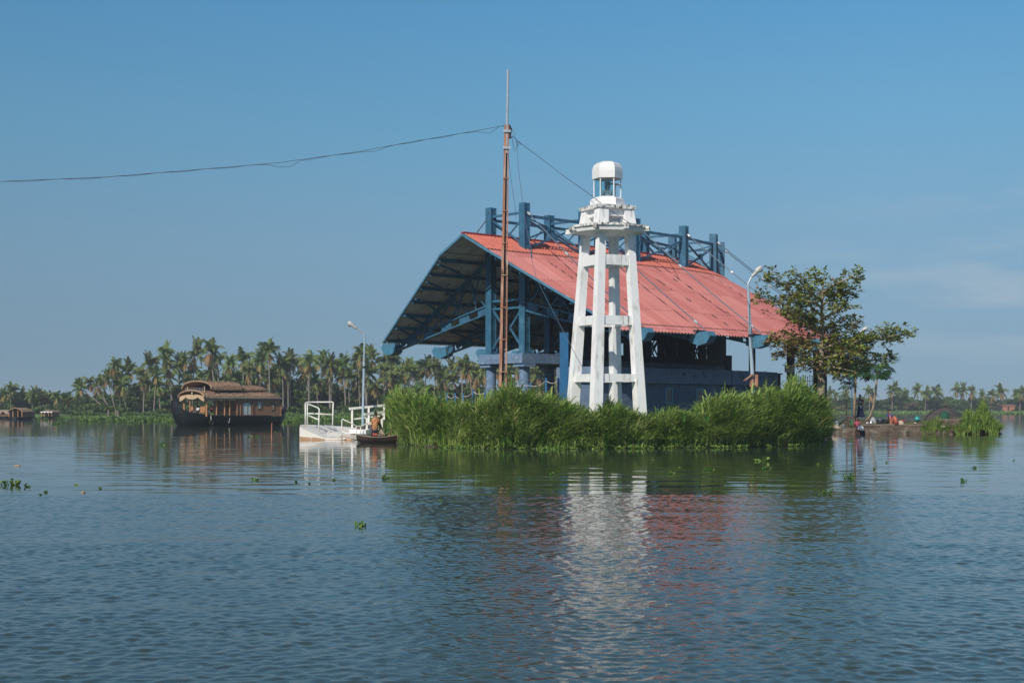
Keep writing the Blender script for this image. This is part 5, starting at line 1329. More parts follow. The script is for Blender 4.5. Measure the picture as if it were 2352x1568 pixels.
# ---- canoe with two boys
YC = 82.5
def canoe():
    c = zc(1730, 1010, YC); c.z = 0; t = thing('canoe', 'small dark wooden canoe with pale worn rim against the reed bank', 'boat', c)
    Lh = 1.42
    def sec(u, inset=0., zoff=0.):
        # u -1..1 ; gunwale rises to the ends
        w = .40 * (1 - abs(u) ** 2.6) + .02 - inset; zg = .30 + .17 * abs(u) ** 2.2 + (.10 * u if u > 0 else 0); kb = -.12 + .30 * max(0, abs(u) - .7) / .3
        X = c.x + u * Lh; Y = YC + .25 * u
        w = max(w, .01); zb = kb + inset
        return [Vector((X, Y + w * s_, zb + (zg - zb) * h_ + zoff)) for s_, h_ in ((-1, 1), (-.92, .6), (-.62, .18), (0, 0), (.62, .18), (.92, .6), (1, 1))]
    us = [math.sin(x) for x in np.linspace(-math.pi / 2, math.pi / 2, 19)]
    mb = MB(); mb.loft([sec(u) for u in us]); mb.loft([sec(u, .035) [::-1] for u in us]); mb.build('hull', M['dark wood'], t, smooth=True)
    mb = MB()
    for sd2 in (0, 6):
        mb.tube([sec(u)[sd2] + Vector((0, 0, .012)) for u in us], .026, 6)
    mb.build('rim', M['pale rim'], t)
    for u in (-.55, .55):
        a, b = sec(u)[0], sec(u)[6]; mb = MB(); mb.beam(a - Vector((0, -.03, .07)), b - Vector((0, .03, .07)), .14, .03); mb.build('thwart', M['wood'], t)
M['dark wood'] = mat('wet dark wood', (.035, .022, .018), .55, .35, 3, sc=(.4, 1, 1)); M['pale rim'] = mat('worn pale rim', (.30, .24, .19), .8, .35, 9)
canoe()
q = lambda zx, zy, dy=0: zc(zx, zy, YC + dy)
JA = dict(pelvis=q(1600, 830), neck=q(1620, 600), head=q(1620, 535), shL=q(1562, 630), elL=q(1548, 720, -.05), wrL=q(1575, 800, .1), shR=q(1665, 630), elR=q(1678, 720, .1), wrR=q(1690, 795, .25),
          hipL=q(1582, 850), knL=q(1580, 950), anL=q(1578, 1055), hipR=q(1622, 850), knR=q(1625, 950), anR=q(1624, 1055))
pA = person('boy in orange plaid shirt standing in the canoe with his back turned', JA, (.45, .85, -.2), group='boys in the canoe')
garment('shirt', 'orange plaid shirt', pA, [([(q(1598, 852), .17, .12), (q(1600, 800), .165, .12), (q(1606, 720), .165, .12), (q(1614, 640), .185, .12), (q(1618, 612), .12, .09), (q(1620, 598), .065, .06)], (1, 0, 0)), ([(q(1572, 622), .06, .07), (q(1556, 660), .075, .075), (q(1549, 715), .07, .07)], None), ([(q(1655, 622), .06, .07), (q(1670, 660), .075, .075), (q(1678, 712, .1), .07, .07)], None)])
garment('shorts', 'dark shorts', pA, [([(q(1600, 840), .165, .12), (q(1602, 880), .17, .125)], (1, 0, 0)), ([(q(1583, 862), .095, .095), (q(1581, 905), .09, .09)], None), ([(q(1622, 862), .095, .095), (q(1624, 905), .09, .09)], None)])
garment('under_shorts', 'red shorts', pA, [([(q(1581, 900), .082, .085), (q(1579, 975), .075, .08)], None), ([(q(1624, 900), .082, .085), (q(1625, 975), .075, .08)], None)])
JB = dict(pelvis=q(1515, 745, .35), neck=q(1668, 635, .4), head=q(1718, 598, .4), shL=q(1650, 640, .22), elL=q(1700, 730, .2), wrL=q(1715, 800, .25), shR=q(1650, 640, .58), elR=q(1705, 720, .6), wrR=q(1730, 780, .6),
          hipL=q(1512, 770, .27), knL=q(1530, 900, .25), anL=q(1510, 1050, .3), hipR=q(1520, 770, .43), knR=q(1545, 900, .45), anR=q(1560, 1050, .5))
pB = person('boy in beige shirt and grey trousers bending forward in the canoe', JB, (.75, -.1, -.65), group='boys in the canoe')
garment('shirt', 'beige shirt', pB, [([(q(1500, 750, .35), .13, .16), (q(1560, 705, .36), .12, .155), (q(1625, 655, .4), .125, .18), (q(1655, 640, .4), .10, .12), (q(1672, 632, .4), .065, .065)], (0, 0, 1)), ([(q(1650, 640, .2), .075, .075), (q(1675, 690, .18), .07, .07)], None), ([(q(1650, 640, .6), .075, .075), (q(1678, 685, .62), .07, .07)], None)])
garment('trousers', 'grey trousers', pB, [([(q(1508, 735, .35), .15, .14), (q(1512, 790, .35), .15, .15)], (1, 0, 0)), ([(q(1512, 780, .27), .105, .1), (q(1530, 900, .25), .085, .085), (q(1512, 1030, .3), .07, .07)], None), ([(q(1522, 780, .43), .105, .1), (q(1545, 900, .45), .085, .085), (q(1558, 1030, .5), .07, .07)], None)])
# fishing net held over the bow side
mb = MB(); rs = random.Random(4)
t = thing('fishing_net', 'tangled pale brown fishing net heaped in the canoe below the boys hands', 'net', q(1720, 930))
for i in range(46):
    a = q(1690 + rs.uniform(-6, 14), 815 + rs.uniform(-5, 10), .25); b = q(1650 + rs.uniform(0, 150), 945 + rs.uniform(-14, 12), rs.uniform(0, .4)); m_ = a.lerp(b, .5) + Vector((rs.uniform(-.04, .04), 0, rs.uniform(-.02, .08)))
    mb.tube([a, m_, b], .006, 3)
mb.build('mesh_strands', M['sack'], t)
mb = MB(); mb.loft([[q(1690 + 75 * math.cos(a) * r_, 958 - h_, .18 + .2 * math.sin(a) * r_) for a in np.linspace(0, 2 * math.pi, 13)[:-1]] for r_, h_ in ((1.5, 0), (1.3, 20), (.9, 38), (.3, 50))], closed=True, caps=True); mb.build('net_heap', M['stone'], t)
t = thing('paddle', 'thin wooden paddle sticking up at the right end of the canoe', 'paddle', q(1900, 930))
mb = MB(); mb.tube([q(1880, 940), q(1945, 840, .1)], .022, 6); mb.build('paddle_shaft', M['wood'], t); mb = MB(); mb.beam(q(1858, 965), q(1884, 935), .12, .02, up=(0, 1, 0)); mb.build('paddle_blade', M['wood'], t)

# ---- white landing pontoon
M['pontoon'] = mat('white pontoon with rusty waterline', (.74, .71, .66), .5, .05, 1.5, spots=[((.50, .30, .17), .60, .72, 1.4, (.5, .5, 2.2)), ((.35, .22, .14), .68, .74, 6.)])
M['waterline_rust'] = mat('rust stained skirt', (.46, .27, .15), .7, .4, 2.2, spots=[((.16, .10, .06), .55, .68, 3.), ((.68, .56, .44), .58, .70, 1.6)])
def pontoon():
    t = thing('landing_pontoon', 'white fibreglass landing pontoon with open pipe railings and rusty waterline', 'pontoon', WL(800, 1006))
    pts = [zc(135, 742, 94.5), zc(122, 792, 90.2), zc(240, 850, 89.9), zc(470, 950, 89.4), zc(655, 1018, 89.0), zc(900, 1020, 88.9), zc(1250, 1002, 88.8), zc(1260, 800, 94), zc(760, 758, 94.6), zc(400, 742, 95)]
    n = len(pts); bot = [Vector((p.x, p.y - (.0), -.35)) for p in pts]
    ring2 = [Vector((p.x, p.y - .02 * (i in (1, 2, 3, 4, 5, 6)), min(p.z * .5, .17 + .02 * (i % 2)))) for i, p in enumerate(pts)]
    mb = MB(); cdeck = zc(650, 850, 92)
    mb.add(pts + [cdeck], [(i, (i + 1) % n, n) for i in range(n)][::-1]); mb.build('deck', M['pontoon'], t)
    mb = MB(); mb.add(pts + ring2, [(i, (i + 1) % n, n + (i + 1) % n, n + i) for i in range(n)]); mb.build('hull_side', M['pontoon'], t)
    mb = MB(); mb.add(ring2 + bot, [(i, (i + 1) % n, n + (i + 1) % n, n + i) for i in range(n)]); mb.build('waterline_skirt', M['waterline_rust'], t)
    def pipe(nm, pl, r=.042, mt='white_paint'):
        mb = MB(); mb.tube([zc(*p) for p in pl], r, 8); return mb.build(nm, M[mt], t, smooth=True)
    pipe('rail_post', [(236, 775, 92.8), (236, 312, 92.8)]); pipe('rail_post', [(275, 752, 94), (275, 305, 94)]); pipe('rail_post', [(768, 768, 94), (782, 300, 94)]); pipe('rail_post', [(494, 882, 90.2), (508, 430, 90.2)])
    pipe('top_rail', [(240, 312, 92.9), (270, 300, 94), (500, 298, 94), (765, 296, 94), (783, 312, 94)]); pipe('mid_rail', [(262, 522, 94), (520, 530, 94), (768, 546, 94)])
    pipe('top_rail', [(236, 316, 92.8), (350, 358, 91.6), (485, 412, 90.4), (508, 440, 90.2)]); pipe('mid_rail', [(244, 540, 92.8), (490, 640, 90.2)])
    pipe('rail_post', [(952, 1050, 88.5), (952, 635, 88.5)], .03); pipe('rail_post', [(1232, 1000, 88.6), (1232, 775, 88.6)], .028); pipe('rail_post', [(1318, 960, 88.8), (1318, 778, 88.8)], .028)
    pipe('top_rail', [(950, 650, 88.5), (962, 632, 88.5), (1110, 700, 88.5), (1235, 770, 88.6), (1318, 774, 88.8), (1390, 742, 88.9), (1460, 715, 89)], .036); pipe('mid_rail', [(957, 872, 88.5), (1225, 1000, 88.6)], .036)
    for (zx, zy, w) in ((688, 905, 26), (874, 1008, 32)):
        c = zc(zx, zy, 89.3 if zx < 800 else 88.6); k = w * .0031
        mb = MB(); mb.prism([(math.cos(a) * k, max(-k * 1.2, math.sin(a) * k * 1.2)) for a in np.linspace(-.4, math.pi + .4, 10)], (1, 0, 0), (0, 0, 1), (0, 1, 0), c, .05); l_ = mb.build('mooring_lug', M['white_paint'], t)
        mb = MB(); mb.tube([c + Vector((0, -.04, .02)), c + Vector((0, -.028, .02))], k * .3, 8); mb.build('lug_hole', M['dark'], l_)
    def rail_shadow(pl): 
        mb = MB()
        for a, b in zip(pl, pl[1:]): mb.beam(zc(*a) + Vector((0, 0, .02)), zc(*b) + Vector((0, 0, .02)), .05, .03)
        mb.build('rail_shadow_bars', M['galv'], t)
    rail_shadow([(420, 745, 93.6), (670, 850, 91.2), (850, 828, 91.6), (630, 748, 93.6)])  # thin grey bars laid on the deck as the railing's cast shadow
    t2 = thing('gangway', 'white concrete gangway with flat topped handrails between pontoon and reed bank', 'gangway', zc(1400, 860, 91))
    mb = MB(); a = [zc(1085, 800, 92.5), zc(1110, 850, 90.5), zc(1420, 940, 88.9), zc(1560, 940, 89.5), zc(1790, 760, 93.9)]; mb.prism([(0, 0)] * 0 or [(p.x, p.y) for p in a], (1, 0, 0), (0, 1, 0), (0, 0, 1), (0, 0, .50), .26); mb.build('walkway_slab', M['white'], t2)
    def bar(nm, p0, p1, w, h): mb = MB(); mb.beam(zc(*p0), zc(*p1), w, h); return mb.build(nm, M['white_paint'], t2)
    bar('handrail', (1105, 428, 92.5), (1795, 360, 93.5), .10, .14); bar('handrail', (1395, 540, 89.2), (1790, 492, 90.1), .10, .14); bar('handrail_lip', (1100, 432, 92.5), (1118, 426, 92.55), .12, .16); bar('handrail_lip', (1392, 546, 89.2), (1406, 538, 89.25), .12, .16)
    for p in ((1152, 440, 800, 92.6), (1478, 400, 760, 93.0), (1778, 370, 640, 93.48), (1440, 548, 925, 89.4), (1735, 500, 800, 90.0)):
        bar('handrail_post', (p[0], p[1], p[3]), (p[0], p[2], p[3]), .12, .10)
    bar('handrail_mid', (1182, 632, 92.7), (1440, 596, 93.0), .07, .08); bar('handrail_mid', (1480, 596, 93.05), (1770, 560, 93.45), .07, .08)
    rs = random.Random(9); mb = MB(); t3 = thing('net_bundle', 'dark heap of old net lying on the gangway slab', 'net', zc(1320, 745, 91.5)); c = Vector((zc(1320, 745, 91.5).x, 91.5, .66))
    mb.loft([[c + Vector((math.cos(a) * .30 * r_ * (1 + .12 * math.sin(a * 5)), math.sin(a) * .2 * r_, h_)) for a in np.linspace(0, 2 * math.pi, 15)[:-1]] for r_, h_ in ((1.1, -.03), (1, .06), (.7, .15), (.2, .19))], closed=True, caps=True); mb.build('heap', M['stone'], t3, smooth=True)
pontoon()
t = thing('mooring_pole', 'thin pale wooden pole standing in the water below the houseboat stern', 'pole', crop(600, 1350, 4.523)(1895, 1312, 96.6))
mb = MB(); zb_ = crop(600, 1350, 4.523); mb.tube([zb_(1893, 1340, 96.6), zb_(1893, 1200, 96.6), zb_(1898, 1062, 96.6)], [.045, .04, .035], 7); mb.build('pole_shaft', M['rust'], t)

# ---------------------------------------------------------------- stone quay with the washing women
zg = crop(3080, 1420, 5.6)
quay = thing('stone_quay', 'low dark stone quay wall with worn cement coping where women wash pots', 'quay', (29, 108.5, 0))
def qx(x, Y=108.2): return PX(x, Y)
QS = [(1896, 1972, .42), (1972, 2168, .72), (2150, 2222, 1.10)]
for i, (xa, xb, z1) in enumerate(QS):
    xa_, xb_ = qx(xa), qx(xb); n = int((xb_ - xa_) / .35) + 1; rs = random.Random(i); Yf = 108.2 - .02 * i
    mb = MB(); secs = []
    for k in range(n + 1):
        X = xa_ + (xb_ - xa_) * k / n; j = lambda s=.05: rs.uniform(-s, s)
        secs.append([Vector((X, Yf + j(), -.4)), Vector((X, Yf - .05 + j(.07), z1 * .25)), Vector((X, Yf + j(.06), z1 * .6)), Vector((X, Yf + .02 + j(.03), z1 - .06)), Vector((X, Yf + .1, z1 - .03 + j(.012))), Vector((X, Yf + 1.5, z1 - .02)), Vector((X, Yf + 1.5, -.4))])
    mb.loft(secs, caps=True); mb.build('quay_wall', M['stone'], quay)
    mb = MB(); m_ = n
    for k in range(m_):
        X0_, X1_ = xa_ + (xb_ - xa_) * k / m_, xa_ + (xb_ - xa_) * (k + 1) / m_; hh = z1 + rs.uniform(-.012, .012)
        if rs.random() < .18: continue
        mb.box(((X0_ + X1_) / 2, Yf + .24, hh), (X1_ - X0_ - .01, .44 + rs.uniform(-.04, .04), .07))
    mb.build('quay_coping', M['coping'], quay)
# ground behind the quay
mb = MB(); secs = []; rs = random.Random(8)
for k, x in enumerate(np.linspace(1880, 2300, 46)):
    hgt = float(np.interp(x, [1880, 1940, 1960, 2040, 2080, 2130, 2200, 2260, 2300], [.6, .55, 1.15, 1.0, .95, 1.05, 1.3, 1.1, .2])); z0_ = float(np.interp(x, [1896, 1970, 1976, 2150, 2158, 2222, 2235, 2300], [.36, .36, .66, .66, 1.02, 1.02, .5, -.2]))
    X = qx(x, 110); j = lambda s=.05: rs.uniform(-s, s)
    secs.append([Vector((X, 108.5, z0_ - .5)), Vector((X, 108.6, z0_ + j(.02))), Vector((X + j(), 109.4, z0_ + (hgt - z0_) * .35 + j())), Vector((X, 110.6, z0_ + (hgt - z0_) * .8 + j(.07))), Vector((X, 111.8, hgt + j(.06))), Vector((X, 113.2, hgt - .1 + j())), Vector((X, 115.5, -.4))])
mb.loft(secs); tag(mb.build('quay_ground', M['earth'], smooth=True), kind='structure')

# women
def rp(zx, zy, Y): return zg(zx, zy, Y)
YW = 111.6
w = lambda zx, zy, dy=0: rp(zx, zy, YW + dy)
J = dict(pelvis=w(815, 580), neck=w(812, 418), head=w(812, 362), shL=w(757, 438), elL=w(742, 515, -.05), wrL=w(795, 510, -.22), shR=w(868, 438), elR=w(888, 520, -.05), wrR=w(845, 535, -.22), hipL=w(790, 600), knL=w(790, 700), anL=w(785, 790), hipR=w(840, 600), knR=w(845, 700), anR=w(850, 790))
p = person('woman in dark blue sari and maroon blouse standing between the papaya trunks', J, (-.15, -1, -.15), hair='bun')
garment('blouse', 'maroon blouse', p, [([(w(814, 540), .155, .12), (w(813, 480), .17, .125), (w(812, 435), .20, .12), (w(812, 422), .10, .08)], (1, 0, 0)), ([(w(762, 432), .07, .07), (w(748, 480), .075, .075)], None), ([(w(864, 432), .07, .07), (w(882, 482), .075, .075)], None)])
garment('sari', 'dark blue sari', p, [([(w(815, 535), .165, .13), (w(815, 590), .19, .15), (w(818, 680), .24, .19), (w(820, 760), .31, .24), (w(822, 798), .34, .26)], (1, 0, 0))], folds=.10)
garment('shawl', 'lilac shawl', p, [([(w(770, 425, -.02), .09, .05), (w(785, 470, -.13), .09, .04), (w(815, 540, -.17), .10, .04), (w(840, 620, -.19), .07, .03)], (1, 0, 0))])
def lathe_thing(name, label, cat, c, prof, mt, n=18, group=None, extra=None, parts=None, tilt=None):
    t = thing(name, label, cat, c, group=group); mb = MB(); mb.lathe(prof, (0, 0, 0), n); o = mb.build(parts or 'vessel', M[mt], t, smooth=True, local=True)
    if tilt: t.rotation_euler = tilt
    if extra: extra(t)
    return t
lathe_thing('steel_vessel', 'shiny steel vessel held against the chest of the standing woman', 'pot', w(812, 505, -.27), [(.02, 0), (.09, .01), (.12, .07), (.09, .12), (.10, .15)], 'alu', tilt=(.5, -.7, 0))
YS = 108.75
s = lambda zx, zy, dy=0: rp(zx, zy, YS + dy)
J = dict(pelvis=s(1490, 905, .1), neck=s(1425, 735), head=s(1405, 685), shL=s(1395, 755, -.12), elL=s(1395, 815, -.25), wrL=s(1370, 855, -.3), shR=s(1470, 760, .15), elR=s(1450, 820, -.05), wrR=s(1385, 850, -.15), hipL=s(1475, 920, -.05), knL=s(1530, 800, -.3), anL=s(1475, 950, -.4), hipR=s(1510, 920, .2), knR=s(1565, 815, .05), anR=s(1520, 950, -.05))
p = person('seated woman in blue blouse and coral sari scrubbing pots on the quay edge', J, (-.9, -.25, -.25), hair='bun')
garment('blouse', 'blue blouse', p, [([(s(1465, 850, .05), .14, .12), (s(1445, 800, .02), .15, .125), (s(1430, 760), .16, .12), (s(1426, 742), .08, .08)], (1, 0, 0)), ([(s(1397, 752, -.12), .07, .07), (s(1394, 795, -.22), .065, .065)], None), ([(s(1470, 755, .15), .075, .075), (s(1472, 800, .05), .07, .07)], None)])
garment('sari', 'coral sari', p, [([(s(1440, 760, -.12), .05, .04), (s(1455, 850, -.15), .07, .05), (s(1480, 900, -.05), .17, .16), (s(1500, 935, 0), .26, .2), (s(1500, 962, 0), .30, .24)], (1, 0, 0)), ([(s(1490, 900, -.1), .13, .13), (s(1520, 830, -.22), .12, .12), (s(1535, 795, -.3), .09, .09)], None), ([(s(1535, 790, -.28), .09, .08), (s(1555, 860, -.3), .13, .11), (s(1590, 950, -.3), .18, .10)], None), ([(s(1540, 900, .1), .15, .14), (s(1568, 810, .0), .10, .1)], None)], folds=.08)
mb = MB(); mb.ball(s(1440, 680, -.02), .05, 8, 6); mb.build('hair_flower', M['coral sari'], p)
YF = 107.75
f = lambda zx, zy, dy=0: rp(zx, zy, YF + dy)
J = dict(pelvis=f(765, 1035, .1), neck=f(748, 888), head=f(752, 842, -.04), shL=f(700, 905, 0), elL=f(675, 1010, -.1), wrL=f(770, 1075, -.25), shR=f(795, 905, 0), elR=f(835, 975, -.1), wrR=f(872, 1020, -.25), hipL=f(745, 1060, .1), knL=f(800, 1080, -.25), anL=f(800, 1200, -.2), hipR=f(790, 1060, .1), knR=f(860, 1085, -.2), anR=f(870, 1200, -.15))
p = person('woman in rose blouse crouching in the water, rinsing a wide steel basin', J, (.35, -.8, -.45), hair='bun')
garment('blouse', 'rose blouse', p, [([(f(762, 1010, .06), .14, .12), (f(755, 960, .03), .15, .12), (f(748, 910), .165, .12), (f(748, 893), .08, .07)], (1, 0, 0)), ([(f(703, 902), .065, .065), (f(690, 945, -.03), .06, .06)], None), ([(f(793, 902), .065, .065), (f(810, 935, -.04), .06, .06)], None)])
garment('skirt', 'navy skirt', p, [([(f(765, 1005, .08), .16, .13), (f(800, 1050, -.02), .24, .2), (f(845, 1110, -.1), .27, .22), (f(850, 1180, -.1), .26, .22)], (1, 0, 0))], folds=.06)
lathe_thing('steel_basin', 'wide shiny steel basin in the hands of the crouching woman', 'basin', f(820, 1050, -.42), [(.02, 0), (.17, .01), (.25, .09), (.28, .10), (.26, .085), (.16, .025), (.02, .02)], 'alu', 24, tilt=(.75, .25, 0))
YG = 108.9
g = lambda zx, zy, dy=0: rp(zx, zy, YG + dy)
J = dict(pelvis=g(640, 975, .2), neck=g(650, 870, .1), head=g(668, 815, .1), shL=g(600, 885), elL=g(560, 905, -.15), wrL=g(545, 905, -.3), shR=g(685, 885, .2), elR=g(690, 930, .0), wrR=g(660, 960, -.2), hipL=g(620, 990, .2), knL=g(590, 930, -.1), anL=g(590, 1010, -.1), hipR=g(665, 990, .3), knR=g(665, 930, .0), anR=g(650, 1010, 0))
p = person('person in green crouching half hidden behind the woman in the rose blouse', J, (-.4, -.8, -.3), hair='short')
garment('wrap', 'green cloth', p, [([(g(645, 880, .08), .12, .10), (g(642, 920, .08), .20, .16), (g(630, 970, .1), .25, .2), (g(632, 1020, .1), .22, .2)], (1, 0, 0)), ([(g(605, 880), .07, .07), (g(580, 895, -.08), .06, .06)], None)], folds=.07)
# pots and bundles on the quay
def pot_rim(t_, r=.2, z=.2):
    mb = MB(); mb.lathe([(r, z), (r * 1.08, z + .012), (r * 1.08, z + .025), (r, z + .03)], (0, 0, 0), 20); mb.build('rim', M['alu'], t_, smooth=True, local=True)
def lid(t_):
    mb = MB(); mb.lathe([(.25, .205), (.24, .22), (.10, .25), (.02, .255)], (0, 0, 0), 18); l_ = mb.build('lid', M['alu'], t_, smooth=True, local=True)
    mb = MB(); mb.lathe([(.02, .255), (.035, .28), (.02, .30)], (0, 0, 0), 8); mb.build('lid_knob', M['alu'], l_, local=True)
gz = lambda zx, Y, z: Vector((rp(zx, 0, Y).x, Y, z))
lathe_thing('cooking_pot', 'wide lidded aluminium pot on the low left end of the quay', 'pot', gz(462, 108.45, .46), [(.19, 0), (.25, .03), (.26, .12), (.25, .20), (.27, .215)], 'alu', extra=lid)
lathe_thing('cooking_pot', 'small bright aluminium pot left of the round one on the quay', 'pot', gz(960, 108.7, .75), [(.10, 0), (.15, .05), (.15, .11), (.12, .15), (.15, .17)], 'alu')
lathe_thing('cooking_pot', 'round bright aluminium pot in the middle of the quay', 'pot', gz(1045, 108.75, .75), [(.08, 0), (.17, .05), (.19, .12), (.13, .20), (.11, .22), (.15, .25)], 'alu')
lathe_thing('cooking_pot', 'deep dark cooking pot with bright rim left of the seated woman', 'pot', gz(1238, 108.7, .75), [(.22, 0), (.26, .05), (.28, .30), (.285, .36)], 'pot_dark', extra=lambda t_: pot_rim(t_, .285, .36))
lathe_thing('cooking_pot', 'round sooty pot lying on its side by the knees of the seated woman', 'pot', gz(1372, 108.5, .95), [(.05, -.12), (.15, -.08), (.19, .02), (.13, .12), (.11, .14), (.14, .17)], 'pot_dark', tilt=(1.3, .2, 0))
lathe_thing('water_pot', 'turquoise plastic water pot on the bank right of the seated woman', 'pot', gz(2012, 110.4, .98), [(.10, 0), (.19, .06), (.21, .16), (.15, .27), (.10, .31), (.10, .34), (.15, .38), (.13, .38)], 'turquoise')
def heap(name, label, cat, c, rx, ry, h, mt, seed, n=16, part='cloth_heap'):
    rs = random.Random(seed); t_ = thing(name, label, cat, c); secs = []
    for r_, hh in ((1, -.04), (1.05, .12), (.95, .42), (.72, .75), (.35, .97), (.05, 1.0)):
        secs.append([Vector((math.cos(a) * rx * r_ * (1 + rs.uniform(-.13, .13)), math.sin(a) * ry * r_ * (1 + rs.uniform(-.13, .13)), hh * h * (1 + rs.uniform(-.1, .1)))) for a in np.linspace(0, 2 * math.pi, n + 1)[:-1]])
    mb = MB(); mb.loft(secs, closed=True, caps=True); mb.build(part, M[mt], t_, smooth=True, local=True); return t_
heap('sack', 'pale stained sack lying at the far left end of the quay', 'sack', gz(285, 108.5, .42), .36, .22, .33, 'sack', 1, part='sack_body')
heap('sack', 'greyish white sack leaning behind the pots in the middle of the quay', 'sack', gz(1085, 109.6, .80), .27, .2, .45, 'grey_trim', 2, part='sack_body')
heap('cloth_bundle', 'cream cloth bundle right of the seated woman', 'cloth', gz(1665, 109.0, .74), .24, .18, .28, 'sack', 3)
heap('cloth_bundle', 'small dark red cloth behind the cream bundle', 'cloth', gz(1700, 110.4, .98), .25, .18, .10, 'red cloth', 4)
heap('soil_heap', 'low heap of dark soil between the cream bundle and the turquoise pot', 'soil', gz(1850, 109.3, .72), .62, .35, .24, 'earth', 5, part='soil')
heap('net_pile', 'dark pile of net behind the deep cooking pot', 'net', gz(1260, 110.3, 1.0), .36, .25, .18, 'dark', 6, part='pile')
heap('white_stone', 'small white lump right of the soil heap by the turquoise pot', 'stone', gz(1972, 108.9, .82), .09, .08, .07, 'rope', 7, part='lump')
lathe_thing('water_bottle', 'bluish plastic bottle with green lower half at the left end of the quay', 'bottle', gz(325, 109.6, .55), [(.13, 0), (.14, .03), (.14, .28), (.08, .36), (.04, .40), (.04, .44)], 'galv_blue', extra=lambda t_: (lambda mb: (mb.lathe([(.145, .0), (.145, .16)], (0, 0, 0), 16), mb.build('green_label', M['green cloth'], t_, local=True)))(MB()))
t = thing('brick_plinth', 'dark square masonry block at the foot of the straight papaya', 'block', gz(625, 110.2, .9)); mb = MB(); mb.box(gz(615, 110.2, 1.02), (.52, .4, .62), rz=.1); mb.build('block_body', M['stone'], t); mb = MB(); mb.box(gz(615, 110.2, 1.352), (.56, .44, .04), rz=.1); mb.build('block_top', M['coping'], t)
t = thing('banana_leaf', 'cut green leaf lying beside the foot of the bent papaya', 'leaf', gz(1180, 110.6, 1.2)); mb = MB(); a = gz(1110, 110.6, 1.28); mb.loft([[a + Vector((u * .8, -wd, .06 * math.sin(u * 3))), a + Vector((u * .8, 0, .10 + .06 * math.sin(u * 3))), a + Vector((u * .8, wd, .05 * math.sin(u * 3)))] for u, wd in ((0, .01), (.2, .08), (.5, .11), (.8, .08), (1, .01))]); mb.build('blade', M['taro'], t)
# upturned hull
def upturned():
    zh = crop(3400, 1400, 5.345); a = zh(355, 900, 110.5); a.z = .9; b = zh(1110, 800, 115.5); b.z = 1.0; d = (b - a); L_ = d.length; d.normalize(); n = Vector((-d.y, d.x, 0)).normalized()
    t = thing('upturned_boat', 'dark upturned boat hull on the grassy end of the quay', 'boat', a.lerp(b, .5))
    secs = []
    for u in np.linspace(0, 1, 15):
        wd = 1.0 * math.sin(math.pi * (.04 + .92 * u)) ** .6; h = 1.22 * math.sin(math.pi * (.03 + .90 * u)) ** .62
        c = a.lerp(b, u); secs.append([c + n * wd * math.cos(th) + Vector((0, 0, h * math.sin(th) - .15)) for th in np.linspace(math.pi, 0, 11)])
    mb = MB(); mb.loft(secs); o = mb.build('hull', M['hull_grey'], t, smooth=True)
    mb = MB(); mb.tube([s_[5] + Vector((0, 0, .02)) for s_ in secs], .04, 6); mb.build('keel', M['dark'], t)
    c = zh(765, 845, 109.9); t2 = heap('green_net', 'dark green net draped against the upturned hull', 'net', Vector((c.x, 110.0, 1.0)), .42, .42, .70, 'green_net', 11, part='net_drape')
M['hull_grey'] = mat('weathered dark hull', (.075, .065, .06), .85, .3, 2, bump=.02, sc=(.4, 1, 1)); M['green_net'] = mat('dark green netting', (.01, .075, .045), .85, .3, 12, bump=.03)
upturned()
heap('grey_boulder', 'pale grey boulder in the quay wall left of the grass clump', 'rock', P(2166, 982, 108.15), .22, .2, .26, 'coping', 12, part='boulder')
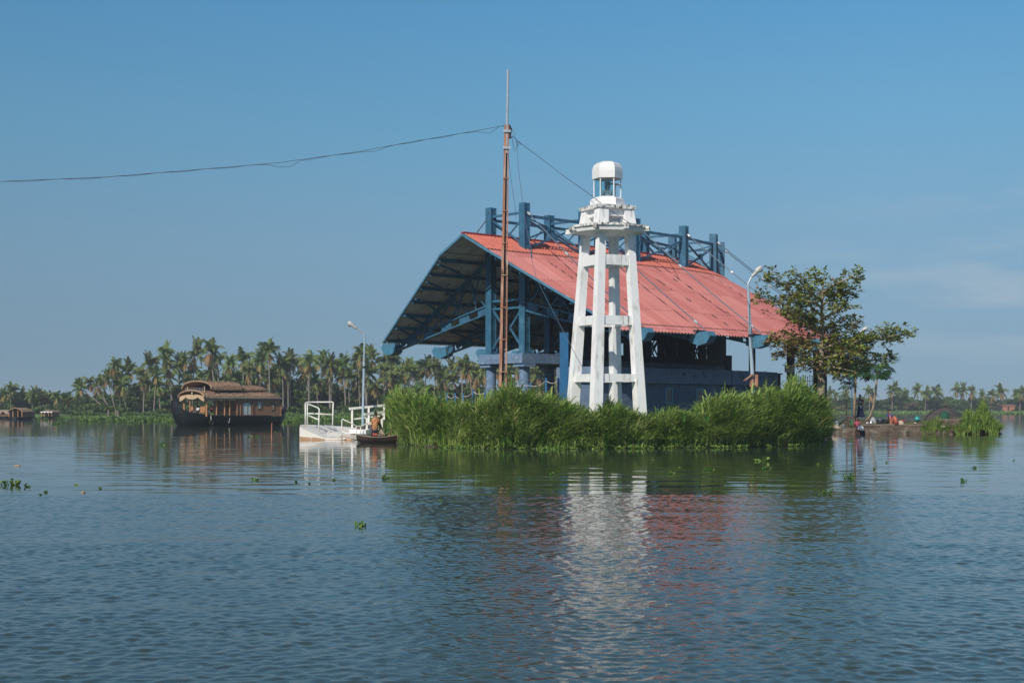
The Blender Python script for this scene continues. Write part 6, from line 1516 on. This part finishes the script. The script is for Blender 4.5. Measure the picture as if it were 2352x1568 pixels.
# ---------------------------------------------------------------- the big houseboat
def arch(b, h, z0, n=13, p=1.0):
    return [(b * math.cos(t), z0 + h * math.sin(t) ** p) for t in np.linspace(math.pi, 0, n)]
def stepped(prof, step=.045, per=2):
    """thatch laid in courses: each course overlaps the one below"""
    return prof
def houseboat():
    X0, Y0 = -31.9, 164.3
    t = thing('houseboat', 'large thatched houseboat with black hull and arched upper deck before the palms', 'houseboat', (X0, Y0, 0))
    ph = R(180 + 48); ca, sa = math.cos(ph), math.sin(ph)
    def W(a, b, z): return Vector((X0 + a * ca - b * sa, Y0 + a * sa + b * ca, z))
    # hull
    def hs(a, ins=0.):
        u = (a - .3) / 7.9
        w = 2.25 * max(0, 1 - min(1, abs(u)) ** 3.2) ** .7 + .12 - ins; w = max(w, .02)
        zg = 1.05 + (.55 * max(0, (a - 4) / 3.5) ** 1.4 if a > 4 else 0) + (1.0 * min(1, (a - 7.4) / .7) ** .9 if a > 7.4 else 0) + (1.15 * max(0, (-a - 5.3) / 2.2) ** 1.7 if a < -5.3 else 0)
        zk = -.4 + (2.0 * max(0, (a - 6.9) / 1.4) ** 1.3 if a > 6.9 else 0) + (2.4 * max(0, (-a - 5.7) / 1.8) ** 1.8 if a < -5.7 else 0); zk = min(zk, zg - .12) + ins
        return [W(a, w * s_, zk + (zg - zk) * h_) for s_, h_ in ((-1, 1), (-.97, .7), (-.85, .35), (-.5, .08), (0, 0), (.5, .08), (.85, .35), (.97, .7), (1, 1))]
    st = list(np.linspace(-7.5, -5, 9)) + list(np.linspace(-4.2, 4.6, 10)) + list(np.linspace(5.2, 7.3, 8)) + list(np.linspace(7.45, 8.3, 8))
    mb = MB(); mb.loft([hs(a) for a in st]); mb.loft([hs(a, .12)[::-1] for a in st]); mb.build('hull', M['hull_black'], t, smooth=True)
    mb = MB()
    for k in (0, 8): mb.tube([hs(a)[k] + Vector((0, 0, .03)) for a in st], .05, 5)
    mb.build('gunwale', M['hull_black'], t)
    mb = MB(); mb.hexa([W(-5.4, 1.95, .95), W(-5.4, -1.95, .95), W(5.6, -1.4, .95), W(5.6, 1.4, .95)], [W(-5.4, 1.95, 1.03), W(-5.4, -1.95, 1.03), W(5.6, -1.4, 1.03), W(5.6, 1.4, 1.03)]); mb.build('deck', M['wood'], t)
    mb = MB(); mb.tube([W(5.6, 1.5, 1.15), W(4.9, 1.75, 1.10), W(3.2, 1.98, 1.08)], .045, 5); mb.build('deck_edge', M['wood_orange'], t)
    # cabin
    cw = 2.2; zt = 3.02; zf = 1.03; A1 = 5.2; AW = 1.1; AE = -5.2
    def wallbox(nm, a0, a1, b0, b1, z0, z1, mt, par=t):
        mb = MB(); mb.hexa([W(a0, b0, z0), W(a1, b0, z0), W(a1, b1, z0), W(a0, b1, z0)], [W(a0, b0, z1), W(a1, b0, z1), W(a1, b1, z1), W(a0, b1, z1)]); return mb.build(nm, M[mt], par)
    side = wallbox('side_wall', AE, AW, cw - .08, cw, zf, zt, 'bamboo'); wallbox('side_wall', AE, AW, -cw, -cw + .08, zf, zt, 'bamboo')
    wallbox('end_wall', AE, AE + .08, -cw + .08, cw - .08, zf, zt, 'bamboo'); wallbox('partition', AW - .08, AW, -cw + .08, cw - .08, zf, zt, 'bamboo')
    def zx2a(zx): return 5.2 - (zx - 775) / 1255 * 10.4
    zz = lambda zy: 2 + (806 - zy) * .00661 * 1.0
    # windows on the near side
    def win(x0, x1, y0, y1, arch_, mt, nm='window'):
        a0, a1 = zx2a(x0), zx2a(x1); z0, z1 = zz(y1), zz(y0); mb = MB(); am = (a0 + a1) / 2; hw = abs(a0 - a1) / 2
        out = [(am + hw, z0), (am - hw, z0)] + ([(am - hw * math.cos(th), z1 - hw * .7 + hw * .7 * math.sin(th)) for th in np.linspace(0, math.pi, 9)] if arch_ else [(am - hw, z1), (am + hw, z1)])
        n = len(out); o1 = [W(a, cw + .05, z) for a, z in out]; o0 = [W(a, cw + .002, z) for a, z in out]
        inn = [(am + (a - am) * .78, (z0 + z1) / 2 + (z - (z0 + z1) / 2) * .88) for a, z in out]; i1 = [W(a, cw + .05, z) for a, z in inn]; i0 = [W(a, cw + .004, z) for a, z in inn]
        mb.add(o1 + i1 + o0 + i0, [(j, (j + 1) % n, n + (j + 1) % n, n + j) for j in range(n)] + [(2 * n + j, 2 * n + (j + 1) % n, (j + 1) % n, j) for j in range(n)] + [(n + j, n + (j + 1) % n, 3 * n + (j + 1) % n, 3 * n + j) for j in range(n)])
        w_ = mb.build(nm, M['wood'], side); mb = MB(); mb.add([W(a, cw + .008, z) for a, z in inn], [tuple(range(n))]); mb.build('pane', M[mt], w_)
        mb = MB(); mb.beam(W(am, cw + .03, z0 + .05), W(am, cw + .03, z1 - .08), .05, .03); mb.build('glazing_bar', M['grey_trim'], w_)
    side2 = side; side_parent = side
    win(1345, 1520, 700, 940, True, 'curtain'); win(1612, 1688, 690, 830, True, 'galv'); win(1856, 1915, 690, 850, True, 'wood')
    for zx in (1270, 1325, 1530, 2025):
        a = zx2a(zx); mb = MB(); mb.beam(W(a, cw + .03, zf), W(a, cw + .03, zt), .09, .06); mb.build('wall_batten', M['wood'], t)
    # veranda posts and rails
    for (a, b) in ((5.2, 2.1), (5.2, -2.1), (3.85, 2.1), (2.75, 2.1), (2.05, 2.1), (3.4, -2.1), (5.25, -.9)):
        mb = MB(); mb.beam(W(a, b, zf), W(a, b, zt + .1), .17 if abs(a - 5.2) < .01 else .12, .17); mb.build('veranda_post', M['wood_orange'], t)
    for z in (1.28, 1.48):
        mb = MB(); mb.beam(W(5.1, 2.1, z), W(AW, 2.1, z), .05, .05); mb.build('veranda_rail', M['wood'], t)
    # lower thatched roof, courses along the length
    def thatch(nm, a0, a1, bw, h, z0, taper0=0, taper1=0, rows=7, n=26, over=.05, p=.9, skew=0.):
        mb = MB()
        ths = np.linspace(.0, math.pi, rows * 2 + 1)
        for r in range(rows * 2):
            th0, th1 = ths[r], ths[r + 1]; top = r < rows
            secs = []
            for k in range(n + 1):
                u = k / n; a = a0 + (a1 - a0) * u; e0 = min(1, (u) / taper0) if taper0 else 1; e1 = min(1, (1 - u) / taper1) if taper1 else 1
                e = math.sin(e0 * math.pi / 2) ** .6 * math.sin(e1 * math.pi / 2) ** .6; e = max(e, .08); jt = random.uniform(-.02, .02)
                def pt(th, lift): bb = -bw * math.cos(th) * (.86 + 0.14 * e); return W(a + skew * bb * u, bb * (1 + lift * .3), z0 + (h * math.sin(th) ** p) * e + lift + .02 * math.sin(a * 1.3))
                if top: secs.append([pt(th0, over + jt), pt(th0 * .5 + th1 * .5, over * .8 + jt), pt(th1, .0 + jt * .3)])
                else: secs.append([pt(th0, .0 + jt * .3), pt(th0 * .5 + th1 * .5, over * .8 + jt), pt(th1, over + jt)])
            mb.loft(secs)
            mb.loft([[s_[0 if top else 2] + Vector((0, 0, 0)), s_[0 if top else 2] - Vector((0, 0, over * 1.6))] for s_ in secs])
        # inner lining
        secs = []
        for k in range(n + 1):
            u = k / n; a = a0 + (a1 - a0) * u; e0 = min(1, u / taper0) if taper0 else 1; e1 = min(1, (1 - u) / taper1) if taper1 else 1; e = max(.08, math.sin(e0 * math.pi / 2) ** .6 * math.sin(e1 * math.pi / 2) ** .6)
            secs.append([W(a - skew * bw * math.cos(th) * u, -bw * .97 * math.cos(th) * (.86 + 0.14 * e), z0 - .05 + h * .93 * math.sin(th) ** p * e) for th in np.linspace(0, math.pi, 13)])
        mb.loft(secs); return mb.build(nm, M['thatch'], t)
    thatch('lower_roof', -5.55, 5.75, 2.42, .80, 3.08, taper0=.16, rows=6, n=40)
    thatch('upper_roof', -4.1, .9, 1.55, .55, 3.98, taper0=.25, rows=5, n=22)
    thatch('upper_canopy', .3, 5.0, 2.0, .95, 4.0, rows=6, n=22, p=.75, skew=-.28)
    # rounded thatch rolls along the arched openings
    for nm, a, bw, h, z0, r, sk in (('front_arch_roll', 5.72, 2.42, .80, 3.10, .13, 0), ('canopy_arch_roll', 4.98, 2.0, .95, 4.0, .11, -.28)):
        mb = MB(); mb.tube([W(a - sk * bw * math.cos(th), -bw * math.cos(th), z0 + h * math.sin(th) ** (.9 if sk == 0 else .75)) for th in np.linspace(0, math.pi, 17)], r, 7); mb.build(nm, M['thatch'], t, smooth=True)
    wallbox('upper_wall', -3.6, .9, -1.3, 1.3, 3.5, 4.1, 'bamboo'); 
    mb = MB(); mb.hexa([W(.6, 1.5, 3.62), W(.6, -1.5, 3.62), W(5.0, -1.6, 3.62), W(5.0, 1.6, 3.62)], [W(.6, 1.5, 3.70), W(.6, -1.5, 3.70), W(5.0, -1.6, 3.70), W(5.0, 1.6, 3.70)]); mb.build('upper_deck', M['wood'], t)
    for b in (-1.6, 1.6):
        for a in (5.1, 3.2): mb = MB(); mb.beam(W(a, b, 3.6), W(a, b, 4.35), .10, .12); mb.build('canopy_post', M['canvas'], t)
    for b0, b1, a0, a1 in ((-1.6, 1.6, 5.35, 5.35),):
        for z in (3.86, 4.08): mb = MB(); mb.tube([W(a0, b0 + (b1 - b0) * u, z + .08 * math.sin(math.pi * u)) for u in np.linspace(0, 1, 7)], .022, 5); mb.build('upper_rail', M['galv'], t)
        for u in np.linspace(0, 1, 7): mb = MB(); bb = b0 + (b1 - b0) * u; mb.tube([W(a0, bb, 3.65), W(a0, bb, 4.18)], .022, 5); mb.build('rail_post', M['galv'], t)
    # scalloped canvas under the front arch and along the side
    def drape(nm, fn, n, drop, sc, mt='canvas'):
        mb = MB(); secs = []
        for k in range(n + 1):
            u = k / n; p = fn(u); d = drop * (.45 + .55 * abs(math.sin(u * math.pi * sc)) ** .7); secs.append([p, p - Vector((0, 0, d * .5)) + Vector((0, -.04 * math.sin(u * 40), 0)), p - Vector((0, 0, d))])
        mb.loft(secs); mb.build(nm, M[mt], t, smooth=True)
    drape('front_valance', lambda u: W(5.66, -2.35 * math.cos(math.pi * u), 3.12 + .36 * math.sin(math.pi * u)), 40, .55, 3)
    drape('side_valance', lambda u: W(5.4 - 4.2 * u, 2.27, 3.06), 30, .30, 3, 'canvas')
    mb = MB(); mb.beam(W(5.0, 2.44, 3.08), W(-5.4, 2.44, 3.08), .05, .09); mb.build('gutter', M['grey_trim'], t)
    mb = MB(); mb.ball(W(5.9, .4, 3.62), .09, 8, 6); mb.build('lamp_bulb', M['white_paint'], t)
    # rope and tyre fender
    mb = MB(); mb.tube([W(4.75, 2.28, 1.1), W(4.75, 2.36, .45)], .045, 5); mb.build('fender_rope', M['rope'], t)
    mb = MB(); c = W(4.75, 2.40, .38); e1 = Vector((ca, sa, 0)); mb.tube([c + e1 * .24 * math.cos(a) + Vector((0, 0, .24 * math.sin(a))) for a in np.linspace(0, 2 * math.pi, 15)], .07, 6); mb.build('tyre_fender', M['tyre'], t)
    mb = MB(); mb.tube([W(2.1, 2.28, 1.0), W(2.25, 2.32, .7), W(2.2, 2.32, .5), W(2.4, 2.32, .3)], .03, 5); mb.build('hanging_rope', M['rope'], t)
    # lounge furniture: things of their own
    def chair(a, b, lab):
        c = W(a, b, 1.03); k = thing('lounge_chair', lab, 'chair', c, group='wooden chairs on the houseboat'); 
        for dx in (-.2, .2):
            for dy in (-.2, .2): mb = MB(); mb.beam(c + Vector((dx, dy, 0)), c + Vector((dx, dy, .42)), .06, .06); mb.build('leg', M['wood_orange'], k)
        mb = MB(); mb.box(c + Vector((0, 0, .45)), (.52, .52, .08)); mb.build('seat', M['wood_orange'], k); mb = MB(); mb.box(c + Vector((.0, .24, .8)), (.52, .06, .6)); mb.build('backrest', M['wood_orange'], k)
    chair(4.9, -1.1, 'orange wooden chair at the left front of the houseboat lounge'); chair(4.9, .9, 'orange wooden chair at the right front of the houseboat lounge')
    def sitter(a, b, lab, shirt, sc=.95):
        c = W(a, b, 1.03 + .47); V3 = Vector
        fwd = Vector((ca, sa, 0)); sd2 = Vector((-sa, ca, 0))
        def G(x, y, z): return c + sd2 * x + fwd * y + V3((0, 0, z))
        J = dict(pelvis=G(0, 0, .08), neck=G(0, -.02, .52), head=G(0, .02, .66), shL=G(-.19, -.02, .45), elL=G(-.24, .05, .2), wrL=G(-.15, .28, .15), shR=G(.19, -.02, .45), elR=G(.24, .05, .2), wrR=G(.15, .28, .15), hipL=G(-.1, .02, .05), knL=G(-.12, .42, .06), anL=G(-.12, .42, -.38), hipR=G(.1, .02, .05), knR=G(.12, .42, .06), anR=G(.12, .42, -.38))
        p_ = person(lab, J, tuple(fwd + V3((0, 0, -.05))), group='people seated on the houseboat')
        garment('shirt', shirt, p_, [([(G(0, 0, .02), .17, .13), (G(0, 0, .25), .16, .12), (G(0, -.02, .42), .20, .12), (G(0, -.02, .50), .08, .07)], sd2), ([(G(-.19, -.02, .46), .07, .07), (G(-.23, .03, .26), .07, .07)], None), ([(G(.19, -.02, .46), .07, .07), (G(.23, .03, .26), .07, .07)], None)])
        garment('trousers', 'grey trousers', p_, [([(G(-.09, -.05, .06), .10, .10), (G(-.12, .42, .07), .085, .085)], None), ([(G(.09, -.05, .06), .10, .10), (G(.12, .42, .07), .085, .085)], None), ([(G(-.12, .42, .09), .075, .075), (G(-.12, .42, -.35), .06, .06)], None), ([(G(.12, .42, .09), .075, .075), (G(.12, .42, -.35), .06, .06)], None)])
    sitter(4.55, -1.35, 'person in pale pink shirt sitting left in the houseboat lounge', 'pale pink shirt'); sitter(4.5, -.45, 'person in white shirt sitting in the middle of the houseboat lounge', 'white shirt'); sitter(3.6, .9, 'person in maroon top sitting right behind the front post of the houseboat', 'maroon blouse')
houseboat()

# ---------------------------------------------------------------- far houseboats and the house across the water
def far_boat(label, xc, ywl, wpx, hpx, style, name='houseboat'):
    Y = H0 * F / (ywl - HY); c = P(xc, ywl, Y); c.z = 0; k = Y / F; Wd = wpx * k; Hh = hpx * k
    t = thing(name, label, 'houseboat', c)
    D = Wd * (1.6 if style != 'side' else .35)
    def G(x, y, z): return Vector((c.x + x * Wd, c.y + y * D, z * Hh))
    mb = MB(); mb.loft([[G(-.5 * w_, y, .22), G(-.46 * w_, y, .08), G(-.3 * w_, y, -.1), G(.3 * w_, y, -.1), G(.46 * w_, y, .08), G(.5 * w_, y, .22)] for y, w_ in ((-.5, .25), (-.42, .7), (-.2, 1), (.5, 1), (1, 1))], caps=True); mb.build('hull', M['hull_black'], t)
    if style == 'gable':
        mb = MB(); mb.loft([[G(-.52, y, .66), G(-.3, y, .86), G(0, y, 1.0), G(.3, y, .86), G(.52, y, .66)] for y in (-.32, 0, .5, 1)]); mb.loft([[G(-.52, y, .63), G(-.3, y, .83), G(0, y, .95), G(.3, y, .83), G(.52, y, .63)] for y in (-.32, 0, .5, 1)]); mb.build('roof', M['thatch'], t)
        mb = MB(); mb.tube([G(-.52, -.33, .64), G(-.3, -.33, .84), G(0, -.33, .98), G(.3, -.33, .84), G(.52, -.33, .64)], .09, 6); mb.build('roof_edge', M['thatch'], t)
    else:
        mb = MB(); mb.loft([[G(-.54, y, .74), G(-.4, y, .86), G(0, y, .92), G(.4, y, .86), G(.54, y, .74)] for y in (-.3, 0, .5, 1)]); mb.build('roof', M['thatch'], t)
        mb = MB(); mb.loft([[G(-.25, y, .88), G(-.1, y, 1.0), G(.12, y, .98), G(.25, y, .88)] for y in (-.1, .6)], caps=True); mb.build('upper_hood', M['thatch'], t)
        mb = MB(); mb.loft([[G(x, -.31, .78 + .05 * (1 - abs(x) * 2)), G(x, -.32, .78 - .12 * abs(math.sin(x * 12)))] for x in np.linspace(-.5, .5, 19)]); mb.build('valance', M['white_paint'] if style == 'valance' else M['canvas'], t)
    for x in (-.42, .42, -.16, .16):
        mb = MB(); mb.beam(G(x, -.28, .2), G(x, -.28, .76 if abs(x) < .3 else .7), .12, .12); mb.build('front_post', M['wood_orange'], t)
    mb = MB(); mb.hexa([G(-.42, .1, .2), G(.42, .1, .2), G(.42, .95, .2), G(-.42, .95, .2)], [G(-.42, .1, .72), G(.42, .1, .72), G(.42, .95, .72), G(-.42, .95, .72)]); mb.build('cabin', M['bamboo'], t)
    mb = MB(); mb.hexa([G(-.15, .08, .22), G(.15, .08, .22), G(.15, .098, .22), G(-.15, .098, .22)], [G(-.15, .08, .62), G(.15, .08, .62), G(.15, .098, .62), G(-.15, .098, .62)]); mb.build('doorway', M['dark'], t)
    return t
far_boat('distant gabled houseboat near the left edge, second boat from the left', 41, 963, 35, 27, 'gable')
far_boat('distant houseboat with pale scalloped canvas, right one of the far boats', 111, 960, 28, 19, 'valance')
def long_boat():
    Y = 262.; t = thing('houseboat', 'long low houseboat cut by the left edge of the picture', 'houseboat', P(8, 960, Y)); k = Y / F
    def G(x, y, z): return Vector((PX(x, Y), Y + y, z))
    mb = MB(); mb.loft([[G(x, -1.3 * w_, .5), G(x, -1.1 * w_, -.1), G(x, 1.1 * w_, -.1), G(x, 1.3 * w_, .5)] for x, w_ in ((-60, .2), (-40, 1), (20, 1), (28, .3))], caps=True); mb.build('hull', M['hull_black'], t)
    mb = MB(); mb.hexa([G(-45, -1.2, .5), G(24, -1.2, .5), G(24, 1.2, .5), G(-45, 1.2, .5)], [G(-45, -1.2, .9), G(24, -1.2, .9), G(24, 1.2, .9), G(-45, 1.2, .9)]); mb.build('cabin', M['bamboo'], t)
    mb = MB(); mb.loft([[G(x, -1.4, .85), G(x, -1.1, 1.35), G(x, 0, 1.6), G(x, 1.1, 1.35), G(x, 1.4, .85)] for x in (-50, -20, 0, 26)], caps=True); mb.build('roof', M['canvas_pale'], t)
    mb = MB(); mb.tube([G(13 + 4.5 * math.cos(a), -1.42, .88 + .38 * math.sin(a)) for a in np.linspace(0, math.pi, 9)], .05, 5); mb.build('window_arch', M['wood'], t)
    mb = MB(); mb.add([G(13 + 4.2 * math.cos(a), -1.43, .88 + .34 * math.sin(a)) for a in np.linspace(0, math.pi, 9)], [tuple(range(9))]); mb.build('window_opening', M['dark'], t)
M['canvas_pale'] = mat('faded mat roof', (.30, .24, .19), .9, .2, 2)
long_boat()
_k = crop(0, 1400, 5.113)
def shed2():
    Y = 300.; x0 = _k(535, 0)[0]; x1 = _k(640, 0)[0]; t = thing('boat_shed', 'small brown shed at the water between the two far houseboats', 'shed', P((x0 + x1) / 2, 957, Y))
    def G(x, y, z): return Vector((PX(x, Y), Y + y, z))
    mb = MB(); mb.hexa([G(x0, -1, -.2), G(x1, -1, -.2), G(x1, 1, -.2), G(x0, 1, -.2)], [G(x0, -1, .95), G(x1, -1, .95), G(x1, 1, .95), G(x0, 1, .95)]); mb.build('shed_wall', M['brick'], t)
    mb = MB(); mb.hexa([G(x0 - 1, -1.3, .952), G(x1 + 1, -1.3, .952), G(x1 + 1, 1.3, .952), G(x0 - 1, 1.3, .952)], [G(x0, -1.2, 1.15), G(x1, -1.2, 1.15), G(x1, 1.2, 1.15), G(x0, 1.2, 1.15)]); mb.build('shed_roof', M['canvas_pale'], t)
    mb = MB(); xm = (x0 + x1) / 2; mb.hexa([G(xm, -1.05, 0), G(xm + 3, -1.05, 0), G(xm + 3, -1.01, 0), G(xm, -1.01, 0)], [G(xm, -1.05, .7), G(xm + 3, -1.05, .7), G(xm + 3, -1.01, .7), G(xm, -1.01, .7)]); mb.build('shed_door', M['dark'], t)
shed2()
def brick_house():
    Y = 551.; k = crop(3400, 1400, 5.345); t = thing('brick_house', 'small pink brick house with flat roof on the far right shore', 'house', P(2317, 943, Y))
    x0, x1 = k(1925, 0)[0], k(2168, 0)[0]; z0 = .4; z1 = k(0, 655, Y).z; zr = k(0, 615, Y).z
    def bx(nm, a, b, ya, yb, za, zb, mt, par=t): mb = MB(); mb.hexa([Vector((PX(a, Y), Y + ya, za)), Vector((PX(b, Y), Y + ya, za)), Vector((PX(b, Y), Y + yb, za)), Vector((PX(a, Y), Y + yb, za))], [Vector((PX(a, Y), Y + ya, zb)), Vector((PX(b, Y), Y + ya, zb)), Vector((PX(b, Y), Y + yb, zb)), Vector((PX(a, Y), Y + yb, zb))]); return mb.build(nm, M[mt], par)
    bx('wall', x0, x1, 0, 4, z0, z1, 'brick'); bx('roof_band', x0 - .6, x1 + .3, -.3, 4.2, z1, zr - .12, 'brick'); bx('roof', x0 - 1.2, x1 + .6, -.6, 4.4, zr - .12, zr, 'coping')
    xm = k(2040, 0)[0]; bx('doorway', xm - 1.6, xm + 1.2, -.04, -.01, z0 + .05, k(0, 665, Y).z, 'dark'); bx('lean_to', x0 - 8, x0 - .3, .5, 3.5, z0, k(0, 640, Y).z, 'dark')
brick_house()
t = thing('white_post', 'short pale stakes in the water below the leaning palms', 'post', z6(515, 870, 285))
for zx, y0, y1 in ((432, 790, 880), (512, 790, 880), (533, 800, 882)):
    a, b = z6(zx, y1, 285), z6(zx, y0, 285); mb = MB(); mb.tube([a, b], .13, 6); mb.build('stake', M['bark_palm'], t)

# ---------------------------------------------------------------- floating hyacinths on the open water, one thing each
def hyacinth(x, y, w, label, seed, n=None, tall=.5, mt='hyacinth'):
    rs = random.Random(seed); c = WL(x, y); k = c.y / F; W_ = w * k; n = n or max(6, int(W_ * 26))
    t = thing('water_hyacinth', label, 'water plant', c, group='floating hyacinths on the open water'); mb = MB(); st = MB()
    for i in range(n):
        px = rs.gauss(0, .27) * W_; py = rs.gauss(0, .22) * W_ * .6; h = rs.uniform(.03, 1) ** 2 * tall * min(.16, .05 + W_ * .22); r = rs.uniform(.035, .07) * (1.0 if W_ > .5 else .65)
        az = rs.uniform(0, 6.283); ti = rs.uniform(.2, 1.1); nrm = Vector((math.cos(az) * math.sin(ti), math.sin(az) * math.sin(ti), math.cos(ti))); e1 = nrm.orthogonal().normalized(); e2 = nrm.cross(e1); cc = Vector((px, py, h + .01))
        m = len(mb.v); ring = [cc + e1 * r * math.cos(a) * (1 if q_ % 2 else .9) + e2 * r * math.sin(a) * .9 + nrm * r * .22 for q_, a in enumerate(np.linspace(0, 2 * math.pi, 8)[:-1])]
        ring = [Vector((v.x, v.y, max(v.z, .003))) for v in ring]
        mb.add(ring + [cc], [(j, (j + 1) % 7, 7) for j in range(7)]); st.tube([Vector((px * .7, py * .7, -.03)), cc], .012, 4)
    mb.build('leaves', M[mt], t, local=True); st.build('stems', M['taro'], t, local=True)
zw = crop(0, 1600, 1.6336); zr2 = crop(2100, 1500, 1.4793)
hy = [(zw(85, 352), 46, 'bright clump nearest the left edge of the water', 12, .9), (zw(162, 364), 18, 'small clump just right of the bright one at the left edge', 3, .5), (zw(280, 398), 9, 'single upright plant right of the clumps at the left edge', 3, 1.0), (zw(245, 413), 7, 'tiny plant beside the single upright one on the left', 2, .4),
      (zw(1003, 108), 26, 'upright dark green clump on the water in front of the houseboat bow', 9, 1.2), (zw(1565, 56), 40, 'low wide patch below the houseboat stern', 14, .5), (zw(1692, 28), 16, 'small patch right of the mooring pole', 4, .3), (zw(100, 80), 16, 'small clump high up near the left edge of the open water', 4, .4),
      (zw(1217, 108), 6, 'tiny sprig below the middle of the houseboat', 2, .7), (zw(1558, 322), 14, 'small sprig below the mooring pole reflection', 4, .7), (zw(1813, 332), 10, 'tiny floating leaves left below the pontoon reflection', 3, .3), (zw(1895, 345), 7, 'tiny floating leaf under the pontoon reflection', 2, .3), (zw(2050, 323), 12, 'pale floating leaf right under the pontoon reflection', 3, .3),
      (zw(2204, 606), 26, 'lone yellow green plant closest to the viewer at lower left of centre', 6, 1.0), (zw(462, 354), 10, 'flat small plant in the left open water', 3, .2), (zw(612, 374), 8, 'flat tiny plant right of the flat small one', 2, .2),
      ((887, 1097), 30, 'bushy plant below the gap between canoe and reed bank', 9, .9), ((976, 1081), 14, 'small flat plant right of the bushy one', 3, .3), ((1264, 1087), 14, 'left one of two bright plants in front of the tower reflection', 4, .9), ((1288, 1080), 15, 'right one of two bright plants in front of the tower reflection', 4, .7), ((1255, 1031), 32, 'bright clump at the foot of the reeds below the tower', 12, .6), ((1008, 1151), 10, 'tiny lone plant below the mast reflection', 3, .4),
      (zr2(1128, 333), 32, 'tall sprouting plant right of the roof reflection', 10, 1.0), (zr2(1140, 375), 20, 'low plant just below the tall sprouting one', 5, .6), (zr2(822, 383), 22, 'pale plant in the middle of the roof reflection', 5, .5), (zr2(628, 403), 18, 'pale plant at the left of the roof reflection', 4, .5), (zr2(1108, 480), 12, 'small bright plant below the right end of the roof reflection', 3, .5), (zr2(683, 463), 9, 'tiny plant in the lower roof reflection', 2, .3),
      (zr2(1605, 428), 34, 'round leaved bright plant below the standing woman', 8, 1.0), (zr2(1475, 520), 44, 'largest bright green plant on the right, long and low with one raised end', 11, .9), (zr2(1530, 393), 12, 'small plant between the reeds end and the round leaved one', 3, .4), (zr2(1430, 352), 9, 'tiny plant off the right end of the reeds', 2, .4), (zr2(1500, 357), 9, 'tiny plant right of the tiny one off the reeds', 2, .4), (zr2(1747, 378), 8, 'tiny brownish plant right below the quay reflection', 2, .3), (zr2(1813, 342), 7, 'tiny dull plant below the seated woman', 2, .3),
      ((2213, 1104), 22, 'upright sprig on the open water near the right edge', 5, 1.0), ((2236, 1073), 13, 'small leaf group above the upright sprig on the right', 3, .5), ((2327, 1056), 8, 'tiny plant at the far right edge', 2, .4), ((1690, 1077), 8, 'tiny plant left of the tall sprouting one', 2, .4), ((1560, 1072), 9, 'tiny plant between the two pale ones', 2, .3)]
for i, (p, w_, lab, n_, tl_) in enumerate(hy): hyacinth(p[0], p[1] + 2, w_, 'floating hyacinth, ' + lab if len(lab.split()) < 14 else lab, 100 + i, n_ * 2, tl_)
hyacinth(134, 974, 38, 'dense dark green floating island of hyacinth near the far boats', 300, 160, 1.8, 'leaf_mid')
hyacinth(68, 972, 16, 'small green floating patch under the distant gabled houseboat', 301, 40, 1.0, 'leaf_mid')
for i, (p, lab) in enumerate(((zw(105, 240), 'thin brown husk floating high on the left water'), (zw(510, 404), 'dark floating coconut husk on the left water'))):
    c = WL(*p); t = thing('floating_husk', lab, 'husk', c); mb = MB(); k = 9 * c.y / F if i == 0 else 5 * c.y / F
    mb.loft([[Vector((u * k, .06 * math.cos(a) * r_, .035 * math.sin(a) * r_ + .01)) for a in np.linspace(0, 6.283, 9)[:-1]] for u, r_ in ((-1, .1), (-.6, .9), (0, 1.2), (.6, .9), (1, .1))], closed=True, caps=True); mb.build('husk_shell', M['bark_pale'], t, smooth=True, local=True)

# ---------------------------------------------------------------- haze
hz = bpy.data.materials.new('haze'); hz.use_nodes = True; n_ = hz.node_tree; n_.nodes.clear(); o_ = n_.nodes.new('ShaderNodeOutputMaterial'); v_ = n_.nodes.new('ShaderNodeVolumePrincipled')
v_.inputs['Density'].default_value = .00032; v_.inputs['Color'].default_value = (.80, .90, 1.0, 1); v_.inputs['Anisotropy'].default_value = .0
n_.links.new(v_.outputs[0], o_.inputs['Volume'])
mb = MB(); mb.box((0, 4400, 10.5), (18400, 9300, 23)); tag(mb.build('haze', hz), 'thin pale blue haze over the backwater', 'haze', kind='stuff')
